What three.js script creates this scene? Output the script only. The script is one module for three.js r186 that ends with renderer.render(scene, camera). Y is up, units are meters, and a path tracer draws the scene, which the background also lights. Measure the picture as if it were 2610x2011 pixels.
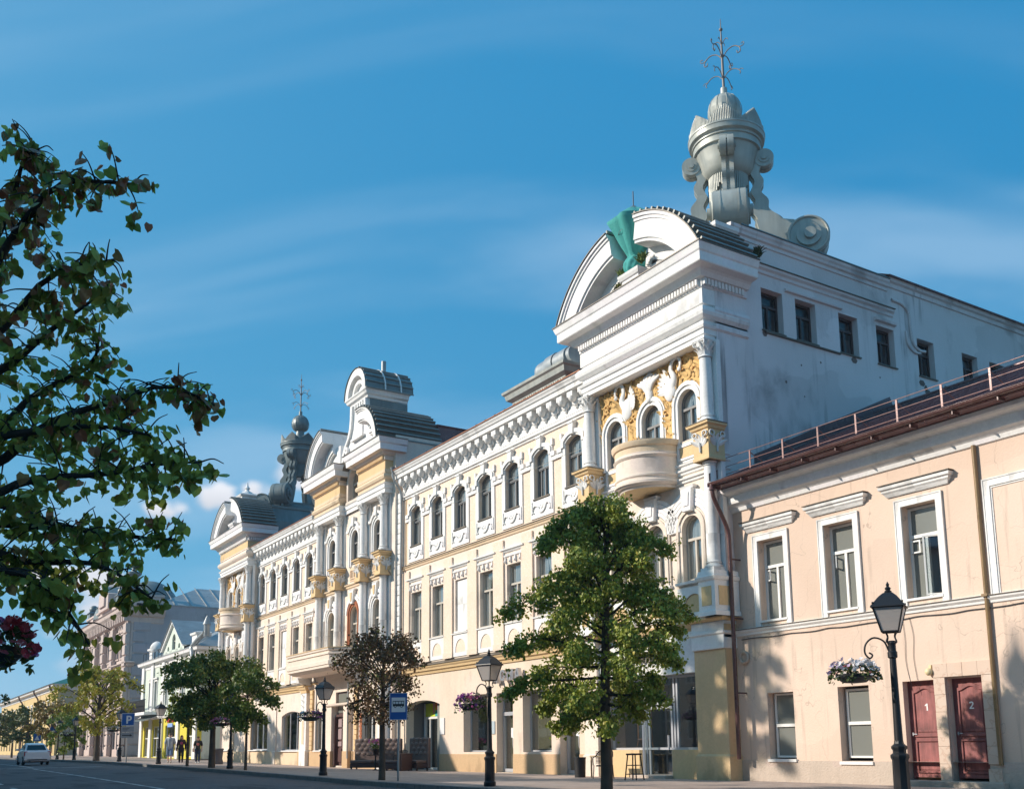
import * as THREE from 'three';
import { mergeGeometries, toCreasedNormals } from 'three/addons/utils/BufferGeometryUtils.js';
import { MarchingCubes } from 'three/addons/objects/MarchingCubes.js';
import { FontLoader } from 'three/addons/loaders/FontLoader.js';
import { TextGeometry } from 'three/addons/geometries/TextGeometry.js';
import { RoundedBoxGeometry } from 'three/addons/geometries/RoundedBoxGeometry.js';

// ---------------------------------------------------------------- camera, sky, sun, exposure
const scene = new THREE.Scene();
const camera = new THREE.PerspectiveCamera(42.74, 2610 / 2011, 0.2, 3000);
camera.position.set(0, 1.15, 20.5);
camera.rotation.order = 'YXZ';
camera.rotation.set(0.164988, 0.984789, -0.015864);
camera.setViewOffset(2610, 2011, -80.2, -458.4, 2610, 2011);
const renderer = new THREE.WebGLRenderer({ antialias: true });
renderer.toneMapping = THREE.LinearToneMapping;
renderer.toneMappingExposure = 1.14;
renderer.shadowMap.enabled = true;
const SUN_AZ = 30 * Math.PI / 180, SUN_EL = 27 * Math.PI / 180;
const sunDir = new THREE.Vector3(-Math.sin(SUN_AZ) * Math.cos(SUN_EL), Math.sin(SUN_EL), Math.cos(SUN_AZ) * Math.cos(SUN_EL));
const sun = new THREE.DirectionalLight(new THREE.Color().setRGB(1, 0.905, 0.79), 4.9);
sun.position.copy(sunDir).multiplyScalar(200); sun.castShadow = true;
sun.shadow.mapSize.set(4096, 4096);
Object.assign(sun.shadow.camera, { left: -160, right: 60, top: 60, bottom: -60, near: 10, far: 500 });
scene.add(sun, sun.target);

function rng(seed) { let a = seed >>> 0; return () => { a = (a + 0x6D2B79F5) | 0; let t = Math.imul(a ^ (a >>> 15), 1 | a); t = (t + Math.imul(t ^ (t >>> 7), 61 | t)) ^ t; return ((t ^ (t >>> 14)) >>> 0) / 4294967296; }; }
const hash2 = (x, y) => { let h = Math.imul(x | 0, 374761393) + Math.imul(y | 0, 668265263); h = Math.imul(h ^ (h >>> 13), 1274126177); return ((h ^ (h >>> 16)) >>> 0) / 4294967296; };
const lerp = (a, b, t) => a + (b - a) * t, clamp = (x, a, b) => Math.min(b, Math.max(a, x)), ss = (a, b, x) => { const t = clamp((x - a) / (b - a), 0, 1); return t * t * (3 - 2 * t); };
function vnoise(x, y, per = 0) {
  const ix = Math.floor(x), iy = Math.floor(y), fx = x - ix, fy = y - iy, u = fx * fx * (3 - 2 * fx), v = fy * fy * (3 - 2 * fy);
  const m = (a) => per ? ((a % per) + per) % per : a;
  return lerp(lerp(hash2(m(ix), m(iy)), hash2(m(ix + 1), m(iy)), u), lerp(hash2(m(ix), m(iy + 1)), hash2(m(ix + 1), m(iy + 1)), u), v);
}
function fbm(x, y, o = 5, per = 0) { let s = 0, a = 0.5, n = 0; for (let i = 0; i < o; i++) { s += a * vnoise(x + i * 17, y + i * 31, per); n += a; a *= 0.5; x *= 2; y *= 2; per *= 2; } return s / n; }

{ // clear late-summer sky: deep blue above, paler towards the horizon, thin cirrus, a few small low cumulus
  const W = 2048, H = 1024, d = new Float32Array(W * H * 4);
  for (let j = 0; j < H; j++) {
    const el = ((j + 0.5) / H - 0.5) * Math.PI, y = Math.sin(el);
    for (let i = 0; i < W; i++) {
      const az = ((i + 0.5) / W - 0.5) * 2 * Math.PI, c = Math.cos(el), x = Math.cos(az) * c, z = Math.sin(az) * c, k = (j * W + i) * 4;
      const h = Math.max(y, 0), t = Math.pow(1 - h, 3.2), t2 = Math.pow(1 - h, 14);
      let r = lerp(0.004, 0.135, t), g = lerp(0.205, 0.435, t), b = lerp(0.47, 0.66, t);
      r = lerp(r, 0.46, t2 * 0.75); g = lerp(g, 0.64, t2 * 0.75); b = lerp(b, 0.82, t2 * 0.75);
      const sd = x * sunDir.x + y * sunDir.y + z * sunDir.z, glow = Math.pow(Math.max(sd, 0), 6) * 0.5 + Math.pow(Math.max(sd, 0), 40) * 1.2;
      const side = ((sd + 1) / 2) ** 3; r += glow * 0.5 + side * 0.10; g += glow * 0.5 + side * 0.16; b += glow * 0.46 + side * 0.15;
      if (y > 0.01) {
        const qx = x / (y + 0.25), qz = z / (y + 0.25), px = qx * 0.62 - qz * 0.78, pz = qx * 0.78 + qz * 0.62, w = fbm(px * 0.7 + 3, pz * 0.9 + 8, 3);
        const s = fbm(px * 1.5 + w * 2.2 + 11, pz * 5.2 + px * 0.6 + w * 2.6, 7), m = fbm(px * 0.8 + 41.3, pz * 1.1 + 2.6, 3);
        const ci = ss(0.36, 0.78, s) * ss(0.36, 0.66, m) * 0.42 * ss(0.01, 0.2, y);
        r = lerp(r, 0.42, ci); g = lerp(g, 0.61, ci); b = lerp(b, 0.8, ci);
        const cu = ss(0.70, 0.78, fbm(az * 8.5 + 1.7, el * 19 + 4.1, 5)) * ss(0.05, 0.12, y) * ss(0.34, 0.22, y);
        r = lerp(r, 0.72, cu); g = lerp(g, 0.74, cu); b = lerp(b, 0.8, cu);
        // the one small cumulus bank beside the far pavilion
        for (const [ca, ce, sa, se] of CLOUDS()) {
          const q = ((az - ca) / sa) ** 2 + ((el - ce) / se) ** 2;
          if (q < 4) { const n = fbm(az * 60, el * 90, 4), a = ss(1.0, 0.25, q + (n - 0.5) * 1.7) * 0.9; const lit = 0.78 + 0.14 * clamp((el - ce) / se, -1, 1); r = lerp(r, lit, a); g = lerp(g, lit, a); b = lerp(b, lit + 0.04, a); }
        }
      } else { const q = ss(0, -0.25, y); r = lerp(r, 0.11, q); g = lerp(g, 0.1, q); b = lerp(b, 0.095, q); }
      d[k] = r; d[k + 1] = g; d[k + 2] = b; d[k + 3] = 1;
    }
  }
  const t = new THREE.DataTexture(d, W, H, THREE.RGBAFormat, THREE.FloatType);
  t.mapping = THREE.EquirectangularReflectionMapping; t.magFilter = t.minFilter = THREE.LinearFilter; t.needsUpdate = true;
  scene.background = t; scene.environment = t;
}
function CLOUDS() { return [[-2.921, 0.2205, 0.02, 0.010], [-2.877, 0.236, 0.022, 0.014], [-2.838, 0.243, 0.016, 0.010]]; }
scene.fog = new THREE.FogExp2(new THREE.Color(0.62, 0.74, 0.88), 0.0006);

// ---------------------------------------------------------------- helpers
const V = (x, y, z) => new THREE.Vector3(x, y, z), PI = Math.PI;
const used = {};
function numbered(n) { const k = used[n] = (used[n] ?? -1) + 1; return k ? n + '_' + String(k).padStart(3, '0') : n; }
function prep(g) {
  if (!g.attributes.normal) g.computeVertexNormals();
  if (g.index) g = g.toNonIndexed();
  const o = new THREE.BufferGeometry();
  o.setAttribute('position', g.attributes.position); o.setAttribute('normal', g.attributes.normal);
  return o;
}
function merge(list) {
  const g = mergeGeometries([list].flat(9).map(prep)), p = g.attributes.position, n = g.attributes.normal, uv = new Float32Array(p.count * 2);
  for (let i = 0; i < p.count; i += 3) { // box projection in metres, one plane per triangle
    const ax = Math.abs(n.getX(i) + n.getX(i + 1) + n.getX(i + 2)), ay = Math.abs(n.getY(i) + n.getY(i + 1) + n.getY(i + 2)), az = Math.abs(n.getZ(i) + n.getZ(i + 1) + n.getZ(i + 2));
    for (let k = i; k < i + 3; k++) { const x = p.getX(k), y = p.getY(k), z = p.getZ(k); uv[2 * k] = ax > az && ax >= ay ? z : x; uv[2 * k + 1] = ay > ax && ay > az ? z : y; }
  }
  g.setAttribute('uv', new THREE.BufferAttribute(uv, 2));
  return g;
}
function mesh(name, geos, mat, parent, pos) {
  const m = new THREE.Mesh(geos.isBufferGeometry && geos.attributes.uv && geos.userData.done ? geos : merge(geos), mat);
  m.name = parent && parent !== scene ? name : numbered(name); m.castShadow = m.receiveShadow = true;
  if (pos) m.position.set(...pos);
  (parent ?? scene).add(m);
  return m;
}
function tag(o, label, category, group, kind) {
  o.userData.label = label; if (category) o.userData.category = category; if (group) o.userData.group = group; if (kind) o.userData.kind = kind; return o;
}
function thing(name, label, category, pos = [0, 0, 0], turn = 0, group) {
  const o = new THREE.Group(); o.name = numbered(name); scene.add(o); o.position.set(...pos); o.rotation.y = turn; return tag(o, label, category, group);
}
function struct(name, geos, mat) { const m = mesh(name, geos, mat, scene); m.userData.kind = 'structure'; return m; }
const stuff = (o) => { o.userData.kind = 'stuff'; return o; };
const mv = (g, x = 0, y = 0, z = 0) => [g].flat(9).map((q) => q.clone().translate(x, y, z));
const ry = (g, a) => [g].flat(9).map((q) => q.clone().rotateY(a));
const rz = (g, a) => [g].flat(9).map((q) => q.clone().rotateZ(a));
const rx = (g, a) => [g].flat(9).map((q) => q.clone().rotateX(a));
const mir = (g) => [g].flat(9).map((q) => { q = prep(q).clone(); q.scale(-1, 1, 1); const p = q.attributes.position, n = q.attributes.normal; for (const a of [p, n]) for (let i = 0; i < a.count; i += 3) { const b = [a.getX(i + 1), a.getY(i + 1), a.getZ(i + 1)]; a.setXYZ(i + 1, a.getX(i + 2), a.getY(i + 2), a.getZ(i + 2)); a.setXYZ(i + 2, ...b); } return q; });
const bx = (x0, x1, y0, y1, z0, z1) => new THREE.BoxGeometry(x1 - x0, y1 - y0, z1 - z0).translate((x0 + x1) / 2, (y0 + y1) / 2, (z0 + z1) / 2);
const rbx = (x0, x1, y0, y1, z0, z1, r = 0.03) => new RoundedBoxGeometry(x1 - x0, y1 - y0, z1 - z0, 2, r).translate((x0 + x1) / 2, (y0 + y1) / 2, (z0 + z1) / 2);
const cyl = (r0, r1, y0, y1, s = 16) => new THREE.CylinderGeometry(r1, r0, y1 - y0, s).translate(0, (y0 + y1) / 2, 0);
const sph = (r, x = 0, y = 0, z = 0, s = 12) => new THREE.SphereGeometry(r, s, Math.max(6, s * 0.7 | 0)).translate(x, y, z);
const lathe = (pts, s = 24, a0 = 0, a1 = 2 * PI) => toCreasedNormals(new THREE.LatheGeometry(pts.map(([r, y]) => new THREE.Vector2(r, y)), s, a0, a1), 0.62);
const tube = (pts, r, seg = 0, rs = 6) => new THREE.TubeGeometry(new THREE.CatmullRomCurve3(pts.map((p) => p.isVector3 ? p : V(...p))), seg || pts.length * 4, r, rs);
function taper(pts, radii, rs = 7) { // tapered limb through points
  pts = pts.map((p) => p.isVector3 ? p : V(...p));
  const c = new THREE.CatmullRomCurve3(pts), n = Math.max(4, pts.length * 3), fr = c.computeFrenetFrames(n), pos = [], idx = [];
  for (let i = 0; i <= n; i++) {
    const t = i / n, p = c.getPointAt(t), f = t * (radii.length - 1), k = Math.min(radii.length - 2, f | 0), r = lerp(radii[k], radii[k + 1], f - k);
    for (let j = 0; j < rs; j++) { const a = j / rs * 2 * PI; pos.push(p.x + r * (Math.cos(a) * fr.normals[i].x + Math.sin(a) * fr.binormals[i].x), p.y + r * (Math.cos(a) * fr.normals[i].y + Math.sin(a) * fr.binormals[i].y), p.z + r * (Math.cos(a) * fr.normals[i].z + Math.sin(a) * fr.binormals[i].z)); }
  }
  for (let i = 0; i < n; i++) for (let j = 0; j < rs; j++) { const a = i * rs + j, b = i * rs + (j + 1) % rs; idx.push(a, b, a + rs, b, b + rs, a + rs); }
  const g = new THREE.BufferGeometry(); g.setAttribute('position', new THREE.Float32BufferAttribute(pos, 3)); g.setIndex(idx); g.computeVertexNormals(); return g;
}
function quads(list) { const p = []; for (const [a, b, c, d] of list) p.push(...a, ...b, ...c, ...a, ...c, ...d); const g = new THREE.BufferGeometry(); g.setAttribute('position', new THREE.Float32BufferAttribute(p, 3)); g.computeVertexNormals(); return g; }
function tris(list) { const g = new THREE.BufferGeometry(); g.setAttribute('position', new THREE.Float32BufferAttribute(list.flat(2), 3)); g.computeVertexNormals(); return g; }
// moulding round left end, front and right end of a block; profile = [offset outwards, y] from bottom to top
function wrap(x0, x1, zB, z0, prof, ends = 'lr') {
  const q = [];
  for (let i = 0; i + 1 < prof.length; i++) {
    const [o, y] = prof[i], [p, w] = prof[i + 1], L = ends.includes('l'), R = ends.includes('r'), lo = L ? o : 0, lp = L ? p : 0, ro = R ? o : 0, rp = R ? p : 0;
    q.push([[x0 - lo, y, z0 + o], [x1 + ro, y, z0 + o], [x1 + rp, w, z0 + p], [x0 - lp, w, z0 + p]]);
    if (R) q.push([[x1 + o, y, z0 + o], [x1 + o, y, zB], [x1 + p, w, zB], [x1 + p, w, z0 + p]]);
    if (L) q.push([[x0 - o, y, zB], [x0 - o, y, z0 + o], [x0 - p, w, z0 + p], [x0 - p, w, zB]]);
  }
  const g = [quads(q)];
  for (const [e, x] of [['l', x0], ['r', x1]]) if (!ends.includes(e)) { // plain end cap
    const s = new THREE.Shape(prof.map(([o, y]) => new THREE.Vector2(o, y)).concat([new THREE.Vector2(-0.02, prof.at(-1)[1]), new THREE.Vector2(-0.02, prof[0][1])]));
    const c = new THREE.ShapeGeometry(s); c.rotateY(e === 'r' ? -PI / 2 : -PI / 2); c.translate(x, 0, z0); g.push(c);
  }
  return g;
}
function poly(pts) { const s = new THREE.Shape(); pts.forEach(([x, y], i) => i ? s.lineTo(x, y) : s.moveTo(x, y)); s.closePath(); return s; }
const ext = (shape, z0, z1, bevel = 0, cs = 10) => new THREE.ExtrudeGeometry(shape, { depth: z1 - z0 - 2 * bevel, bevelEnabled: bevel > 0, bevelSize: bevel, bevelThickness: bevel, bevelSegments: 1, curveSegments: cs }).translate(0, 0, z0 + bevel);
// outline of an opening: centre x, width w, sill y0, crown y1, arch rise r (w/2 = half round, 0 = flat)
function opening(x, w, y0, y1, r, n = 12) {
  const h = w / 2, p = [[x - h, y0], [x + h, y0]];
  if (!r) p.push([x + h, y1], [x - h, y1]);
  else { const R = (h * h + r * r) / (2 * r), cy = y1 - R, a = Math.asin(Math.min(1, h / R)); for (let i = 0; i <= n; i++) { const t = a - 2 * a * i / n; p.push([x + R * Math.sin(t), cy + R * Math.cos(t)]); } }
  return p;
}
function wall(x0, x1, y0, y1, zB, z, holes = []) { const s = poly([[x0, y0], [x1, y0], [x1, y1], [x0, y1]]); for (const h of holes) s.holes.push(poly(opening(...h))); return ext(s, zB, z); }
function band(x, w, y0, y1, r, t, z0, z1, top = t, bottom = 0, bevel = 0) { // raised surround of an opening
  const s = poly(opening(x, w + 2 * t, y0 - bottom, y1 + top, r ? r * (w + 2 * t) / w : 0)); const i = opening(x, w, bottom ? y0 : y0 - 0.0, y1, r);
  if (bottom) { s.holes.push(poly(i)); return ext(s, z0, z1, bevel); }
  const o = opening(x, w + 2 * t, y0, y1 + top, r ? r * (w + 2 * t) / w : 0), a = o.slice(1), b = i.slice(1);
  return ext(poly([...a, o[0], i[0], ...b.reverse()]), z0, z1, bevel);
}
const ring = (x, y, r0, r1, a0, a1, z0, z1, n = 20, bevel = 0) => { const p = []; for (let i = 0; i <= n; i++) { const a = lerp(a0, a1, i / n); p.push([x + r1 * Math.cos(a), y + r1 * Math.sin(a)]); } for (let i = n; i >= 0; i--) { const a = lerp(a0, a1, i / n); p.push([x + r0 * Math.cos(a), y + r0 * Math.sin(a)]); } return ext(poly(p), z0, z1, bevel); };
function done(g) { g = merge(g); g.userData.done = true; return g; }

// ---------------------------------------------------------------- textures and materials
function noiseTex(size, f, repeat, srgb) {
  const d = new Uint8Array(size * size * 4);
  for (let j = 0; j < size; j++) for (let i = 0; i < size; i++) { const v = f(i / size, j / size), k = (j * size + i) * 4; for (let c = 0; c < 3; c++) d[k + c] = clamp(Math.round(255 * (v.length ? v[c] : v)), 0, 255); d[k + 3] = 255; }
  const t = new THREE.DataTexture(d, size, size); t.wrapS = t.wrapT = THREE.RepeatWrapping; t.magFilter = THREE.LinearFilter; t.minFilter = THREE.LinearMipmapLinearFilter; t.generateMipmaps = true; t.repeat.set(repeat, repeat); if (srgb) t.colorSpace = THREE.SRGBColorSpace; t.needsUpdate = true; return t;
}
const again = (t, r) => { const c = t.clone(); c.repeat.set(r, r); c.needsUpdate = true; return c; };
// weathered plaster: broad patches, streaks and fine grain, multiplied into each paint colour
const plasterMap = noiseTex(1024, (u, v) => { const a = fbm(u * 6, v * 6, 5, 6), s = fbm(u * 40, v * 5, 4, 40), g = fbm(u * 128, v * 128, 2, 128); const q = 0.955 + 0.075 * (a - 0.5) + 0.05 * (s - 0.5) + 0.05 * (g - 0.5) - 0.10 * ss(0.66, 0.8, fbm(u * 9 + 5, v * 5, 5, 0)); return [q, q * (1 - 0.012 * (a > 0.6 ? 1 : 0)), q * (0.99 + 0.01 * a)]; }, 1 / 7, true);
const grainMap = noiseTex(512, (u, v) => 0.5 + 0.9 * (fbm(u * 64, v * 64, 3, 64) - 0.5) + 0.4 * (fbm(u * 8, v * 8, 3, 8) - 0.5), 1 / 2.2);
const stippleMap = noiseTex(1024, (u, v) => ss(0.4, 0.66, fbm(u * 96, v * 96, 2, 96)), 1 / 2.4);
const stippleCol = noiseTex(1024, (u, v) => { const s = ss(0.45, 0.68, fbm(u * 96, v * 96, 2, 96)), a = 0.97 + 0.06 * (fbm(u * 5, v * 5, 4, 5) - 0.5); return [a, a * lerp(0.925, 0.965, s), a * lerp(0.845, 0.93, s)]; }, 1 / 2.4, true);
const col = (r, g, b) => new THREE.Color().setRGB(r, g, b);
const plaster = (c, bump = 0.006) => new THREE.MeshStandardMaterial({ color: col(...c), map: plasterMap, bumpMap: grainMap, bumpScale: bump, roughness: 0.9 });
const flat = (c, rough = 0.7, metal = 0, extra) => new THREE.MeshStandardMaterial({ color: col(...c), roughness: rough, metalness: metal, ...extra });
const metalMap = noiseTex(512, (u, v) => { const a = fbm(u * 5, v * 5, 5, 5), s = fbm(u * 24, v * 3, 4, 24); const q = 0.9 + 0.16 * (a - 0.5) + 0.16 * (s - 0.5); return [q, q, q * 0.99]; }, 1 / 3.1, true);
const roughMap = noiseTex(256, (u, v) => 0.62 + 0.5 * (fbm(u * 8, v * 8, 4, 8) - 0.5), 1 / 2);
const sheet = (c, rough = 0.75, metal = 0.15) => new THREE.MeshStandardMaterial({ color: col(...c), map: metalMap, roughnessMap: roughMap, roughness: rough, metalness: metal, bumpMap: grainMap, bumpScale: 0.002 });
const peachMap = noiseTex(1024, (u, v) => { const a = fbm(u * 4, v * 4, 6, 4), p = ss(0.555, 0.565, fbm(u * 4 + 11, v * 5 + 4, 4, 0)), s = ss(0.6, 0.82, fbm(u * 70, v * 5, 4, 70)), c = Math.abs(fbm(u * 6 + 3, v * 6, 5, 0) - 0.5) < 0.0022 ? 0.12 : 0; const q = 0.965 + 0.085 * (a - 0.5) + 0.022 * p - 0.07 * s - c; return [q, q * (0.995 + 0.02 * (a - 0.5)), q * (0.985 + 0.04 * (a - 0.5))]; }, 1 / 8, true);
// the exposed gable wall is older: rain streaks, grey blotches, patched coats
const sideMap = noiseTex(1024, (u, v) => { const a = fbm(u * 5, v * 5, 6, 5), d = ss(0.56, 0.78, fbm(u * 7 + 3, v * 4 + 9, 6, 0)), s = ss(0.55, 0.8, fbm(u * 60, v * 4, 4, 60)) * ss(0.4, 0.7, fbm(u * 4 + 8, v * 3, 4, 0)), p = ss(0.5, 0.52, fbm(u * 3 + 21, v * 4 + 2, 5, 0)); const q = 0.96 + 0.1 * (a - 0.5) - 0.2 * d - 0.16 * s - 0.045 * p; return [q, q * 0.995, q * (0.985 + 0.02 * a)]; }, 1 / 9, true);
const M = {
  groundcream: plaster([0.80, 0.655, 0.52], 0.003), white: plaster([0.87, 0.85, 0.83], 0.003), cream: plaster([0.84, 0.715, 0.605], 0.004), peach: new THREE.MeshStandardMaterial({ color: col(0.72, 0.555, 0.45), map: peachMap, bumpMap: grainMap, bumpScale: 0.005, roughness: 0.9 }), shopwhite: plaster([0.82, 0.80, 0.79], 0.002),
  gold: plaster([0.76, 0.54, 0.29]), ochre: plaster([0.72, 0.51, 0.29]), creamgold: plaster([0.79, 0.61, 0.42]), sidewhite: new THREE.MeshStandardMaterial({ color: col(0.80, 0.745, 0.73), map: sideMap, bumpMap: grainMap, bumpScale: 0.008, roughness: 0.92 }),
  stucco: new THREE.MeshStandardMaterial({ color: col(0.87, 0.80, 0.735), map: stippleCol, bumpMap: stippleMap, bumpScale: 0.005, roughness: 0.92 }),
  ornament: plaster([0.78, 0.50, 0.20], 0.01), plinth: plaster([0.62, 0.42, 0.24], 0.01), greyplinth: plaster([0.56, 0.46, 0.38], 0.012),
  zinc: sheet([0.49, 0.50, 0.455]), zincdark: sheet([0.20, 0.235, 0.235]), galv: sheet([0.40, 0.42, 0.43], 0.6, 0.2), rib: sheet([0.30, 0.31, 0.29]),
  brownroof: sheet([0.21, 0.10, 0.095], 0.5, 0.1), brownpipe: sheet([0.13, 0.06, 0.055], 0.5, 0.1), railpaint: sheet([0.33, 0.17, 0.15], 0.6, 0.1), ledge: sheet([0.16, 0.125, 0.09], 0.7, 0.1), orange: sheet([0.5, 0.2, 0.09]), tanpipe: sheet([0.30, 0.19, 0.09], 0.6, 0.1),
  frameGrey: flat([0.19, 0.185, 0.18], 0.6), framePale: flat([0.5, 0.45, 0.38], 0.6), frameWhite: flat([0.76, 0.75, 0.72], 0.5), frameDark: flat([0.06, 0.035, 0.03], 0.5), alu: flat([0.6, 0.61, 0.64], 0.35, 0.5),
  glass: new THREE.MeshPhysicalMaterial({ color: col(0.78, 0.83, 0.84), roughness: 0.03, transmission: 1, thickness: 0, ior: 2.5, specularIntensity: 1 }),
  sideglass: new THREE.MeshPhysicalMaterial({ color: col(0.6, 0.64, 0.68), roughness: 0.04, transmission: 1, thickness: 0, ior: 1.5 }),
  dusty: new THREE.MeshPhysicalMaterial({ color: col(0.30, 0.31, 0.28), roughness: 0.12, transmission: 0.35, thickness: 0, ior: 1.6, bumpMap: grainMap, bumpScale: 0.0006 }),
  curtain: new THREE.MeshPhysicalMaterial({ color: col(0.72, 0.70, 0.66), roughness: 1, transmission: 0.3, thickness: 0, side: THREE.DoubleSide }),
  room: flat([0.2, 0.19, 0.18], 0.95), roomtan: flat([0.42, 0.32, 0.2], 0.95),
  brick: new THREE.MeshStandardMaterial({ color: col(0.42, 0.15, 0.07), roughness: 0.95, map: plasterMap }), iron: flat([0.022, 0.022, 0.024], 0.45, 0.3), blackplastic: flat([0.012, 0.012, 0.013], 0.5),
};
M.bark = new THREE.MeshStandardMaterial({ color: col(0.15, 0.118, 0.092), map: again(metalMap, 2), roughness: 0.95, bumpMap: again(grainMap, 3), bumpScale: 0.02 });
M.darkbark = new THREE.MeshStandardMaterial({ color: col(0.04, 0.034, 0.03), roughness: 0.95, bumpMap: again(grainMap, 3), bumpScale: 0.01 });
M.leaf = new THREE.MeshPhysicalMaterial({ color: col(1, 1, 1), roughness: 0.5, transmission: 0.35, thickness: 0, side: THREE.DoubleSide, ior: 1.35 });
M.petal = new THREE.MeshPhysicalMaterial({ color: col(1, 1, 1), roughness: 0.8, transmission: 0.25, thickness: 0, side: THREE.DoubleSide });

// ---------------------------------------------------------------- ground: the street climbs a little towards the far end
const lin = (pts, x) => { if (x >= pts[0][0]) return pts[0][1]; for (let i = 0; i + 1 < pts.length; i++) if (x >= pts[i + 1][0]) return lerp(pts[i + 1][1], pts[i][1], (x - pts[i + 1][0]) / (pts[i][0] - pts[i + 1][0])); return pts.at(-1)[1]; };
const gWall = (x) => lin([[-47, 0], [-73, 0.17], [-98, 0.38], [-130, 0.42], [-400, 0.42]], x);
const gRow = (x) => lin([[-10, 0.2], [-16, 0.15], [-21, 0.13], [-27, 0.14], [-32, 0.19], [-42, 0.27], [-55, 0.35], [-65, 0.41], [-90, 0.42], [-400, 0.42]], x);
const gy = (x, z) => z > 8.7 ? gRow(x) - 0.12 : lerp(gWall(x), gRow(x), clamp(z / 8, 0, 1));
function gridSheet(x0, x1, z0, z1, f, nx, nz) {
  const q = [], X = (i) => lerp(x0, x1, i / nx), Z = (j) => lerp(z0, z1, j / nz);
  for (let i = 0; i < nx; i++) for (let j = 0; j < nz; j++) { const a = X(i), b = X(i + 1), c = Z(j), d = Z(j + 1); q.push([[a, f(a, d), d], [b, f(b, d), d], [b, f(b, c), c], [a, f(a, c), c]]); }
  return quads(q);
}
const paveMap = noiseTex(1024, (u, v) => { const s = 16, iu = Math.floor(u * s), iv = Math.floor(v * s), fu = u * s - iu, fv = v * s - iv, j = Math.min(fu, 1 - fu, fv, 1 - fv) < 0.03 ? 0.75 : 1; const t = 0.9 + 0.12 * hash2(iu, iv) + 0.12 * (fbm(u * 4, v * 4, 4, 4) - 0.5) + 0.1 * (fbm(u * 90, v * 90, 2, 90) - 0.5); return [t * j, t * j * 0.99, t * j * 0.98]; }, 1 / 5, true);
const roadMap = noiseTex(1024, (u, v) => { const t = 0.86 + 0.28 * (fbm(u * 4, v * 4, 4, 4) - 0.5) + 0.34 * (fbm(u * 200, v * 200, 2, 200) - 0.5) - 0.2 * ss(0.62, 0.7, fbm(u * 2 + 7, v * 8, 4, 0)); return [t, t, t]; }, 1 / 8, true);
M.pave = new THREE.MeshStandardMaterial({ color: col(0.44, 0.35, 0.30), map: paveMap, roughness: 0.85, bumpMap: grainMap, bumpScale: 0.004 });
M.road = new THREE.MeshStandardMaterial({ color: col(0.125, 0.12, 0.125), map: roadMap, roughness: 0.8, bumpMap: again(grainMap, 2), bumpScale: 0.006 });
M.kerb = new THREE.MeshStandardMaterial({ color: col(0.2, 0.19, 0.18), map: again(plasterMap, 0.6), roughness: 0.9 });
M.paint = new THREE.MeshStandardMaterial({ color: col(0.62, 0.62, 0.6), roughness: 0.75, map: again(roadMap, 0.4) });
struct('terrain', new THREE.PlaneGeometry(4000, 4000).rotateX(-PI / 2).translate(-200, -0.4, 0), flat([0.12, 0.12, 0.1], 0.95));
struct('sidewalk', gridSheet(-330, 30, -2, 8.5, gy, 180, 6), M.pave);
struct('road', gridSheet(-330, 30, 8.65, 19.2, (x) => gRow(x) - 0.12, 180, 3), M.road);
struct('far_sidewalk', gridSheet(-330, 30, 19.05, 26, (x) => gRow(x) + 0.0, 180, 2), M.pave);
{ // kerb stones: single blocks near the camera, one run beyond
  const k = struct('kerb', [bx(-9.02, 30, -0.2, 0.203, 8.5, 8.68)], M.kerb), r = rng(5), g = [];
  const stone = [0, 1, 2].map((i) => done(rbx(-0.49, 0.49, -0.3, 0.006 + i * 0.002, 8.5, 8.68, 0.02)));
  for (let x = -9.5; x > -330; x -= 1) { if (x > -95) mesh('kerb_stone', stone[r() * 3 | 0], M.kerb, k, [x, gRow(x), (r() - 0.5) * 0.008]); else g.push(mv(bx(-0.49, 0.49, -0.3, 0.008, 8.5, 8.68), x, gRow(x))); }
  stuff(mesh('far_kerb_stones', g, M.kerb, k));
  struct('opposite_kerb', gridSheet(-330, 30, 19.0, 19.22, (x) => gRow(x) + 0.012, 90, 1), M.kerb);
  const ry0 = (x) => gRow(x) - 0.12 + 0.006;
  const mark = (x0, x1, z0, z1) => gridSheet(x0, x1, z0, z1, ry0, Math.max(1, Math.abs(x1 - x0) / 2 | 0), 1);
  const lanes = [mark(-180, -58.5, 13.3, 13.43), mark(-56, 0, 13.62, 13.74)];
  for (let x = -6; x > -56; x -= 6) lanes.push(mark(x - 3.4, x, 16.9, 17.03));
  const l = struct('lane_markings', lanes, M.paint);
  struct('stop_line', gridSheet(-58, -57.5, 10.2, 18.6, ry0, 1, 4), M.paint);
}

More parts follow.
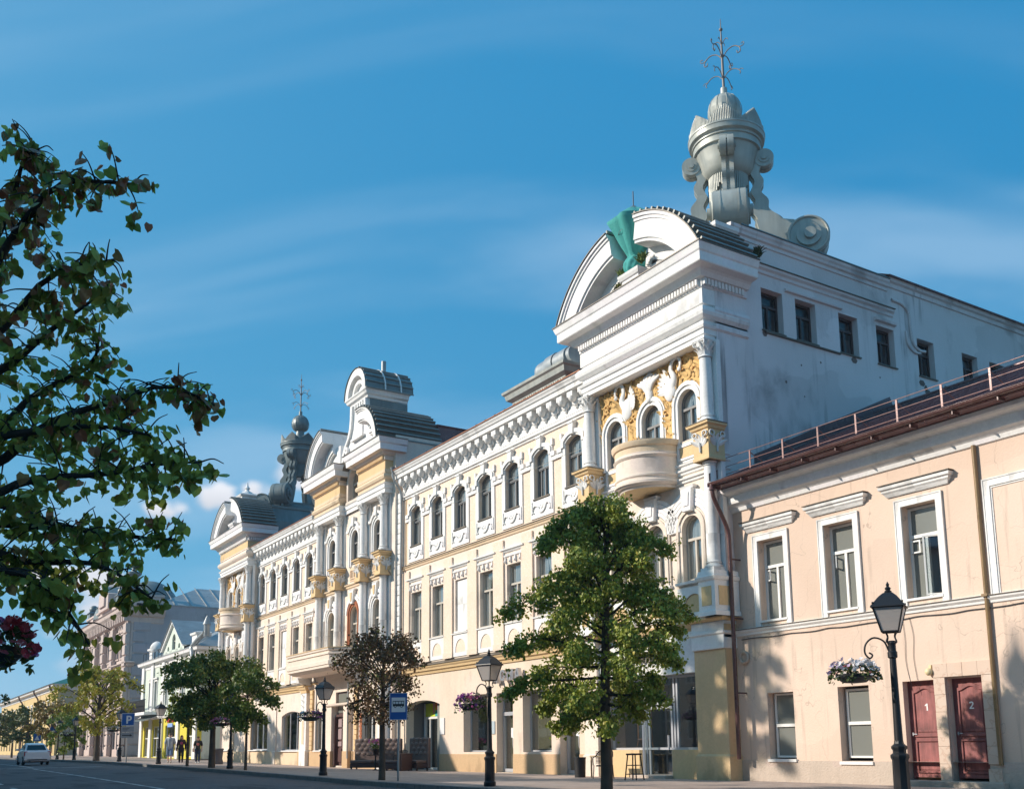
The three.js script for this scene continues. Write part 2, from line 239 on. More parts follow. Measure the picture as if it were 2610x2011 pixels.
// ---------------------------------------------------------------- window makers (local origin on the wall plane, x centre of the window)
function casement(w, y0, y1, r, o = {}) { // frame mesh with panes (and curtains) as its children, ready to be cloned
  const z = -(o.depth ?? 0.22), t = o.t ?? 0.055, yt = o.transom ?? lerp(y0, y1, 0.62), fr = [];
  const out = poly(opening(0, w, y0, y1, r)); out.holes.push(poly(opening(0, w - 2 * t, y0 + t, y1 - t, r ? r * (w - 2 * t) / w : 0))); fr.push(ext(out, z - 0.05, z + 0.03));
  const h = w / 2 - t * 0.9;
  if (yt) fr.push(bx(-h, h, yt - 0.04, yt + 0.04, z - 0.045, z + 0.045));
  const top = yt || y1 - t - (r || 0) * 0.3;
  if (o.mullion !== false) fr.push(bx(-0.035, 0.035, y0 + t * 0.9, (yt ? yt - 0.035 : top), z - 0.045, z + 0.04));
  if (o.upper) fr.push(bx(-0.022, 0.022, yt + 0.035, y1 - t, z - 0.03, z + 0.03));
  if (o.side) for (const s of [-1, 1]) fr.push(bx(s * w * 0.27 - 0.018, s * w * 0.27 + 0.018, y0 + t, yt - 0.04, z - 0.03, z + 0.03));
  const m = mesh('window', fr, o.mat ?? M.frameGrey, null);
  scene.remove(m); used.window = -1;
  m.name = 'window';
  const pane = (pts) => mesh('pane', [new THREE.ShapeGeometry(poly(pts)).translate(0, 0, z - 0.01)], o.glass ?? M.glass, m);
  if (yt) { pane(opening(0, w - 2 * t, yt, y1 - t, r ? r * 0.95 : 0)); if (o.mullion !== false) { pane([[-h, y0 + t], [0, y0 + t], [0, yt], [-h, yt]]); pane([[0, y0 + t], [h, y0 + t], [h, yt], [0, yt]]); } else pane([[-h, y0 + t], [h, y0 + t], [h, yt], [-h, yt]]); }
  else pane(opening(0, w - 2 * t, y0 + t, y1 - t, r ? r * 0.95 : 0));
  if (o.sill) mesh('sill', [bx(-w / 2 - 0.03, w / 2 + 0.03, y0 - 0.03, y0 + 0.025, z - 0.02, o.sill)], o.sillMat ?? o.mat ?? M.frameGrey, m);
  if (o.curtain) { // two gathered drapes, pulled aside by a different amount per variant
    const g = [], k = o.curtain;
    for (const s of [-1, 1]) {
      const n = 14, q = [], ph = k * 2.1 + s, H = [y0 + 0.05, lerp(y0, y1, 0.45), y1 - 0.05], wd = [0.40, 0.3 + 0.06 * (k % 3), 0.49];
      for (let j = 0; j < 2; j++) for (let i = 0; i < n; i++) { const P = (a, jj) => { const f = a / n, x = s * (w / 2 - 0.03 - f * w * wd[jj]); return [x, H[jj], z - 0.075 + 0.025 * Math.sin(f * 20 + ph)]; }; q.push([P(i, j), P(i + 1, j), P(i + 1, j + 1), P(i, j + 1)]); }
      g.push(quads(q));
    }
    mesh('curtain', g, M.curtain, m);
  }
  return m;
}
function put(proto, parent, x, y = 0, z = 0, turn = 0) { const c = proto.clone(); c.position.set(x, y, z); c.rotation.y = turn; parent.add(c); return c; }

// ---------------------------------------------------------------- right-hand house, peach plaster, brown sheet roof
{
  const b = thing('peach_house', 'two-storey peach plastered house with a brown metal roof and two red doors at right', 'house');
  const wc = [-19.43, -17.05, -14.62, -9.9, -7.5], holes = [];
  for (const c of wc) holes.push([c, 0.97, 4.33, 6.64, 0]);
  const gw = [[-19.38, 0.95, 0.60, 2.38, 0], [-16.92, 0.97, 0.55, 2.42, 0], [-9.6, 0.95, 0.55, 2.4, 0]], dr = [[-14.98, 0.92, 0.14, 2.44, 0], [-13.78, 0.9, 0.14, 2.44, 0]];
  mesh('wall', [wall(-21.0, -5, 0.56, 8.25, -0.34, 0, [...holes, ...gw.map((g) => [g[0], g[1], Math.max(g[2], 0.562), g[3], 0]), ...dr.map((d) => [d[0], d[1], 0.56, d[3], 0])].map((h) => h[2] <= 0.57 ? [h[0], h[1], 0.5605, h[3], 0] : h)),
    bx(-5.3, -5, 0, 8.25, -14, -0.34), bx(-21, -5, 0, 8.25, -14.3, -14)], M.peach, b);
  { // plinth with openings for the doors, greyer and flaking
    const p = []; let x = -21.0; for (const d of [...dr].sort((a, c) => a[0] - c[0])) { p.push(bx(x, d[0] - d[1] / 2 - 0.02, -0.3, 0.565, -0.33, 0.035)); x = d[0] + d[1] / 2 + 0.02; } p.push(bx(x, -5, -0.3, 0.565, -0.33, 0.035));
    for (const g of p) mesh('plinth', [g], M.greyplinth, b);
  }
  mesh('floor', [bx(-20.98, -5.3, 0.02, 0.12, -13.98, -0.35), bx(-20.98, -5.3, 3.5, 3.6, -13.98, -0.35), bx(-20.98, -5.3, 8.1, 8.2, -13.98, -0.35), bx(-20.97, -5.3, 0.13, 8.09, -3.6, -3.5)], M.roomtan, b);
  // upper windows: dusty panes, white frames with a small ventlight
  const w1 = casement(0.97, 4.36, 6.62, 0, { depth: 0.26, mat: M.frameWhite, glass: M.dusty, transom: 5.9, t: 0.06, sill: 0.06 });
  const vent = (m, x, y, a) => { const h = new THREE.Mesh(done([band(0, 0.2, -0.22, 0.02, 0, 0.035, -0.015, 0.015, 0.035, 0.035)]), M.frameWhite); h.name = 'ventlight'; h.castShadow = true; h.position.set(x, y, -0.2); h.rotation.y = a; m.add(h); };
  wc.forEach((c, i) => {
    const m = put(w1, b, c);
    vent(m, -0.3, 5.75, i === 0 ? -0.55 : i === 1 ? -0.9 : 0);
    mesh('window_surround', [band(0, 0.97, 4.2, 6.64, 0, 0.15, 0, 0.045), band(0, 1.27, 4.2, 6.79, 0, 0.03, 0, 0.06)], M.white, m);
    mesh('hood', [wrap(-0.84, 0.84, 0, 0.03, [[0, 6.93], [0.02, 6.95], [0.06, 7.02], [0.10, 7.06], [0.10, 7.10], [0.15, 7.13], [0.16, 7.2], [-0.03, 7.23]])], M.white, m);
    mesh('hood_flashing', [bx(-1.01, 1.01, 7.226, 7.245, 0, 0.21)], M.ledge, m);
    if (i === 2) { // the open casement of the third window
      const s = new THREE.Mesh(done([band(0.21, 0.34, 4.45, 5.8, 0, 0.04, -0.02, 0.02, 0.04, 0.04)]), M.frameWhite); s.name = 'open_casement'; s.castShadow = true; s.position.set(0.42, 0, -0.18); s.rotation.y = 0.55; s.scale.x = -1; m.add(s);
      const g = new THREE.Mesh(done([bx(0.04, 0.38, 4.46, 5.78, -0.004, 0.004)]), M.glass); g.name = 'pane'; s.add(g);
      m.children.filter((c) => c.name === 'pane')[2].visible = false; m.remove(m.children.filter((c) => c.name === 'pane')[2]);
    }
  });
  mesh('blind_window', [band(0, 0.97, 4.2, 6.64, 0, 0.15, 0, 0.045), band(0, 1.27, 4.2, 6.79, 0, 0.03, 0, 0.06), band(0, 0.9, 4.2, 6.6, 0, 0.04, 0, 0.02)], M.white, b, [-12.25, 0, 0]);
  // ground-floor windows and doors
  const w2 = casement(0.86, 0.64, 2.36, 0, { depth: 0.24, mat: M.frameWhite, glass: M.dusty, transom: 1.5, mullion: false, t: 0.05 });
  gw.forEach((g) => { const m = put(w2, b, g[0] + 0.02); mesh('sill', [bx(-0.52, 0.5, g[2] - 0.07, g[2] + 0.004, -0.3, 0.08)], M.white, m); });
  const doorMap = noiseTex(512, (u, v) => { const s = fbm(u * 40, v * 3, 4, 40), f = fbm(u * 5, v * 5, 5, 5), q = 0.86 + 0.3 * (s - 0.5) + 0.35 * (f - 0.5); return [q, q * 0.97, q * 0.97]; }, 1 / 1.3, true);
  const red = new THREE.MeshStandardMaterial({ color: col(0.36, 0.125, 0.115), map: doorMap, roughness: 0.6, bumpMap: again(grainMap, 2), bumpScale: 0.003 });
  const font = await new FontLoader().loadAsync('fonts/droid/droid_sans_bold.typeface.json');
  globalThis.FONT = font;
  dr.forEach(([x, w], i) => {
    const d = mesh('door', [bx(-0.44, 0.44, 0.2, 2.42, -0.26, -0.2)], red, b, [x, 0, 0]);
    const arch = (y0, y1, k) => { const p = [[-0.3, y0], [0.3, y0], [0.3, y1]]; if (k) for (let j = 1; j < 12; j++) { const t = j / 12; p.push([0.3 - 0.6 * t, y1 + 0.1 * Math.sin(PI * t) ** 2]); } p.push([-0.3, y1]); return p; };
    const fr = (pts) => { const s = poly(pts.map(([a, c]) => [a * 1.12, c + (c > 1 && pts.length > 5 ? 0.03 : 0) * Math.sign(c - lerp(pts[0][1], pts[2][1], 0.5)) + (Math.sign(c - lerp(pts[0][1], pts[2][1], 0.5))) * 0.03])); s.holes.push(poly(pts)); return ext(s, -0.2, -0.165, 0.008); };
    mesh('door_panel', [fr(arch(1.2, 2.16, 1)), ext(poly(arch(1.25, 2.12, 1).map(([a, c]) => [a * 0.86, c])), -0.2, -0.182, 0.008)], red, d);
    mesh('door_panel', [fr(arch(0.34, 1.03)), ext(poly(arch(0.38, 0.99).map(([a, c]) => [a * 0.86, c])), -0.2, -0.182, 0.008)], red, d);
    mesh('door_number', [new TextGeometry(String(i + 1), { font, size: 0.165, depth: 0.006 }).translate(i ? -0.06 : -0.03, 1.74, -0.181)], M.white, d);
    mesh('handle', [bx(-0.38, -0.36, 1.16, 1.24, -0.2, -0.14), bx(-0.38, -0.26, 1.19, 1.21, -0.15, -0.135)], M.alu, d);
    mesh('door_frame', [band(0, 0.86, 0.16, 2.41, 0, 0.03, -0.3, -0.18)], red, d);
  });
  const marble = new THREE.MeshStandardMaterial({ color: col(0.66, 0.52, 0.43), roughness: 0.55, map: noiseTex(512, (u, v) => { const f = fbm(u * 6, v * 6, 5, 6), s = ss(0.46, 0.5, f) - ss(0.5, 0.56, f); return [0.96 - 0.06 * s, 0.92 - 0.10 * s + 0.06 * f, 0.88 - 0.12 * s + 0.1 * f]; }, 1 / 1.6, true) });
  const sp = mesh('stone_surround', [bx(-13.33, -13.02, 0.13, 0.42, 0.036, 0.075)], marble, b); // slabs round the second door
  for (const [x0, x1] of [[-14.54, -14.24], [-13.32, -13.02]]) for (let k = x0 > -14 ? 1 : 0; k < 6; k++) mesh('stone_slab', [rbx(x0 + 0.002, x1 - 0.002, 0.13 + k * 0.39 + 0.002, 0.13 + (k + 1) * 0.39 - 0.002, 0.0, 0.07 + (k % 2) * 0.004, 0.006)], marble, sp);
  for (let k = 0; k < 4; k++) mesh('stone_slab', [rbx(-14.54 + k * 0.38 + 0.002, -14.54 + (k + 1) * 0.38 - 0.002, 2.474, 2.79, 0.0, 0.07 + (k % 2) * 0.004, 0.006)], marble, sp);
  mesh('doorstep', [rbx(-15.5, -12.9, -0.2, 0.14, -0.3, 0.22, 0.02)], M.greyplinth, b);
  mesh('wall_lamp', [sph(0.09, -14.62, 2.62, 0.1), bx(-14.65, -14.59, 2.55, 2.78, 0, 0.05)], flat([0.72, 0.6, 0.35], 0.4), b);
  mesh('string_course', [wrap(-21, -5, 0, 0, [[0, 4.02], [0.04, 4.04], [0.05, 4.09], [0.10, 4.14], [0.11, 4.19], [0.02, 4.23], [0, 4.24]], '')], M.white, b);
  mesh('string_flashing', [bx(-21, -5, 4.192, 4.21, 0, 0.135)], M.ledge, b);
  mesh('cornice', [wrap(-21, -5, 0, 0, [[0, 7.62], [0.05, 7.64], [0.09, 7.74], [0.16, 7.80], [0.24, 7.84], [0.26, 7.90], [0.26, 8.06], [0.3, 8.09], [0.46, 8.12], [0.50, 8.16], [0.52, 8.25], [0, 8.28]], '')], M.white, b);
  // roof: separate standing-seam sheets
  const slope = Math.atan2(12.27 - 8.42, 8.75), len = Math.hypot(12.27 - 8.42, 8.75);
  const rp = done([bx(-0.268, 0.268, 0, 0.012, -len, 0), bx(0.245, 0.275, 0, 0.055, -len, 0)]);
  const roof = mesh('roof', [tris([[[-20.8, 8.36, 0.85], [-5, 8.36, 0.85], [-5, 12.2, -7.9]], [[-20.8, 8.36, 0.85], [-5, 12.2, -7.9], [-21, 12.2, -7.9]], [[-21, 12.2, -7.9], [-5, 12.2, -7.9], [-5, 8.3, -15]], [[-21, 12.2, -7.9], [-5, 8.3, -15], [-21, 8.3, -15]]]), bx(-20.8, -5, 8.27, 8.31, 0, 0.86)], M.brownroof, b);
  for (let x = -20.6; x < -5; x += 0.54) { const p = mesh('roof_panel', rp, M.brownroof, roof, [x, 8.40, 0.87]); p.rotation.x = slope; }
  mesh('ridge_cap', [tube([[-21, 12.3, -7.92], [-5, 12.3, -7.92]], 0.07, 2)], M.brownroof, roof);
  mesh('wall_flashing', [quads([[[-20.93, 8.5, 0.8], [-20.93, 8.75, 0.8], [-20.93, 12.62, -7.75], [-20.93, 12.3, -7.9]]])], M.brownroof, roof);
  mesh('fascia', [bx(-20.8, -5, 8.285, 8.44, 0.86, 0.9)], M.brownroof, b);
  { const p = []; const n = 8; for (let i = 0; i < n; i++) { const a = PI + PI * i / n, c = PI + PI * (i + 1) / n; p.push([[-20.72, 8.36 + 0.075 * Math.sin(a), 0.98 + 0.075 * Math.cos(a)], [-5, 8.36 + 0.075 * Math.sin(a), 0.98 + 0.075 * Math.cos(a)], [-5, 8.36 + 0.075 * Math.sin(c), 0.98 + 0.075 * Math.cos(c)], [-20.72, 8.36 + 0.075 * Math.sin(c), 0.98 + 0.075 * Math.cos(c)]]); }
    mesh('gutter', [quads(p), tube([[-20.72, 8.37, 1.055], [-5, 8.37, 1.055]], 0.012, 2), bx(-20.74, -20.72, 8.27, 8.38, 0.9, 1.06)], M.brownpipe, b); }
  for (let x = -20.6; x < -6; x += 1.1) mesh('gutter_bracket', [bx(x, x + 0.03, 8.2, 8.28, 0.7, 0.97)], M.brownpipe, b);
  mesh('downpipe', [tube([[-20.62, 8.35, 0.98], [-20.62, 8.05, 0.98], [-20.63, 7.92, 0.92], [-20.64, 7.25, 0.52], [-20.64, 7.0, 0.42], [-20.64, 6.7, 0.4], [-20.64, 4.6, 0.4], [-20.64, 0.6, 0.4]], 0.06, 60, 9), cyl(0.13, 0.08, 8.12, 8.3, 4).translate(-20.62, 0.05, 0.98), bx(-20.66, -20.62, 4.5, 4.54, 0, 0.42), bx(-20.66, -20.62, 6.2, 6.24, 0, 0.42), bx(-20.66, -20.62, 2.4, 2.44, 0, 0.42)], M.brownpipe, b);
  mesh('drain_pipe', [tube([[-13.02, 7.65, 0.07], [-13.02, 0.5, 0.07]], 0.05, 4, 8), bx(-13.09, -12.95, 4.18, 4.24, 0, 0.16)], M.tanpipe, b);
  mesh('wall_vent', [new THREE.TorusGeometry(0.15, 0.05, 8, 18).translate(-20.62, 3.42, 0.05), cyl(0.14, 0.12, 0, 0.03).rotateX(PI / 2).translate(-20.62, 3.42, 0.01)], M.greyplinth, b);
  { // cables clipped under the string course, two of them hanging down to the door
    const p = [], r = rng(8); for (let x = -20.7; x < -5; x += 0.45) p.push([x, 3.95 - 0.02 * r() - (Math.round(x / 0.45) % 3 ? 0.02 : 0), 0.03]);
    mesh('cable', [tube(p, 0.012, 90, 4), tube([[-15.1, 3.95, 0.02], [-15.02, 3.5, 0.02], [-15.06, 3, 0.02], [-15.0, 2.45, 0.02]], 0.006, 12, 4), tube([[-15.3, 3.95, 0.02], [-15.26, 3.4, 0.02], [-15.28, 2.9, 0.02], [-15.16, 2.2, 0.0]], 0.006, 12, 4)], M.iron, b);
  }
  // snow guard: posts with stays and three rails along the eaves
  const rail = thing('snow_guard', 'rust-brown metal snow guard railing standing along the eaves of the peach house', 'railing');
  for (const h of [0.12, 0.34, 0.6]) mesh('rail', [tube([[-20.9, 8.66 + h, 0.22], [-5, 8.66 + h, 0.22]], 0.011, 2, 5)], M.railpaint, rail);
  for (let x = -19.86; x < -5; x += 1.245) mesh('post', [bx(x, x + 0.05, 8.66, 9.25, 0.2, 0.23), tube([[x + 0.02, 9.2, 0.2], [x + 0.02, 8.97, -0.35]], 0.015, 2, 5)], M.railpaint, rail);
}

// ---------------------------------------------------------------- the long ornate building
const B = thing('ornate_building', 'long cream and white ornate three-storey building with a pavilion and turret at each end', 'building');
const flowerLeaf = (L, W, c = 0.25) => { // little curled acanthus leaf rising from the origin along y, bulging to +z and curling outward at the tip
  const p = [], n = 5, row = (t) => { const w = W * Math.sin(PI * (0.18 + 0.74 * t)), z = c * L * (0.25 * t + 0.9 * t * t * t), y = L * (t - 0.12 * t * t * t); return [[-w, y, z - 0.12 * W], [0, y, z + 0.2 * W], [w, y, z - 0.12 * W]]; };
  for (let i = 0; i < n; i++) { const a = row(i / n), b = row((i + 1) / n); for (let k = 0; k < 2; k++) p.push([a[k], a[k + 1], b[k + 1], b[k]]); }
  return quads(p);
};
const capital = done((() => { // Corinthian capital, 0..0.55 high, for a shaft of radius 0.19
  const g = [lathe([[0.2, 0], [0.215, 0.02], [0.2, 0.05], [0.19, 0.06], [0.2, 0.3], [0.26, 0.46]], 14)];
  for (let k = 0; k < 8; k++) { g.push(ry(mv(flowerLeaf(0.25, 0.085, 0.5), 0, 0.06, 0.185), k * PI / 4)); g.push(ry(mv(flowerLeaf(0.4, 0.075, 0.42), 0, 0.08, 0.175), (k + 0.5) * PI / 4)); }
  for (let k = 0; k < 4; k++) g.push(ry([new THREE.TorusGeometry(0.05, 0.022, 6, 12).rotateY(PI / 2).translate(0, 0.42, 0.29), sph(0.03, 0, 0.42, 0.29, 6)], (k + 0.5) * PI / 2), ry(sph(0.035, 0, 0.48, 0.24, 6), k * PI / 2));
  g.push(bx(-0.25, 0.25, 0.47, 0.51, -0.25, 0.25), bx(-0.27, 0.27, 0.51, 0.55, -0.27, 0.27));
  return g;
})());
const colBase = done([lathe([[0.25, 0], [0.27, 0.03], [0.26, 0.08], [0.215, 0.1], [0.205, 0.13], [0.235, 0.15], [0.235, 0.18], [0.2, 0.2]], 18), bx(-0.28, 0.28, -0.1, 0, -0.28, 0.28)]);
function column(parent, x, y0, y1, z, cap) { // shaft, with base and capital as sub-parts
  const h = y1 - y0 - 0.3 - (cap ? 0.55 : 0.12), m = mesh('column', [lathe([[0.2, y0 + 0.29], [0.198, y0 + 0.3 + h * 0.35], [0.172, y0 + 0.3 + h]], 20), bx(-0.3, 0.3, y0, y1, -z + 0.29, -0.17)], M.white, parent, [x, 0, z]);
  mesh('column_base', colBase, M.white, m, [0, y0 + 0.1, 0]);
  if (cap) mesh('capital', capital, M.white, m, [0, y1 - 0.55, 0]);
  else mesh('capital', [lathe([[0.172, 0], [0.2, 0.01], [0.2, 0.03], [0.18, 0.04], [0.18, 0.07], [0.22, 0.09], [0.23, 0.12]], 18)], M.white, m, [0, y1 - 0.12, 0]);
  return m;
}
const reliefLeaf = done((() => { const g = []; for (let k = -2; k <= 2; k++) g.push(mv(rz(flowerLeaf(0.34, 0.06, 0.2), -k * 0.5), 0, 0.12, 0)); g.push(new THREE.TorusGeometry(0.07, 0.02, 5, 12).translate(-0.16, 0.42, 0.03), new THREE.TorusGeometry(0.07, 0.02, 5, 12).translate(0.16, 0.42, 0.03), tube([[0, -0.05, 0.02], [0, 0.2, 0.04]], 0.025, 4, 5)); return g; })());
function pedestal(parent, x, y0, y1, z, mat) { // gilt block between the two column storeys
  const m = mesh('column_pedestal', [wrap(-0.32, 0.32, -z + 0.3, 0.32, [[0, y0], [0.02, y0 + 0.02], [0.02, y0 + 0.1], [0, y0 + 0.12], [0, y1 - 0.2], [0.05, y1 - 0.18], [0.08, y1 - 0.1], [0.14, y1 - 0.08], [0.15, y1 - 0.02], [-0.32, y1]])], mat, parent, [x, 0, z]);
  mesh('leaf_relief', reliefLeaf, M.white, m, [0, y0 + 0.3, 0.325]).scale.set(1.3, 1.15, 1.3);
  { const q = mesh('leaf_relief', reliefLeaf, M.white, m, [0.325, y0 + 0.3, 0]); q.rotation.y = PI / 2; q.scale.set(1.3, 1.15, 1.3); }
  mesh('pedestal_flashing', [bx(-0.48, 0.48, y1 - 0.005, y1 + 0.01, -z + 0.3, 0.48)], M.ledge, m);
  return m;
}

// ---- third-floor wing window: segmental arch, white surround with stepped hood, key and swag apron
const hood3 = done([
  band(0, 1.05, 11.5, 12.12, 0.2, 0.24, 0, 0.06), band(0, 1.13, 11.78, 12.2, 0.22, 0.14, 0.0, 0.12, 0.14), bx(-0.98, -0.7, 11.66, 11.84, 0, 0.12), bx(0.7, 0.98, 11.66, 11.84, 0, 0.12), bx(-1.07, -0.7, 11.5, 11.655, 0, 0.075), bx(0.7, 1.07, 11.5, 11.655, 0, 0.075),
  ext(poly([[-0.1, 12.16], [0.1, 12.16], [0.14, 12.55], [-0.14, 12.55]]), 0, 0.17, 0.015), bx(-0.17, 0.17, 12.55, 12.62, 0, 0.2), bx(-0.82, -0.70, 12.1, 12.36, 0, 0.09), bx(0.70, 0.82, 12.1, 12.36, 0, 0.09)]);
const sur3 = done([band(0, 1.05, 10.2, 11.5, 0, 0.24, 0, 0.05, 0), bx(-0.77, 0.77, 9.52, 10.2, 0, 0.045)]);
const swag3 = done([(() => { const g = [ring(0, 9.98, 0.2, 0.3, PI + 0.25, 2 * PI - 0.25, 0.04, 0.1, 12, 0.015), ring(0, 9.98, 0.06, 0.13, PI, 2 * PI, 0.04, 0.09, 8)]; for (const s of [-1, 1]) g.push(tube([[s * 0.3, 9.94, 0.07], [s * 0.42, 10.0, 0.08], [s * 0.55, 9.93, 0.08], [s * 0.6, 9.78, 0.07], [s * 0.53, 9.72, 0.07]], 0.028, 14, 5), bx(s * 0.68 - 0.03, s * 0.68 + 0.03, 9.7, 10.18, 0.04, 0.08)); return g; })()]);
const win3 = [0, 1, 2].map((k) => { const m = casement(1.05, 10.25, 12.12, 0.2, { depth: 0.17, transom: 11.42, upper: 0, side: k === 1, sill: 0.09, curtain: k + 1, sillMat: M.ledge }); mesh('window_surround', sur3, M.white, m); mesh('window_hood', hood3, M.white, m); mesh('swag', swag3, M.white, m); return m; });
// ---- second-floor wing window: tall, straight head, white bracketed hood, half-round apron panel
const hood2 = done([wrap(-0.72, 0.72, 0, 0.0, [[0, 8.56], [0.05, 8.58], [0.09, 8.64], [0.14, 8.66], [0.15, 8.72], [0, 8.75]]), wrap(-0.66, 0.66, 0, 0, [[0, 8.38], [0.05, 8.40], [0.06, 8.46], [0, 8.5]]), ...[-0.55, -0.18, 0.18, 0.55].flatMap((x) => [bx(x - 0.03, x + 0.03, 8.14, 8.37, 0, 0.07), sph(0.05, x, 8.2, 0.07, 7)]), bx(-0.75, -0.66, 8.4, 8.86, 0, 0.06), bx(0.66, 0.75, 8.4, 8.86, 0, 0.06)]);
const apron2 = done((() => { const s = poly([[-0.62, 4.78], [0.62, 4.78], [0.62, 5.7], [-0.62, 5.7]]); const h = opening(0, 0.86, 4.95, 5.5, 0.42, 14); s.holes.push(poly(h)); return [ext(s, 0, 0.045), wrap(-0.62, 0.62, 0, 0, [[0, 5.70], [0.09, 5.72], [0.10, 5.77], [0, 5.79]])]; })());
const win2 = [0, 1, 2].map((k) => { const m = casement(1.02, 5.8, 8.06, 0, { depth: 0.2, transom: 7.3, mat: M.framePale, curtain: k + 4, sill: 0.03 }); mesh('window_hood', hood2, M.white, m); mesh('apron', apron2, M.white, m); mesh('apron_panel', [ext(poly(opening(0, 0.84, 4.96, 5.49, 0.41, 14)), 0.002, 0.02)], M.stucco, m); return m; });
const blind2 = (() => { const m = mesh('blind_window', [bx(-0.5, 0.5, 5.82, 8.06, -0.12, -0.09), bx(-0.54, 0.54, 5.79, 5.85, -0.1, 0.06)], M.white, B); B.remove(m); m.name = 'blind_window'; mesh('window_hood', hood2, M.white, m); mesh('apron', apron2, M.white, m); mesh('apron_panel', [ext(poly(opening(0, 0.84, 4.96, 5.49, 0.41, 14)), 0.002, 0.02)], M.stucco, m); return m; })();
const consoleGeo = done((() => { const e = (x, y, z, a, b, c) => new THREE.SphereGeometry(1, 9, 7).scale(a, b, c).translate(x, y, z); return [bx(-0.17, 0.17, 13.42, 13.64, 0.05, 0.4), e(0, 13.45, 0.24, 0.17, 0.21, 0.19), e(0, 13.27, 0.12, 0.13, 0.17, 0.09), e(-0.15, 13.3, 0.1, 0.07, 0.13, 0.07), e(0.15, 13.3, 0.1, 0.07, 0.13, 0.07), e(0, 13.12, 0.09, 0.07, 0.1, 0.05), e(-0.26, 13.55, 0.12, 0.09, 0.07, 0.07), e(0.26, 13.55, 0.12, 0.09, 0.07, 0.07)]; })());

function wing(xa, xb, centres, blindAt, seed) {
  const r = rng(seed), h3 = centres.map((c) => [c, 1.07, 10.22, 12.13, 0.2]), h2 = centres.map((c) => [c, 1.04, 5.78, 8.07, 0]);
  mesh('upper_wall', [wall(xa, xb, 9.3, 14.0, -0.35, 0, h3)], M.stucco, B);
  mesh('middle_wall', [wall(xa, xb, 4.55, 9.3, -0.35, 0, h2)], M.cream, B);
  centres.forEach((c, i) => {
    put(win3[(i * 2 + seed) % 3], B, c);
    put(i === blindAt ? blind2 : win2[(i + seed) % 3], B, c);
  });
  const ed = [xa + 0.1, ...centres.slice(1).map((c, i) => (c + centres[i]) / 2), xb - 0.1];
  ed.forEach((x, i) => mesh('pilaster', [bx(-0.38, 0.38, 4.75, 9.1, 0, 0.08), bx(-0.42, 0.42, 4.75, 5.0, 0.0, 0.1)], M.stucco, B, [clamp(x, xa + 0.39, xb - 0.39), 0, 0]));
  for (let i = 0; i + 1 < centres.length; i++) mesh('hood_band', [bx(centres[i] + 1.07, centres[i + 1] - 1.07, 11.52, 11.64, 0, 0.05)], M.white, B);
  mesh('storey_band', [wrap(xa, xb, 0, 0, [[0, 9.2], [0.05, 9.24], [0.06, 9.3], [0.11, 9.34], [0.12, 9.38], [0, 9.41]], '')], M.creamgold, B);
  mesh('storey_flashing', [bx(xa, xb, 9.385, 9.405, 0, 0.15)], M.ledge, B);
  mesh('lower_band', [wrap(xa, xb, 0, 0, [[0, 4.2], [0.05, 4.22], [0.08, 4.32], [0.16, 4.36], [0.18, 4.44], [0.24, 4.5], [0.26, 4.56], [0, 4.6]], '')], M.gold, B);
  mesh('lower_flashing', [quads([[[xa, 4.575, 0.29], [xb, 4.575, 0.29], [xb, 4.72, 0], [xa, 4.72, 0]]]), bx(xa, xb, 4.56, 4.58, 0.2, 0.292)], M.ledge, B);
  mesh('frieze', [wrap(xa, xb, 0, 0, [[0, 12.64], [0.06, 12.66], [0.07, 12.72], [0.13, 12.75], [0.14, 12.8], [0.06, 12.82], [0.06, 12.9], [0.08, 12.91], [0.08, 12.95], [0.05, 12.96], [0.05, 13.64]], '')], M.white, B);
  mesh('cornice', [wrap(xa, xb, 0, 0, [[0.05, 13.64], [0.45, 13.645], [0.47, 13.65], [0.48, 13.8], [0.53, 13.83], [0.56, 13.9], [0.61, 13.96], [0.63, 14.03], [0, 14.05]], '')], M.white, B);
  const n = Math.round((xb - xa) / 0.665);
  for (let i = 0; i < n; i++) mesh('cornice_bracket', consoleGeo, M.white, B, [xa + (i + 0.5) * (xb - xa) / n, 0, 0]);
  mesh('eaves_flashing', [bx(xa, xb, 14.03, 14.06, 0.2, 0.67)], M.orange, B);
  const roof = mesh('roof', [quads([[[xa, 14.07, 0.66], [xb, 14.07, 0.66], [xb, 16.2, -6], [xa, 16.2, -6]], [[xa, 16.2, -6], [xb, 16.2, -6], [xb, 13, -14], [xa, 13, -14]]])], M.brownroof, B);
  const seam = done([bx(-0.015, 0.015, 0, 0.04, -6.9, 0)]);
  for (let x = xa + 0.6; x < xb; x += 0.75) mesh('roof_seam', seam, M.brownroof, roof, [x, 14.07, 0.64]).rotation.x = Math.atan2(2.13, 6.66);
}
const RW = [0, 1, 2, 3, 4, 5, 6].map((i) => -41.5 + 2.13 * i), LW = [-63.75, -61.62, -59.5, -57.37, -55.25];
wing(-42.9, -27.4, RW, 2, 3);
wing(-64.9, -53.2, LW, 2, 7);
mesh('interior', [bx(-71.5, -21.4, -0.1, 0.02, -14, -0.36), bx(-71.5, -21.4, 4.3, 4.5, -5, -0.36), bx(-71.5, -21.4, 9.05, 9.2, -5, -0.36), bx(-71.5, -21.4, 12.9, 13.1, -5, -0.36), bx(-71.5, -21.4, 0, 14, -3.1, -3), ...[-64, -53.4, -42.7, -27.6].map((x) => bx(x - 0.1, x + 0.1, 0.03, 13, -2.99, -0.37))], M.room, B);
mesh('rear_wall', [bx(-71.6, -21.0, 0, 13, -14.2, -14), bx(-71.75, -71.6, 0, 14, -14, 0)], M.cream, B);
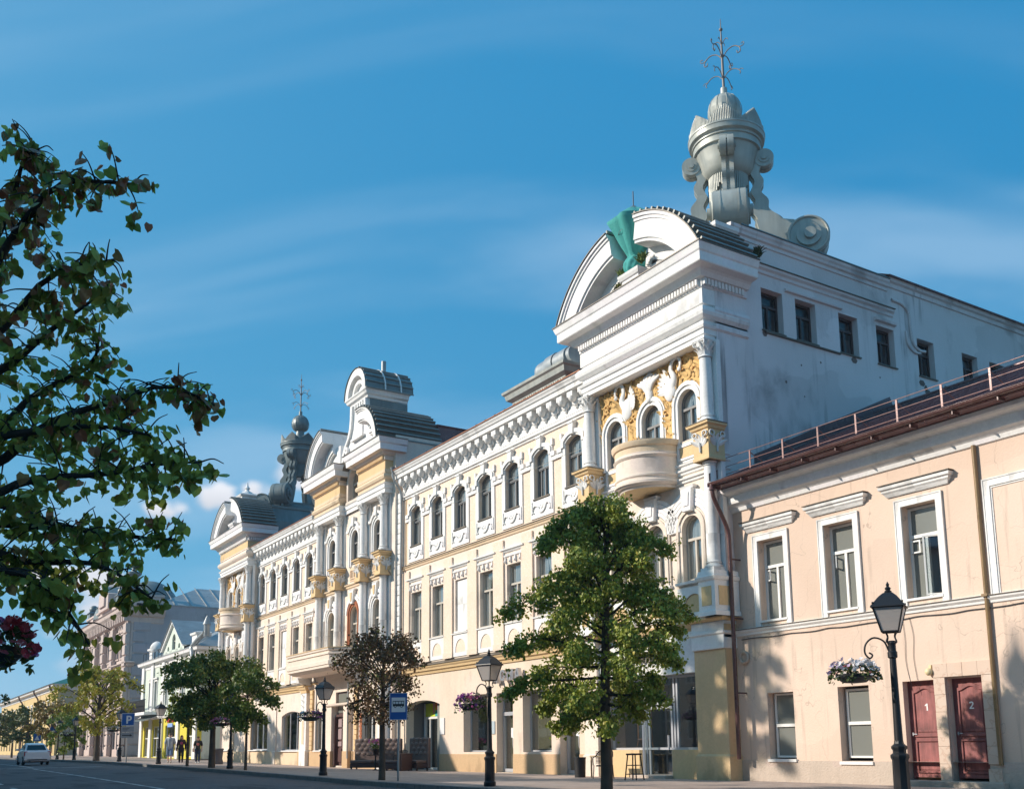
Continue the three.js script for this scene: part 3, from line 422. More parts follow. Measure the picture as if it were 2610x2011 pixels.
// quoined strip and downpipe between the middle block and the right wing
{
  const q = mesh('quoin_strip', [bx(-43.55, -42.86, 4.6, 13.1, 0, 0.13)], M.white, B);
  const st = done([rbx(-0.33, 0.33, -0.235, 0.235, 0, 0.07, 0.02)]);
  for (let i = 0; i < 17; i++) mesh('quoin', st, M.white, q, [-43.2, 4.87 + i * 0.495, 0.125]);
  const dp = (x, z0) => mesh('downpipe', [tube([[x, 14.05, 0.62], [x, 13.7, 0.62], [x + 0.03, 13.4, 0.45], [x + 0.05, 13.1, 0.24], [x + 0.05, 12.8, z0], [x + 0.05, 9, z0], [x + 0.05, 0.4, z0]], 0.055, 50, 8), cyl(0.06, 0.15, 13.95, 14.2, 8).translate(x, 0, 0.62)], M.galv, B);
  dp(-42.82, 0.2); dp(-53.35, 0.2);
  mesh('brick_scar', [bx(-42.62, -42.55, 9.5, 12.7, 0, 0.02), bx(-42.62, -42.55, 4.8, 9.1, 0, 0.02)], M.ochre, B);
}

// ---- half-round pediment piece with sheet-metal back and battens
function arcPediment(parent, x, y, R, a0, a1, zB, zF, mat, spec = 1) {
  const m = mesh('pediment', [ring(x, y, R - 0.1 * spec, R, a0, a1, zB, zF, 24), ring(x, y, R - 0.2 * spec, R - 0.1 * spec, a0, a1, zB, zF - 0.06, 24), ring(x, y, R - 0.78 * spec, R - 0.2 * spec, a0, a1, zB, zF - 0.11, 24), ring(x, y, R - 0.88 * spec, R - 0.78 * spec, a0, a1, zB, zF - 0.17, 24), ring(x, y, R - 1.15 * spec, R - 0.88 * spec, a0, a1, zB, zF - 0.75, 24), ring(x, y, R - 1.5 * spec, R - 1.15 * spec, a0, a1, zB, zF - 0.68, 24), ring(x, y, R - 1.62 * spec, R - 1.5 * spec, a0, a1, zB, zF - 0.75, 24)], mat, parent);
  const g = []; for (let i = 0; i < 24; i++) { const a = lerp(a0, a1, i / 24), b = lerp(a0, a1, (i + 1) / 24), r1 = R + 0.035, P = (t, z) => [x + r1 * Math.cos(t), y + r1 * Math.sin(t), z]; g.push([P(a, zF + 0.04), P(a, zB), P(b, zB), P(b, zF + 0.04)], [P(a, zF + 0.04), P(b, zF + 0.04), [x + R * Math.cos(b), y + R * Math.sin(b), zF + 0.04], [x + R * Math.cos(a), y + R * Math.sin(a), zF + 0.04]]); }
  mesh('pediment_roof', [quads(g)], M.ledge, m);
  const n = Math.max(3, Math.round(Math.abs(a1 - a0) * R / 0.3)), b = done([bx(-0.035, 0.035, 0, 0.11, zB, zF - 0.05)]);
  for (let i = 0; i <= n; i++) { const a = lerp(a0, a1, i / n), k = mesh('roof_batten', b, M.rib, m, [x + (R + 0.03) * Math.cos(a), y + (R + 0.03) * Math.sin(a), 0]); k.rotation.z = a - PI / 2; }
  return m;
}
// ---- arched window with moulded white surround
function archWindow(parent, x, z, w, y0, y1, o = {}) {
  const p = casement(w, y0, y1, w / 2, { depth: 0.16, transom: lerp(y0, y1, 0.64), mat: o.mat ?? M.frameGrey, curtain: o.curtain ?? 2, upper: 0 });
  p.position.set(x, 0, z); parent.add(p);
  mesh('window_surround', [band(0, w, y0 - 0.1, y1, w / 2, 0.12, 0, 0.05), band(0, w + 0.24, y0 - 0.1, y1 + 0.12, w / 2 + 0.12, 0.09, 0, 0.1), band(0, w + 0.42, y0 - 0.1, y1 + 0.21, w / 2 + 0.21, 0.06, 0, 0.06)], o.sur ?? M.white, p);
  return p;
}
// ---- crown turret on four scrolled legs
const spiral = (r0, r1, turns, z0, z1, t) => { const p = [], n = 40; for (let i = 0; i <= n; i++) { const a = i / n * turns * 2 * PI, r = lerp(r0, r1, i / n); p.push([r * Math.cos(a), r * Math.sin(a)]); } const q = p.map(([a, b], i) => { const l = Math.hypot(a, b); return [a * (l - t) / l, b * (l - t) / l]; }).reverse(); return ext(poly([...p, ...q]), z0, z1); };
const legGeo = done((() => { // one leg in the plane x (outwards) / y, width along z; foot roll at x = 2.55, head scroll at x = 1.45
  const outer = [], inner = [], N = 36;
  for (let i = 0; i <= N; i++) { const t = i / N, y = lerp(4.3, 1.85, t), wv = 0.075 * Math.sin(t * 21); outer.push([1.17 + wv + 0.75 * Math.max(0, t - 0.35) ** 2.2 * 2.2 - 0.04 * t, y]); }
  for (let i = 0; i <= N; i++) { const t = i / N, y = lerp(4.3, 0.1, t), wv = 0.075 * Math.sin(t * 36) * (t < 0.58 ? 1 : 0); inner.push([0.84 + wv + 0.9 * Math.max(0, t - 0.45) ** 1.6 * 2.0, y]); }
  const strip = poly([...outer, [2.2, 1.78], [2.24, 1.6], [2.32, 1.48], [2.62, 1.5], [2.8, 0.1], ...inner.reverse()]);
  const g = [];
  for (const [a, b] of [[-0.21, -0.06], [0.06, 0.21]]) g.push(ext(strip, a, b));
  g.push(ext(strip, -0.06, 0.06).scale(0.93, 0.99, 1));
  for (const [a, b] of [[-0.24, -0.02], [0.02, 0.24]]) g.push(mv(new THREE.CylinderGeometry(0.34, 0.34, b - a, 22).rotateX(PI / 2), 1.28, 4.25, (a + b) / 2));
  g.push(mv(new THREE.CylinderGeometry(0.2, 0.2, 0.54, 18).rotateX(PI / 2), 1.28, 4.25, 0), mv(new THREE.CylinderGeometry(0.1, 0.1, 0.62, 12).rotateX(PI / 2), 1.28, 4.25, 0));
  g.push(mv(new THREE.CylinderGeometry(0.72, 0.72, 1.06, 32).rotateX(PI / 2), 2.62, 1.0, 0), mv(new THREE.CylinderGeometry(0.735, 0.735, 0.04, 32).rotateX(PI / 2), 2.62, 1.0, 0.3), mv(new THREE.CylinderGeometry(0.735, 0.735, 0.04, 32).rotateX(PI / 2), 2.62, 1.0, -0.3), ...[-0.54, 0.54].map((z) => new THREE.TorusGeometry(0.66, 0.045, 6, 32).translate(2.62, 1.0, z)));
  g.push(mv(new THREE.CylinderGeometry(0.42, 0.42, 1.3, 26).rotateX(PI / 2), 2.62, 0.98, 0), mv(new THREE.CylinderGeometry(0.2, 0.2, 1.5, 18).rotateX(PI / 2), 2.66, 0.98, 0));
  return g;
})());
function turret(cx, cz, y, mat, label, up = 0) { // y = level of the leg feet
  const t = mesh('turret', [lathe([[0.02, 2.9], [0.60, 2.9], [0.62, 3.2], [0.66, 3.52], [0.72, 3.58], [0.8, 3.62], [0.92, 3.8], [1.0, 4.1], [1.1, 4.45], [1.14, 4.55]], 32)], mat, B, [cx, y - 0.68, cz]);
  t.userData.label = label;
  for (let k = 0; k < 4; k++) mesh('scroll_leg', legGeo, mat, t, [0, -0.07, 0]).rotation.y = PI / 4 + k * PI / 2;
  mesh('crown_ring', [lathe([[1.13, 4.5], [1.2, 4.52], [1.2, 4.74], [1.25, 4.76], [1.25, 4.8], [1.22, 4.82], [1.24, 4.86], [1.34, 4.9], [1.36, 5.05], [1.38, 5.07], [1.38, 5.13], [1.33, 5.16], [0.7, 5.26], [0.45, 5.4], [0.34, 5.75]], 40)], mat, t);
  const rodsD = [], r = rng(4);
  for (let k = 0; k < 58; k++) { const a = k / 58 * 2 * PI, d = 0.75 + 0.55 * Math.abs(Math.sin(a * 2 + 0.8)); rodsD.push(cyl(0.035, 0.035, 4.0 - d * 1.05, 3.6, 6).translate(0.69 * Math.cos(a), 0, 0.69 * Math.sin(a))); }
  stuff(mesh('hanging_rods', rodsD, mat, t));
  const pt = [], cq = [], cd = (a) => 0.1 + 0.5 * (1 - Math.abs(((a / (2 * PI) * 7 + 0.62) % 1) - 0.5) * 2); for (let k = 0; k < 140; k++) { const a = k / 140 * 2 * PI, b = (k + 1) / 140 * 2 * PI, d = cd(a), P = (q, y, dd) => [(1.29 - 0.05 * dd) * Math.cos(q), y, (1.29 - 0.05 * dd) * Math.sin(q)]; pt.push(cyl(0.027, 0.024, 5.14, 5.18 + d, 5).translate((1.32 - 0.05 * d) * Math.cos(a), 0, (1.32 - 0.05 * d) * Math.sin(a))); cq.push([P(a, 5.14, 0), P(b, 5.14, 0), P(b, 5.14 + cd(b), 1), P(a, 5.14 + d, 1)]); }
  stuff(mesh('crown_points', [pt, quads(cq)], mat, t));
  mesh('ball', [lathe([[0.3, 5.72], [0.5, 5.85], [0.6, 6.08], [0.62, 6.3], [0.56, 6.58], [0.44, 6.76], [0.28, 6.88], [0.12, 6.92]].map(([a, b]) => [a, b + up]), 10), cyl(0.4, 0.26, 5.3, 5.8 + up, 14), ...[...Array(10)].map((_, k) => ry(tube([[0.5, 5.87 + up, 0], [0.61, 6.12 + up, 0], [0.6, 6.4 + up, 0], [0.45, 6.74 + up, 0], [0.15, 6.92 + up, 0]], 0.012, 10, 4), k * PI / 5))], mat, t);
  mesh('cap', [cyl(0.13, 0.12, 6.86 + up, 7.22 + up, 14)], mat, t);
  const sp = [taper([[0, 7.2, 0], [0, 8.5, 0], [0, 10.05, 0]], [0.05, 0.045, 0.012], 8), sph(0.07, 0, 9.62, 0, 8), sph(0.075, 0, 8.55, 0, 8), sph(0.06, 0, 7.7, 0, 8)];
  for (let k = 0; k < 4; k++) { const c = (pts, rr) => ry(tube(pts, rr, 22, 5), k * PI / 2 + 0.35);
    sp.push(c([[0.02, 8.45, 0], [0.22, 8.68, 0], [0.48, 8.74, 0], [0.7, 8.58, 0], [0.72, 8.42, 0], [0.6, 8.4, 0], [0.6, 8.5, 0]], 0.02), c([[0.6, 8.66, 0], [0.78, 8.6, 0], [0.88, 8.66, 0], [0.84, 8.74, 0], [0.78, 8.7, 0]], 0.016), c([[0.02, 7.6, 0], [0.2, 7.8, 0], [0.42, 7.84, 0], [0.62, 7.72, 0], [0.7, 7.6, 0], [0.66, 7.54, 0]], 0.017), c([[0.62, 7.72, 0], [0.74, 7.72, 0], [0.8, 7.66, 0]], 0.013), c([[0.02, 9.0, 0], [0.12, 9.15, 0], [0.22, 9.18, 0], [0.26, 9.1, 0]], 0.015)); }
  mesh('spire', sp.map((q) => [q].flat().map((e) => e.translate(0, up, 0))), flat([0.2, 0.18, 0.17], 0.6, 0.4), t);
  return t;
}

// ---- end pavilion: banded ground floor, arched windows, columns, entablature, broken pediment
const goldLeaves = (x0, x1, y0, y1, z, seed, avoid) => { // dense plaster foliage between the arches
  const r = rng(seed), g = [];
  for (let k = 0; k < 420; k++) { const x = lerp(x0, x1, r()), y = lerp(y0, y1, r()); if (avoid(x, y)) continue; g.push(mv(rz(flowerLeaf(0.24 + 0.22 * r(), 0.05 + 0.035 * r(), 0.25), (r() - 0.5) * 2.4), x, y - 0.1, z + 0.02 * r())); if (k % 6 === 0) g.push(ring(x, y, 0.05, 0.09, 0.4, 5.6, z, z + 0.07, 12)); }
  return g;
};
function swan(s) { // white plaster swan: curved neck, body and spread wing; s = side it faces
  const g = [taper([[0, 0, 0.08], [0.12, 0.25, 0.14], [0.02, 0.5, 0.16], [0.1, 0.74, 0.16], [0.3, 0.78, 0.16], [0.4, 0.6, 0.16], [0.36, 0.42, 0.17]], [0.15, 0.11, 0.075, 0.06, 0.055, 0.05, 0.035], 8), new THREE.SphereGeometry(1, 12, 9).scale(0.24, 0.34, 0.15).translate(-0.08, -0.05, 0.08), sph(0.07, 0.36, 0.42, 0.17, 8)];
  for (let k = 0; k < 7; k++) g.push(mv(rz(flowerLeaf(0.62 - 0.03 * k, 0.085, 0.12), 0.35 + k * 0.2), -0.1, 0.1 - k * 0.03, 0.08 + 0.012 * k));
  return s > 0 ? g : mir(g);
}
const shellGeo = (() => { const g = [new THREE.SphereGeometry(1, 12, 9).scale(0.16, 0.5, 0.13).translate(0, 12.42, 0.4)]; for (let k = -3; k <= 3; k++) g.push(taper([[0, 12.15, 0.42], [k * 0.055, 12.5, 0.47], [k * 0.13, 12.78 - Math.abs(k) * 0.05, 0.46], [k * 0.14, 12.86 - Math.abs(k) * 0.06, 0.4]], [0.05, 0.08, 0.085, 0.05], 7)); g.push(sph(0.1, 0, 12.06, 0.44, 8)); return g; })();
function pavilion(cx, o) {
  const W = o.wall, X = (x) => cx + x;
  const arches = [[-1.9, 0.86], [0, 0.92], [1.75, 0.86]], lows = [[-1.85, 0.84], [0, 0.9], [1.72, 0.84]];
  mesh('pavilion_wall', [wall(X(-3.35), X(3.1), 4.5, 13.1, -0.05, 0.3, [...arches.map(([x, w], i) => [X(x), w + 0.02, i === 1 ? 9.9 : 10.2, 11.8, w / 2]), ...lows.map(([x, w]) => [X(x), w + 0.02, 5.85, 7.84, w / 2])])], M.cream, B);
  arches.forEach(([x, w], i) => archWindow(B, X(x), 0.3, w, i === 1 ? 9.92 : 10.22, 11.79, { curtain: i + 1 }));
  lows.forEach(([x, w]) => {
    const p = archWindow(B, X(x), 0.3, w, 5.87, 7.83, { mat: M.framePale, sur: M.cream });
    const k = []; for (let j = 0; j < 4; j++) k.push(ring(0, 7.83 - w / 2, w / 2 + 0.3 + j * 0.13, w / 2 + 0.40 + j * 0.13, 0.02, PI - 0.02, 0, 0.09, 20, 0.012));
    mesh('arch_rings', k, M.white, p);
    mesh('keystone', [ext(poly([[-0.17, 7.95], [0.17, 7.95], [0.24, 8.62], [-0.24, 8.62]]), 0, 0.22, 0.015), wrap(-0.22, 0.22, 0, 0.1, [[0, 8.62], [0.06, 8.64], [0.1, 8.72], [0, 8.76]]), ext(poly([[-0.1, 8.1], [0.1, 8.1], [0.14, 8.5], [-0.14, 8.5]]), 0.22, 0.25, 0.01)], M.white, p);
    mesh('sill', [wrap(-0.62, 0.62, 0, 0, [[0, 5.72], [0.12, 5.75], [0.13, 5.82], [0, 5.86]])], M.white, p);
    mesh('apron', [ext((() => { const s = poly([[-0.72, 4.72], [0.72, 4.72], [0.72, 5.66], [-0.72, 5.66]]); s.holes.push(poly(opening(0, 0.96, 4.88, 5.44, 0.45, 12))); return s; })(), 0, 0.06)], M.white, p);
    mesh('apron_panel', [ext(poly(opening(0, 0.94, 4.89, 5.43, 0.44, 12)), 0.002, 0.02)], M.gold, p);
  });
  const yBand = (y, n = 1) => wrap(X(-3.3), X(3.05), 0, 0.3, [[0, y], [0.05, y + 0.02], [0.06, y + 0.08], [0.12, y + 0.11], [0.13, y + 0.16], [0, y + 0.19]], 'r');
  mesh('storey_band', [yBand(8.86), yBand(9.12), yBand(9.3)], M.white, B);
  for (const x of [-1.9, 1.75]) { mesh('parapet_panel', [bx(X(x - 0.55), X(x + 0.55), 9.52, 10.14, 0.3, 0.33), band(X(x), 0.86, 9.66, 10.0, 0, 0.07, 0.33, 0.37, 0.07, 0.07)], M.white, B); mesh('parapet_inset', [bx(X(x - 0.4), X(x + 0.4), 9.68, 9.98, 0.331, 0.345)], M.gold, B); }
  const inArch = (x, y) => { for (const [a, w] of arches) { const dx = x - X(a), R = w / 2 + 0.27; if (Math.abs(dx) < R && y < 11.37) return true; if (dx * dx + (y - 11.37) ** 2 < R * R) return true; } return x > X(2.7) || x < X(-2.72); };
  mesh('gilt_field', [wall(X(-2.72), X(2.72), 10.15, 12.95, 0.3, 0.325, arches.map(([x, w]) => [X(x), w + 0.44, 10.155, 12.0, w / 2 + 0.22]))], M.ornament, B);
  stuff(mesh('gilt_foliage', goldLeaves(X(-2.75), X(2.75), 10.2, 12.9, 0.33, 11, inArch), M.ornament, B));
  mesh('shell', mv(shellGeo.map((q) => [q].flat(9).map((e) => e.clone().translate(0, -12.45, 0).scale(1.25, 1.1, 0.85).translate(0, 12.4, 0))), X(0)), M.white, B);
  const big = (g) => [g].flat(9).map((q) => q.clone().scale(1.2, 1.1, 0.75));
  mesh('swan_relief', mv(big(swan(1)), X(1.15), 12.03, 0.32), M.white, B); mesh('swan_relief', mv(big(swan(-1)), X(-1.2), 12.03, 0.32), M.white, B);
  for (const s of [-1, 1]) {
    const x = X(s * 2.94);
    column(B, x, 10.26, 12.88, 0.62, true); column(B, x, 5.9, 9.14, 0.62, false); pedestal(B, x, 9.14, 10.26, 0.62, M.gold);
    const p = mesh('pedestal', [wrap(-0.34, 0.34, -0.6, 0.34, [[0.05, 4.6], [0.05, 4.72], [0, 4.75], [0, 5.6], [0.04, 5.63], [0.07, 5.72], [0.02, 5.76], [0, 5.9], [-0.34, 5.9]])], M.white, B, [x, 0, 0.62]);
    mesh('pedestal_panel', [bx(-0.2, 0.2, 4.9, 5.45, 0.341, 0.355), bx(0.341, 0.355, 4.9, 5.45, -0.2, 0.2)], M.gold, p);
  }
  // entablature: frieze courses, cushion moulding, dentils, deep cornice
  const x0 = X(-3.08), x1 = X(3.08), z0 = 0.76, E = (prof, m, n = 'entablature') => mesh(n, [wrap(x0, x1, -1, z0, prof)], m, B);
  E([[-0.9, 12.88], [0, 12.88], [0, 13.02], [0.04, 13.04], [0.04, 13.2], [0.09, 13.22], [0.12, 13.3], [0.02, 13.34], [0, 13.36]], o.ent);
  E([[0, 13.36], [0, 13.5], [0.08, 13.52], [0.16, 13.6], [0.19, 13.7], [0.17, 13.8], [0.1, 13.88], [0, 13.9], [0, 13.97], [0.05, 13.99], [0.05, 14.05]], o.ent2);
  E([[0.05, 14.05], [0.05, 14.46], [0.03, 14.48]], o.ent3);
  E([[0.03, 14.48], [0.07, 14.5], [0.07, 14.74], [0.22, 14.76], [0.3, 14.88], [0.36, 14.94], [0.6, 14.97]], o.ent, 'cornice_bed');
  E([[0.6, 14.97], [0.62, 15.0], [0.62, 15.26], [0.66, 15.3], [0.7, 15.42], [0.73, 15.5]], o.ent, 'cornice');
  E([[0.73, 15.5], [0.75, 15.5], [0.75, 15.54], [-0.7, 15.64]], M.ledge, 'cornice_flashing');
  const dn = []; for (let k = 0; k < 46; k++) dn.push(bx(x0 + 0.02 + k * 0.134, x0 + 0.10 + k * 0.134, 14.55, 14.74, z0 + 0.068, z0 + 0.18)); for (let k = 0; k < 12; k++) dn.push(bx(x1 + 0.068, x1 + 0.18, 14.55, 14.74, z0 - 0.05 - k * 0.14, z0 + 0.04 - k * 0.14));
  stuff(mesh('dentils', dn, o.ent, B));
  // broken segmental pediment
  const cy = 13.68, R = 4.14, a0 = Math.asin(1.9 / R), a1 = Math.acos(0.72 / R);
  arcPediment(B, X(0), cy, R, a0, a1, -0.9, 1.4, M.white); arcPediment(B, X(0), cy, R, PI - a1, PI - a0, -0.9, 1.4, M.white);
  const tp = []; for (let i = 0; i <= 20; i++) { const a = lerp(a0, PI - a0, i / 20); tp.push([X(3.4 * Math.cos(a)), Math.min(15.6 + 1.1, cy + 3.4 * Math.sin(a))]); }
  mesh('tympanum', [ext(poly([...tp, [X(-3.2), 15.4], [X(3.2), 15.4]]), -0.8, 0.5), ring(X(0), cy, 2.55, 2.8, a0 + 0.28, a1 - 0.12, 0.5, 0.72, 14), ring(X(0), cy, 2.55, 2.8, PI - a1 + 0.12, PI - a0 - 0.28, 0.5, 0.72, 14)], o.tym ?? M.white, B);
  mesh('pediment_pedestal', [wrap(X(-0.42), X(0.42), 0.2, 1.0, [[0.04, 15.6], [0.02, 15.7], [0, 15.72], [0, 16.0], [0.05, 16.03], [0.1, 16.12], [0.12, 16.2], [-0.42, 16.28]])], M.white, B);
  // steep sheet-metal roof that carries the turret
  mesh('turret_roof', [wrap(X(-2.3), X(2.3), -6.6, -0.85, [[0.15, 14.6], [0.1, 16.2], [-0.3, 17.15], [-0.25, 17.2], [-0.25, 17.34], [-0.35, 17.38], [-1.0, 17.75], [-2.4, 18.0]]), bx(X(-0.9), X(0.9), 17.4, 18.02, -4.6, -2.8)], o.roof, B);
  turret(X(0), -3.66, 18.0, o.metal, o.turret, o.up);
}
const T1 = 'pale grey metal crown turret on the right pavilion', T2 = 'dark grey metal crown turret on the far left pavilion';
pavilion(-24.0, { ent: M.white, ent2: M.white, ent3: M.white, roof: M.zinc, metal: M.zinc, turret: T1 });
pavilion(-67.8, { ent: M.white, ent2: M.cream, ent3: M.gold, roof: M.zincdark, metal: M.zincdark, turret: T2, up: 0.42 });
{ // small white lantern with a pointed lid on the left pavilion's pediment
  const l = mesh('lantern_block', [wrap(-0.5, 0.5, -0.5, 0.5, [[0, 16.2], [0, 17.9], [0.1, 17.95], [0.16, 18.05], [-0.1, 18.2]]), lathe([[0.5, 18.1], [0.36, 18.3], [0.15, 18.42], [0.12, 18.55], [0.2, 18.6], [0.08, 18.75], [0.02, 19.05]], 12)], M.white, B, [-67.5, 0.1, 0.1]);
}
// round balconies of both pavilions
const balcGeo = done([lathe([[1.06, 8.98], [1.08, 9.0], [1.09, 9.06], [1.18, 9.07], [1.2, 9.1], [1.23, 9.115], [1.26, 9.12], [1.26, 9.2], [1.2, 9.24], [1.2, 9.3], [1.24, 9.34], [1.24, 9.4], [1.2, 9.42], [1.2, 9.92], [1.24, 9.95], [1.27, 10.0], [1.22, 10.04], [1.22, 10.1]], 40, -PI / 2, PI)]);
const balcTop = done([lathe([[1.22, 10.1], [1.22, 10.28], [1.27, 10.3], [1.32, 10.4], [1.32, 10.46], [1.0, 10.48], [1.0, 9.3], [0.02, 9.28]], 40, -PI / 2, PI)]);
const balcSoffit = done([lathe([[0.02, 8.975], [1.06, 8.98]], 40, -PI / 2, PI)]);
for (const cx of [-24.0, -67.8]) { const b = mesh('round_balcony', balcGeo, M.cream, B, [cx, -0.15, 0.3]); mesh('balcony_rim', balcTop, M.creamgold, b); mesh('balcony_soffit', balcSoffit, M.gold, b); }

// right pavilion ground floor: corner pier, left pier, fascia, shop front
{
  const pier = (x0, x1, m) => { mesh('ground_pier', [wrap(x0, x1, -0.3, 0.45, [[0.05, -0.3], [0.05, 0.68], [0, 0.74], [0, 4.0], [0.03, 4.02], [0.03, 4.4]])], m, B); mesh('pier_cap', [wrap(x0 + 0.02, x1 - 0.02, -0.3, 0.47, [[0.02, 3.7], [0.05, 3.72], [0.05, 4.1], [0.1, 4.14], [0.1, 4.2], [0.04, 4.22], [0.04, 4.5]])], M.white, B); mesh('pier_flashing', [wrap(x0, x1, -0.3, 0.5, [[0.06, 4.5], [0.12, 4.54], [0.18, 4.56], [0.18, 4.6], [-0.3, 4.62]])], M.gold, B); };
  pier(-22.25, -20.95, M.ochre); pier(-27.85, -27.1, M.cream);
  mesh('shop_fascia', [bx(-27.1, -22.25, 3.12, 4.4, 0.0, 0.34)], M.shopwhite, B);
  mesh('lower_band', [wrap(-27.1, -22.25, 0, 0.3, [[0, 4.2], [0.06, 4.4], [0.1, 4.42], [0.16, 4.52], [0.18, 4.58], [0, 4.62]], '')], M.gold, B);
  mesh('stall_riser', [bx(-26.95, -25.3, 0, 0.86, -0.25, 0.18)], M.gold, B); mesh('stall_riser', [bx(-23.72, -22.25, 0, 0.86, -0.25, 0.18)], M.gold, B);
  const fr = [];
  for (const x of [-26.95, -25.42, -25.28, -23.86, -23.72, -22.32]) fr.push(bx(x - 0.03, x + 0.04, 0.0 + (x < -26 || x > -23 || true ? 0.02 : 0), 3.12, -0.16, -0.08));
  fr.push(bx(-26.95, -22.3, 0.86, 0.93, -0.165, -0.07), bx(-26.95, -22.3, 3.04, 3.12, -0.165, -0.07), bx(-25.25, -23.9, 2.25, 2.36, -0.166, -0.06));
  const f = mesh('shop_front', fr, M.alu, B);
  for (const [a, b, c, d] of [[-26.9, -25.45, 0.93, 3.04], [-23.68, -22.36, 0.93, 3.04], [-25.22, -23.9, 2.36, 3.04]]) mesh('pane', [bx(a, b, c, d, -0.125, -0.119)], M.glass, f);
  const dl = mesh('shop_door', [band(0, 1.02, 0.1, 2.12, 0, 0.08, -0.03, 0.03, 0.08, 0.08), bx(0.4, 0.43, 0.85, 1.3, 0.03, 0.09)], M.alu, B, [-24.55, 0, -0.12]); mesh('pane', [bx(-0.5, 0.5, 0.1, 2.12, -0.004, 0.004)], M.glass, dl);
  const d2 = mesh('open_door', [band(0.3, 0.5, 0.1, 2.12, 0, 0.06, -0.03, 0.03, 0.06, 0.06)], M.alu, B, [-25.22, 0, -0.1]); d2.rotation.y = -0.9; mesh('pane', [bx(0.05, 0.55, 0.1, 2.12, -0.004, 0.004)], M.glass, d2);
  mesh('door_step', [rbx(-25.4, -23.7, -0.1, 0.1, -0.6, 0.5, 0.02)], M.greyplinth, B);
}
// projecting metal lettering (partly behind the lamp and the tree)
const letter = (ch, size) => new TextGeometry(ch, { font: FONT, size, depth: 0.16 });
const De = (h) => { const w = h * 0.86, s = poly([[0, -0.2 * h], [0.1 * h, -0.2 * h], [0.1 * h, 0], [w - 0.1 * h, 0], [w - 0.1 * h, -0.2 * h], [w, -0.2 * h], [w, 0.14 * h], [w - 0.12 * h, 0.14 * h], [w - 0.12 * h, h], [0.2 * h, h], [0.2 * h, 0.6 * h], [0.1 * h, 0.14 * h], [0, 0.14 * h]]); s.holes.push(poly([[0.27 * h, 0.14 * h], [w - 0.28 * h, 0.14 * h], [w - 0.28 * h, 0.86 * h], [0.35 * h, 0.86 * h], [0.35 * h, 0.6 * h]])); return ext(s, 0, 0.16); };
{
  const silver = flat([0.55, 0.55, 0.58], 0.3, 0.7), L = [[De(0.42), -34.25], [letter('O', 0.42), -33.72], [letter('M', 0.42), -33.22], [letter('A', 0.42), -32.62]];
  L.forEach(([g, x]) => mesh('sign_letter', [g], silver, B, [x, 3.52, 0.1]));
  const brown = new THREE.MeshStandardMaterial({ color: col(0.2, 0.16, 0.13), roughness: 0.7 });
  const Pe = ext(poly([[0, 0], [0.07, 0], [0.07, 0.28], [0.21, 0.28], [0.21, 0], [0.28, 0], [0.28, 0.34], [0, 0.34]]), 0, 0.12);
  [[Pe, -24.93], [letter('X', 0.34), -24.5], [letter('A', 0.34), -23.98]].forEach(([g, x]) => mesh('sign_letter', [g], brown, B, [x, 3.55, 0.344]));
}
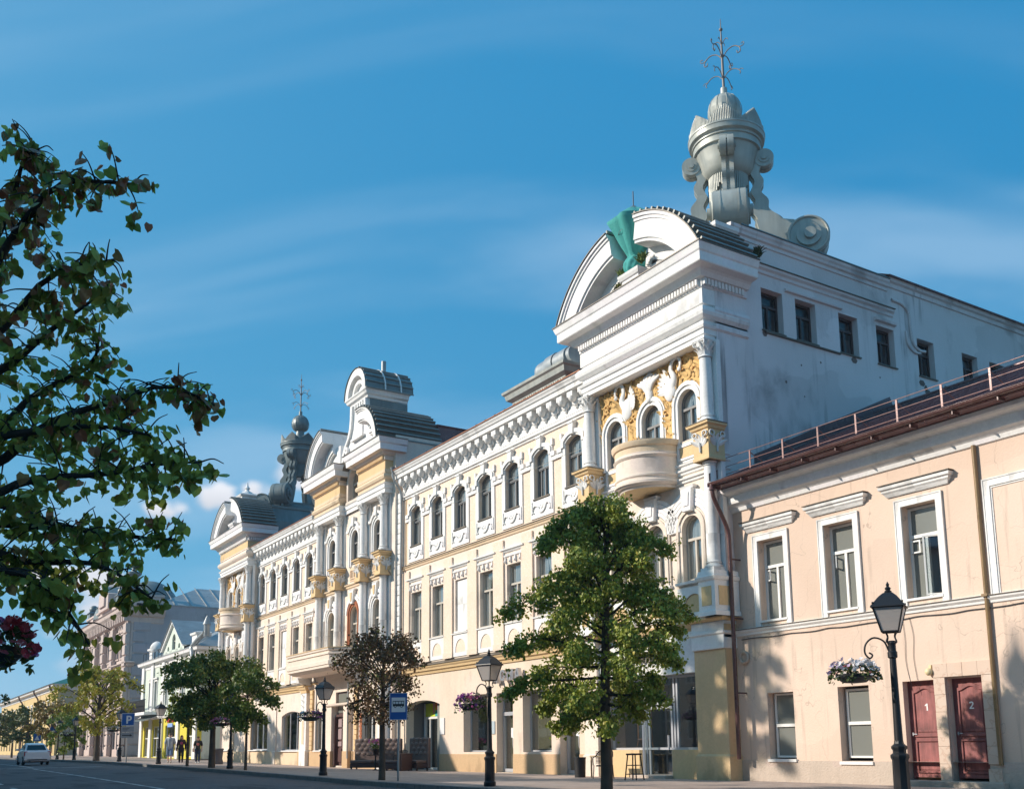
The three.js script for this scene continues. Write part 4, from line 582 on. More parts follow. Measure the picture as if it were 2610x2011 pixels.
// ground floor of the wings
{
  const h = [[-40.86, 3.3, 0.002, 3.08, 0.22], [-36.1, 1.95, 0.8, 3.1, 0], [-33.78, 1.22, 0.02, 3.08, 0], [-31.5, 1.92, 0.8, 3.08, 0], [-29.4, 1.2, 0.02, 3.05, 0]];
  mesh('ground_wall', [wall(-43.6, -27.85, 0, 4.55, -0.4, -0.01, h)], M.groundcream, B);
  { const p = [], hs = h.filter((q) => q[2] < 0.1); let x = -43.6; for (const q of hs) { p.push(bx(x, q[0] - q[1] / 2 - 0.01, -0.3, 0.72, -0.35, 0.02)); x = q[0] + q[1] / 2 + 0.01; } p.push(bx(x, -27.85, -0.3, 0.72, -0.35, 0.02)); for (const g of p) mesh('plinth', [g], M.plinth, B); }
  const sw = (x, w, y0, y1, mat, z = -0.36) => { const f = mesh('shop_window', [band(0, w - 0.1, y0 + 0.05, y1 - 0.05, 0, 0.05, z - 0.04, z + 0.03, 0.05, 0.05)], mat, B, [x, 0, 0]); mesh('pane', [bx(-w / 2 + 0.05, w / 2 - 0.05, y0 + 0.05, y1 - 0.05, z - 0.01, z - 0.004)], M.glass, f); return f; };
  sw(-36.1, 1.93, 0.81, 3.09, M.alu); const w2 = sw(-31.5, 1.9, 0.81, 3.07, M.alu);
  mesh('blind', [bx(-0.9, 0.9, 0.9, 3.0, -0.52, -0.51)], M.roomtan, w2);
  for (const [x, w] of [[-33.78, 1.2], [-29.4, 1.18]]) { const f = sw(x, w, 0.04, 3.04, M.alu, -0.33); mesh('transom', [bx(-w / 2, w / 2, 2.2, 2.34, -0.38, -0.28), bx(-w / 2 + 0.03, -w / 2 + 0.12, 0.05, 2.2, -0.375, -0.285), bx(w / 2 - 0.12, w / 2 - 0.03, 0.05, 2.2, -0.375, -0.285), bx(-w / 2, w / 2, 0.04, 0.16, -0.375, -0.285)], M.alu, f); mesh('handle', [tube([[0.3, 0.9, -0.3], [0.3, 0.92, -0.22], [0.3, 1.38, -0.22], [0.3, 1.4, -0.3]], 0.018, 12, 6)], M.alu, f); mesh('roller_blind', [bx(-w / 2 + 0.06, w / 2 - 0.06, 0.2, 2.2, -0.5, -0.49)], M.roomtan, f); mesh('notice', [bx(-0.05, 0.3, 1.35, 1.72, -0.332, -0.328)], M.shopwhite, f); }
  for (let k = 0; k < 3; k++) { const p = mesh('potted_plant', [cyl(0.07, 0.09, 0.82, 0.94, 10)], M.shopwhite, B, [-31.3 + k * 0.3, 0, -0.55]); const r = rng(k + 3), g = []; for (let j = 0; j < 40; j++) g.push(mv(rz(rx(flowerLeaf(0.14, 0.03), (r() - 0.5) * 1.6), (r() - 0.5) * 1.8), 0, 0.92, 0)); mesh('leaves', g, flat([0.08, 0.2, 0.04], 0.7), p); }
  // recessed cafe front with a bright fanlight poster
  const cf = mesh('cafe_front', [bx(-42.45, -42.3, 0, 3.0, -1.0, -0.9), bx(-40.35, -40.2, 0, 3.0, -1.0, -0.9), bx(-42.3, -40.35, 2.28, 2.38, -1.0, -0.9), bx(-41.0, -40.94, 0, 2.28, -1.0, -0.9), bx(-42.3, -40.35, 0.02, 0.1, -1.0, -0.9), bx(-41.9, -41.84, 0.1, 2.28, -0.99, -0.91)], M.frameWhite, B);
  mesh('pane', [bx(-42.3, -40.35, 0.1, 2.28, -0.96, -0.954)], M.glass, cf);
  mesh('cafe_side', [bx(-40.2, -39.22, 0, 3.06, -1.0, -0.42), bx(-42.5, -39.22, 3.06, 3.2, -1.0, -0.42)], flat([0.22, 0.23, 0.21], 0.8), B);
  const pm = noiseTex(256, (u, v) => { const a = Math.abs(u - 0.58) < 0.07 + 0.02 * Math.sin(v * 9), b = v > 0.45; if (a) return b ? [0.93, 0.45, 0.15] : [0.2, 0.62, 0.6]; if (Math.abs(u - 0.43) < 0.03 && v > 0.2) return [0.85, 0.3, 0.55]; return [0.80, 0.86, 0.12 + 0.1 * fbm(u * 6, v * 6, 3)]; }, 1, true);
  const pg = new THREE.PlaneGeometry(1.9, 0.6); const pmesh = new THREE.Mesh(pg, new THREE.MeshStandardMaterial({ map: pm, roughness: 0.6 })); pmesh.name = 'poster'; pmesh.position.set(-41.32, 2.69, -0.89); B.add(pmesh);
  mesh('notice_board', [bx(-39.1, -38.72, 1.55, 2.25, 0, 0.03)], M.shopwhite, B);
  mesh('wall_plaque', [bx(-34.75, -34.5, 1.5, 2.0, 0, 0.025)], flat([0.45, 0.52, 0.55], 0.4), B);
}
// left wing and left pavilion ground floor
{
  const h = [[-71.0, 2.6, 0.95, 3.1, 0.15], [-63.8, 3.4, 0.95, 3.12, 0.25], [-57.75, 3.5, 0.9, 3.15, 0.25]];
  mesh('ground_wall', [wall(-71.6, -55.95, 0, 4.55, -0.4, -0.01, h)], M.cream, B);
  mesh('ground_wall', [bx(-43.7, -43.55, 0.0, 4.55, -0.4, 0.0)], M.cream, B);
  mesh('plinth', [bx(-71.62, -55.95, -0.3, 0.85, -0.35, 0.05)], M.creamgold, B);
  for (const [x, w, y0, y1, r] of h) { const f = mesh('shop_window', [band(0, w - 0.12, y0 + 0.06, y1 - 0.06, r * 0.9, 0.06, -0.19, -0.12, 0.06, 0.06), bx(-w / 6 - 0.03, -w / 6 + 0.03, y0, y1 - 0.1, -0.19, -0.13), bx(w / 6 - 0.03, w / 6 + 0.03, y0, y1 - 0.1, -0.19, -0.13)], M.alu, B, [x, 0, 0]); mesh('pane', [new THREE.ShapeGeometry(poly(opening(0, w - 0.1, y0 + 0.05, y1 - 0.06, r * 0.9))).translate(0, 0, -0.16)], M.glass, f); mesh('sill', [bx(-w / 2 - 0.05, w / 2 + 0.05, y0 - 0.06, y0, -0.11, 0.16)], M.white, f); mesh('display_back', [bx(-w / 2, w / 2, y0, y1, -1.2, -1.18)], M.roomtan, f); }
  for (const x of [-66.3, -65.5, -69.2, -60.6]) mesh('ground_pier', [wrap(x - 0.22, x + 0.22, 0, 0.05, [[0.05, -0.2], [0.05, 0.85], [0, 0.9], [0, 4.1], [0.06, 4.15], [0.06, 4.24]])], x > -61 ? M.cream : M.creamgold, B);
}
{ // middle ground floor: white pilasters, gilt rustication, carved door under the balcony
  const y2 = [[-52.85, 1.1, 0.9, 2.95, 0], [-49.75, 1.55, 0.12, 3.9, 0], [-46.2, 1.5, 0.9, 2.9, 0.15]];
  mesh('ground_wall', [wall(-55.95, -43.6, 0, 4.6, -0.35, 0.2, y2)], M.cream, B);
  const pil = (x) => { const p = mesh('ground_pilaster', [wrap(-0.42, 0.42, 0.2, 0.42, [[0.05, -0.2], [0.05, 0.88], [0, 0.92], [0, 4.05]])], M.white, B, [x, 0, 0]); mesh('pilaster_cap', [wrap(-0.42, 0.42, 0.2, 0.42, [[0.02, 4.05], [0.04, 4.2], [0.1, 4.25], [0.14, 4.36], [0.2, 4.4], [0.2, 4.46], [-0.1, 4.5]])], M.gold, p); mesh('pilaster_relief', [bx(-0.2, 0.2, 1.2, 2.6, 0.42, 0.44), ...[0, 1, 2, 3].map((k) => rz(mv(flowerLeaf(0.4, 0.11, 0.3), 0, 0, 0.42), 0).map((g) => g.translate(0, 2.75 + k * 0.3, 0)))], M.white, p); mesh('pilaster_inset', [bx(-0.15, 0.15, 1.25, 2.55, 0.441, 0.45)], M.creamgold, p); };
  pil(-54.7); pil(-44.3);
  const rs = []; const r = rng(21);
  for (const x of [-53.85, -47.7]) { const m = mesh('rusticated_strip', [bx(x - 0.22, x + 0.22, 0.9, 4.2, 0.2, 0.24)], M.gold, B); for (let k = 0; k < 13; k++) mesh('stone_block', [rbx(x - 0.2, x + 0.2, 0.92 + k * 0.252, 1.15 + k * 0.252, 0.235, 0.3 + 0.03 * r(), 0.02)], M.gold, m); }
  const ds = mesh('door_surround', [bx(-51.2, -50.56, 0, 3.15, 0.2, 0.42), bx(-48.95, -48.3, 0, 3.15, 0.2, 0.42), wrap(-51.2, -48.3, 0.2, 0.42, [[0.04, 3.15], [0.1, 3.2], [0.12, 3.28], [-0.1, 3.32]])], M.cream, B);
  for (const [a, b, h, z] of [[-56, -51.24, 0.85, 0.26], [-48.26, -43.6, 0.85, 0.26], [-51.24, -50.55, 0.86, 0.46], [-48.96, -48.26, 0.86, 0.46]]) mesh('plinth', [bx(a, b, -0.3, h, 0.1, z)], M.plinth, B);
  const dark = flat([0.1, 0.05, 0.045], 0.45);
  const d = mesh('carved_door', [bx(-0.75, 0.75, 0.12, 3.9, -0.18, -0.12), bx(-0.76, 0.76, 2.62, 2.74, -0.12, 0.0), ...[-0.72, 0.66].map((x) => bx(x, x + 0.08, 0.12, 2.62, -0.12, 0.0))], dark, B, [-49.75, 0, 0.2]);
  mesh('fanlight', [bx(-0.62, 0.62, 2.82, 3.8, -0.119, -0.1)], M.dusty, d);
  const leafPale = flat([0.34, 0.24, 0.24], 0.5);
  for (const s of [-1, 1]) for (const [y0, y1] of [[0.3, 1.0], [1.1, 1.35], [1.45, 2.0], [2.08, 2.5]]) mesh('door_panel', [rbx(s * 0.33 - 0.24, s * 0.33 + 0.24, y0, y1, -0.12, -0.07, 0.02)], y1 > 1.2 ? leafPale : dark, d);
  mesh('turned_post', [lathe([[0.05, 0.12], [0.07, 0.3], [0.04, 0.5], [0.075, 1.0], [0.04, 1.2], [0.06, 1.3], [0.045, 2.2], [0.07, 2.5], [0.05, 2.62]], 12).translate(-0.68, 0, 0.06)], dark, d);
  for (const [x, w, a, b] of [y2[0], y2[2]]) { const f = mesh('shop_window', [band(0, w - 0.1, a + 0.05, b - 0.05, 0, 0.05, -0.02, 0.05, 0.05, 0.05), bx(-0.03, 0.03, a, b - 0.05, -0.02, 0.04)], M.frameWhite, B, [x, 0, 0]); mesh('pane', [bx(-w / 2 + 0.05, w / 2 - 0.05, a + 0.05, b - 0.05, 0.01, 0.016)], M.glass, f); mesh('sill', [bx(-w / 2 - 0.04, w / 2 + 0.04, a - 0.06, a, 0.1, 0.32)], M.white, f); }
  mesh('menu_board', [bx(-46.95, -46.6, 1.4, 2.6, 0.2, 0.24)], flat([0.06, 0.06, 0.06], 0.6), B);
  mesh('brick_patch', [...[...Array(12)].map((_, k) => rbx(-47.35 + (k % 2) * 0.05, -47.05 + (k % 2) * 0.04, 1.3 + k * 0.12, 1.41 + k * 0.12, 0.2, 0.235, 0.01))], M.brick, B);
  mesh('downpipe', [tube([[-48.15, 4.3, 0.5], [-48.15, 0.5, 0.5]], 0.05, 3, 8)], M.galv, B);
}

// ---- middle block: four columns, split entablature, half pediments and the tall gable
{
  const cols = [-52.4, -49.6, -46.35, -43.95], wx = [-51.05, -48.0, -45.15];
  mesh('middle_block_wall', [wall(-53.2, -43.5, 4.6, 16.0, -0.3, 0.3, [...wx.map((x) => [x, 0.92, 10.35, 12.16, 0.45]), ...wx.map((x) => [x, 1.0, 5.7, 8.2, 0.49]), [-47.98, 1.5, 13.75, 15.5, 0.7]]), bx(-43.5, -43.2, 4.6, 16.0, -4, 0.3)], M.cream, B);
  wx.forEach((x, i) => { archWindow(B, x, 0.3, 0.9, 10.37, 12.15, { curtain: i + 1, sur: M.white });
    mesh('window_hood', [ring(x, 11.75, 0.72, 0.86, 0.5, PI - 0.5, 0.3, 0.44), bx(x - 0.95, x - 0.7, 12.08, 12.22, 0.3, 0.44), bx(x + 0.7, x + 0.95, 12.08, 12.22, 0.3, 0.44), ext(poly([[x - 0.09, 12.35], [x + 0.09, 12.35], [x + 0.13, 12.8], [x - 0.13, 12.8]]), 0.3, 0.5, 0.01)], M.white, B);
    const p = archWindow(B, x, 0.3, 0.98, 5.72, 8.19, { mat: M.framePale, sur: i === 1 ? M.brick : M.white });
    mesh('keystone', [ext(poly([[-0.15, 8.3], [0.15, 8.3], [0.24, 8.95], [-0.24, 8.95]]), 0, 0.2, 0.015), wrap(-0.26, 0.26, 0, 0.08, [[0, 8.95], [0.06, 8.98], [0.1, 9.04], [0, 9.07]]), ring(0, 7.7, 0.84, 0.98, 0.1, PI - 0.1, 0, 0.1, 18, 0.01), ring(0, 7.7, 1.0, 1.1, 0.3, PI - 0.3, 0, 0.06, 18)], M.white, p);
    mesh('gilt_plate', [ext(poly([[-0.07, 8.42], [0.07, 8.42], [0.12, 8.85], [-0.12, 8.85]]), 0.2, 0.23, 0.01)], M.gold, p);
    mesh('parapet_panel', [bx(x - 0.6, x + 0.6, 9.5, 10.2, 0.3, 0.34), band(x, 0.9, 9.66, 10.04, 0, 0.06, 0.34, 0.38, 0.06, 0.06), ...[-0.3, 0, 0.3].map((d) => bx(x + d - 0.04, x + d + 0.04, 9.7, 10.0, 0.34, 0.39))], M.creamgold, B); });
  mesh('storey_band', [wrap(-53.2, -43.5, 0, 0.3, [[0, 9.14], [0.06, 9.18], [0.07, 9.26], [0.14, 9.3], [0.15, 9.36], [0, 9.4]], '')], M.creamgold, B);
  cols.forEach((x) => { column(B, x, 10.3, 13.15, 0.55, true); column(B, x, 5.2, 9.14, 0.55, false); pedestal(B, x, 9.14, 10.3, 0.55, M.gold); });
  const part = (x0, x1) => {
    const E = (prof, m, n = 'entablature', e = 'lr') => mesh(n, [wrap(x0, x1, -0.2, 0.72, prof, e)], m, B);
    E([[-0.7, 13.15], [0, 13.15], [0, 13.35], [0.05, 13.37], [0.05, 13.55], [0.1, 13.6], [0, 13.66]], M.white);
    E([[0, 13.66], [0, 13.8], [0.08, 13.84], [0.13, 13.95], [0.08, 14.06], [0, 14.1], [0.03, 14.14], [0.03, 14.3], [0, 14.32]], M.creamgold);
    E([[0, 14.32], [0, 14.72], [0.05, 14.75]], M.gold); E([[0.05, 14.75], [0.05, 14.95], [0.2, 15.0], [0.26, 15.12], [0.48, 15.14]], M.cream, 'cornice_bed');
    E([[0.48, 15.14], [0.5, 15.42], [0.56, 15.48], [0.6, 15.62], [0.62, 15.72]], M.white, 'cornice'); E([[0.62, 15.72], [0.65, 15.72], [0.65, 15.76], [-0.6, 15.86]], M.ledge, 'cornice_flashing');
    const d = []; for (let x = x0 + 0.05; x < x1; x += 0.14) d.push(bx(x, x + 0.08, 14.78, 14.94, 0.77, 0.86)); stuff(mesh('dentils', d, M.gold, B));
  };
  part(-52.85, -49.2); part(-46.75, -43.5);
  mesh('entablature', [wrap(-49.2, -46.75, -0.2, 0.42, [[0, 13.15], [0, 13.35], [0.05, 13.37], [0.05, 13.55], [0.1, 13.6], [0, 13.66]], '')], M.white, B);
  { const a = casement(1.46, 13.77, 15.48, 0.68, { depth: 0.05, transom: 14.7, mat: M.framePale }); a.position.set(-47.98, 0, 0.2); B.add(a); mesh('window_surround', [band(0, 1.5, 13.75, 15.5, 0.7, 0.2, 0.08, 0.25), bx(-0.95, 0.95, 13.62, 13.75, 0.08, 0.3)], M.cream, a); mesh('arch_flashing', [ring(0, 14.75, 0.98, 1.04, 0.2, PI - 0.2, 0.08, 0.6, 16)], M.ledge, a); }
  // half pediments over the outer bays (quarter arcs), with deep white ends
  arcPediment(B, -50.3, 15.4, 2.75, PI * 0.56, PI * 0.94, -0.9, 1.3, M.white, 0.8);
  arcPediment(B, -45.62, 15.5, 2.34, 0.12, 1.72, -2.2, 1.3, M.white, 0.75);
  mesh('tympanum', [ext(poly([[-52.6, 15.6], [-50.0, 15.6], [-50.0, 17.2], [-51.2, 17.2], [-52.2, 16.6]]), -0.6, 0.4), ext(poly([[-46.0, 15.6], [-43.9, 15.6], [-44.2, 16.3], [-44.8, 16.9], [-45.6, 17.1], [-46.0, 17.05]]), -2, 0.42), ext(poly([[-45.6, 15.7], [-44.5, 15.7], [-44.5, 16.0], [-45.6, 16.0]]), 0.4, 0.8), bx(-49.3, -46.7, 15.6, 16.4, -0.6, 0.34)], M.white, B);
  // gable: concave flanks, neck, little cornice and round head
  const half = [[2.1, 16.2], [2.02, 16.6], [1.75, 17.0], [1.35, 17.35], [1.12, 17.8], [1.02, 18.3], [1.0, 19.0]], gx = -47.85;
  const prof = [...half.map(([a, y]) => [gx + a, y]), ...half.map(([a, y]) => [gx - a, y]).reverse()];
  mesh('gable', [ext(poly(prof), -2.0, 0.22), ...[-1, 1].map((s) => ext(poly([...half.map(([a, y]) => [gx + s * a, y]), ...half.map(([a, y]) => [gx + s * (a - 0.22), y]).reverse()]), 0.22, 0.36)), bx(gx - 0.75, gx + 0.75, 17.0, 17.12, 0.22, 0.42), bx(gx - 0.5, gx + 0.5, 17.12, 18.3, 0.22, 0.3), ...[-0.45, -0.15, 0.15, 0.45].map((d) => bx(gx + d - 0.06, gx + d + 0.06, 18.65, 19.0, 0.22, 0.32)), ring(gx - 1.5, 16.75, 0.08, 0.2, 0, 2 * PI, 0.22, 0.36, 16)], M.white, B);
  mesh('gable_cornice', [wrap(gx - 1.08, gx + 1.08, -2.0, 0.22, [[0, 18.98], [0.06, 19.0], [0.08, 19.1], [0.2, 19.18], [0.24, 19.3], [0.3, 19.36], [0.3, 19.42], [-0.5, 19.46]])], M.white, B);
  mesh('gable_cladding', [bx(gx + 1.02, gx + 1.09, 18.3, 18.97, -2.02, 0.1)], M.zincdark, B);
  const gh = mesh('gable_head', [ring(gx, 19.42, 1.0, 1.38, 0, PI, -2.1, 0.5, 20), ring(gx, 19.42, 0.62, 0.8, 0, PI, 0.1, 0.34, 18), ext(poly(opening(gx, 2.1, 19.42, 20.45, 1.04)), -2.0, 0.15)], M.white, B);
  { const q = []; for (let i = 0; i < 18; i++) { const a = PI * i / 18, b = PI * (i + 1) / 18, P = (t, z) => [gx + 1.42 * Math.cos(t), 19.42 + 1.42 * Math.sin(t), z]; q.push([P(a, 0.56), P(a, -2.2), P(b, -2.2), P(b, 0.56)]); } mesh('gable_roof', [quads(q)], M.zincdark, gh);
    const rb = done([bx(-0.03, 0.03, 0, 0.07, -2.2, 0.5)]); for (let i = 0; i <= 12; i++) { const a = PI * i / 12; mesh('roof_batten', rb, M.rib, gh, [gx + 1.42 * Math.cos(a), 19.42 + 1.42 * Math.sin(a), 0]).rotation.z = a - PI / 2; }
    for (const z of [-0.6, -1.5]) mesh('roof_rib', [ring(gx, 19.42, 1.42, 1.5, 0, PI, z, z + 0.06, 24)], M.white, gh); }
  mesh('vent_pipe', [cyl(0.13, 0.13, 20.6, 21.45, 14)], M.galv, B, [-47.6, 0, -1.0]);
  mesh('side_roof', [wrap(-52.6, -43.6, -9, -2.2, [[0, 14.0], [0, 16.9], [0.1, 17.0], [-1.2, 17.4]])], M.brownroof, B);
  // long angular balcony over the door
  const out = (d) => [[-54.6 - d, 0.3], [-53.4 - d, 1.9 + d], [-47.4 + d * 0.8, 1.9 + d], [-45.9 + d, 0.3]];
  const tier = (d0, y0, d1, y1) => { const a = out(d0), b = out(d1), q = []; for (let i = 0; i < 3; i++) q.push([[a[i][0], y0, a[i][1]], [a[i + 1][0], y0, a[i + 1][1]], [b[i + 1][0], y1, b[i + 1][1]], [b[i][0], y1, b[i][1]]]); return quads(q); };
  const cap = (d, y) => { const o = out(d); return quads([[[...[o[0][0], y, o[0][1]]], [o[1][0], y, o[1][1]], [o[2][0], y, o[2][1]], [o[3][0], y, o[3][1]]]]); };
  const bl = mesh('long_balcony', [tier(-0.3, 4.85, -0.05, 5.0), cap(-0.3, 4.85), tier(-0.05, 5.0, -0.05, 5.12), tier(-0.05, 5.12, 0, 5.14), tier(0, 5.14, 0, 5.32), tier(0, 5.32, -0.06, 5.34), tier(-0.06, 5.34, -0.06, 5.62), tier(-0.06, 5.62, 0, 5.64), tier(0, 5.64, 0, 5.7), tier(0, 5.7, -0.05, 5.72), tier(-0.05, 5.72, -0.05, 5.8), tier(-0.05, 5.8, 0.02, 5.84), tier(0.02, 5.84, 0.03, 5.93), cap(0.03, 5.93)], M.cream, B);
  mesh('balcony_rim', [tier(0.05, 5.935, 0.05, 5.98), cap(0.05, 5.98)], M.ochre, bl);
  for (const x of [-54.3, -47.2]) mesh('balcony_bracket', [ext(poly([[0.2, 4.85], [1.0, 4.85], [0.9, 4.6], [0.5, 4.5], [0.2, 4.1]]), -0.2, 0.2, 0.02).rotateY(-PI / 2)], M.white, B, [x, 0, 0]);
}
// ---- shaded side wall of the right pavilion
{
  const zc = [-2.3, -3.84, -5.92, -7.84, -10.08, -12.72, -14.45, -17, -19.5];
  const s = poly([[1.0, -0.2], [22, -0.2], [22, 17.15], [8.1, 17.15], [8.1, 16.9], [1.0, 16.9]]);
  for (const z of zc) s.holes.push(poly([[-z - 0.48, 13.77], [-z + 0.48, 13.77], [-z + 0.48, 15.17], [-z - 0.48, 15.17]]));
  const sw = mesh('side_wall', [ext(s, -0.4, 0).rotateY(PI / 2).translate(-21.0, 0, 0), bx(-23, -21.4, 0, 17.1, -22, -21.6), bx(-22.1, -22, 13.2, 16, -21.5, -1.2), bx(-22, -21.42, 13.1, 13.2, -21.5, -1.2), bx(-22, -21.42, 15.9, 16, -21.5, -1.2), bx(-22.1, -21.42, 13.2, 15.9, -1.2, -1.1)], M.sidewhite, B);
  mesh('corner_pilaster', [bx(-21.3, -20.86, 4.62, 13.5, -1.0, 0.3), wrap(-21.3, -20.86, -1.0, 0.3, [[0, 13.2], [0.06, 13.25], [0.06, 13.4], [0, 13.45], [0, 13.6], [0.1, 13.68], [0.14, 13.8], [0.1, 13.92], [0, 13.98], [0, 14.5], [0.06, 14.52], [0.06, 14.75], [0.1, 14.8], [0.12, 15.3], [0.2, 15.35], [0.22, 15.45]])], M.sidewhite, B);
  const w = casement(0.96, 13.79, 15.15, 0, { depth: 0.26, mat: M.frameDark, transom: 14.7, t: 0.07, glass: M.sideglass });
  zc.forEach((z) => { const p = put(w, B, -21.0, 0, z, PI / 2); mesh('sill', [bx(-0.52, 0.52, 13.73, 13.77, -0.2, 0.06)], M.ledge, p); });
  const zm = (z0, z1, prof) => { const g = wrap(z1 * -1, z0 * -1, 0, 0, prof, ''); return ry(g, PI / 2).map((q) => q.translate(-21.0, 0, 0)); };
  mesh('side_band', [zm(-8.3, -1.0, [[0, 15.62], [0.05, 15.65], [0.06, 15.74], [0.13, 15.8], [0.14, 15.88], [0, 15.92]])], M.sidewhite, B);
  mesh('side_flashing', [zm(-8.3, -1.0, [[0, 15.88], [0.18, 15.885], [0.18, 15.91], [0, 15.95]]), zm(-5.4, -1.9, [[0, 13.66], [0.08, 13.68], [0.08, 13.71], [0, 13.73]])], M.ledge, B);
  mesh('parapet_cornice', [zm(-8.1, -0.5, [[0, 16.55], [0.04, 16.57], [0.04, 16.68], [0.1, 16.72], [0.12, 16.8], [0.16, 16.86], [0.17, 16.95], [-0.3, 16.98]]), zm(-22, -8.1, [[0, 16.74], [0.05, 16.76], [0.06, 16.9], [0.14, 16.95], [0.15, 17.05], [0.2, 17.08]])], M.sidewhite, B);
  mesh('side_hood', [zm(-5.6, -2.9, [[0, 15.28], [0.08, 15.3], [0.09, 15.36], [0, 15.4]]), zm(-8.4, -7.3, [[0, 15.3], [0.1, 15.33], [0.12, 15.42], [0, 15.46]])], M.sidewhite, B);
  mesh('attic_pier', [wrap(-21.6, -21.0, -0.85, 0.0, [[0, 15.6], [0, 16.45], [0.04, 16.5], [0.08, 16.62], [0.14, 16.7], [0.15, 16.82], [0, 16.86], [-0.3, 16.95]])], M.white, B);
  mesh('parapet_flashing', [zm(-8.1, -0.9, [[0.17, 16.95], [0.21, 16.96], [0.2, 17.0], [-0.6, 17.08]])], M.zincdark, B);
  mesh('side_roof', [quads([[[-20.75, 17.09, -8.0], [-20.75, 17.09, -22], [-25, 19.2, -22], [-25, 19.2, -8.0]], [[-20.75, 17.09, -8.0], [-25, 19.2, -8.0], [-25, 17, -8.0], [-21, 17, -8.0]]]), bx(-20.98, -20.74, 17.06, 17.1, -22, -8.0)], M.brownroof, B);
  // raised S-curved moulding and spots of missing plaster
  const cv = [[0.05, 16.3, -8.3], [0.05, 16.25, -8.9], [0.05, 16.0, -9.2], [0.05, 15.4, -9.25], [0.05, 14.9, -9.35], [0.05, 14.7, -9.7], [0.05, 14.72, -10.0]];
  mesh('scroll_moulding', [tube(cv.map(([a, b, c]) => [-21.02 + a, b, c]), 0.055, 30, 5), tube(cv.slice(3).map(([a, b, c]) => [-21.02 + a, b - 0.12, c + 0.28]), 0.045, 20, 5)], M.sidewhite, B);
  const r = rng(9), g = []; for (let k = 0; k < 18; k++) { const z = -1.3 - 11 * r(), y = 10.2 + 3.2 * r(); g.push(new THREE.CircleGeometry(0.03 + 0.05 * r() * r(), 7).rotateY(PI / 2).translate(-20.994, y, z)); }
  for (const [y, z] of [[13.5, -9.7], [13.35, -9.9], [13.2, -10.0], [13.55, -11.1], [13.62, -6.1], [13.66, -1.9]]) g.push(new THREE.CircleGeometry(0.1, 6).scale(0.8 + r(), 1.2, 1).rotateY(PI / 2).translate(-20.992, y, z));
  stuff(mesh('plaster_spots', g, M.brick.clone(), B)).material.color.setRGB(0.2, 0.15, 0.13);
}
// ---- low roof lantern with a sheet-metal roll, beside the right pavilion
{
  const l = mesh('roof_lantern', [wrap(-34.4, -30.6, -5, -1.0, [[0, 14.4], [0, 15.1], [0.06, 15.14], [0.06, 15.2], [0.25, 15.3], [0.3, 15.5], [0.38, 15.56], [0.4, 15.66], [-0.6, 15.95], [-1.4, 16.1]])], M.zinc, B);
  const d = []; for (let x = -34.3; x < -30.65; x += 0.16) d.push(bx(x, x + 0.08, 15.02, 15.14, -0.98, -0.9)); stuff(mesh('dentils', d, M.zinc, l));
  mesh('metal_roll', [...[[-33.1, -32.55, 0.44], [-32.5, -31.95, 0.5], [-31.9, -31.1, 0.46]].map(([a, b, q]) => new THREE.CylinderGeometry(q, q, b - a, 20).rotateZ(PI / 2).translate((a + b) / 2, 16.25, -1.7)), sph(0.44, -33.1, 16.25, -1.7, 16), mv(new THREE.CylinderGeometry(0.38, 0.38, 0.3, 18).rotateZ(PI / 2), -31.0, 16.3, -1.7), sph(0.34, -30.9, 16.9, -1.9, 14)], M.galv, l);
}
// urn wrapped in green netting on the right pediment, its rod, and weeds in the masonry
{
  const u = thing('wrapped_urn', 'green-netted urn with a thin rod between the right pediment halves', 'urn', [-24.05, 16.26, 0.72]);
  const net = flat([0.05, 0.33, 0.30], 0.85); net.bumpMap = grainMap; net.bumpScale = 0.01;
  const g = new THREE.LatheGeometry([[0.26, 0], [0.33, 0.1], [0.36, 0.28], [0.28, 0.44], [0.2, 0.52], [0.36, 0.85], [0.56, 1.3], [0.74, 1.68], [0.62, 1.78], [0.34, 2.02], [0.14, 2.16], [0.02, 2.18]].flatMap(([a, b], i, L) => i + 1 < L.length ? [0, 0.34, 0.67].map((f) => new THREE.Vector2(lerp(a, L[i + 1][0], f) * 1.12, lerp(b, L[i + 1][1], f) * 1.05)) : [new THREE.Vector2(a, b * 1.05)]), 56);
  const p = g.attributes.position; for (let i = 0; i < p.count; i++) { const a = Math.atan2(p.getZ(i), p.getX(i)), y = p.getY(i), k = y > 0.55 ? 1 + 0.07 * Math.cos(a * 6) + 0.02 * Math.sin(a * 13 + y * 3) + 0.012 * Math.sin(a * 7 - y * 8) : 1 + 0.05 * Math.sin(a * 9 + y * 14); p.setX(i, p.getX(i) * k); p.setZ(i, p.getZ(i) * k); } g.computeVertexNormals();
  mesh('netting', [g], net, u); mesh('cap', [cyl(0.24, 0.1, 2.2, 2.34, 12)], M.zincdark, u); mesh('rod', [cyl(0.018, 0.018, 2.3, 2.9, 6)], M.iron, u); mesh('tie', [new THREE.TorusGeometry(0.225, 0.02, 5, 18).rotateX(PI / 2).translate(0, 0.52, 0), tube([[-0.5, 1.1, 0.2], [0, 1.3, 0.62], [0.5, 1.45, 0.25]], 0.008, 10, 4)], M.zincdark, u);
}
function weed(pos, n, h, seed, c, label, droop = 0) {
  const r = rng(seed), g = []; for (let k = 0; k < n; k++) g.push(mv(ry(rx(flowerLeaf(h * (0.4 + 0.6 * r()), h * 0.10), droop ? 1.2 + r() * 1.6 : (r() - 0.2) * 1.2), r() * 6.3), (r() - 0.5) * h * 0.9, r() * h * 0.5 * (droop ? -2.2 : 1), (r() - 0.5) * h * 0.5));
  tag(mesh('weed', g, flat(c, 0.8), scene, pos), label, 'plant');
}
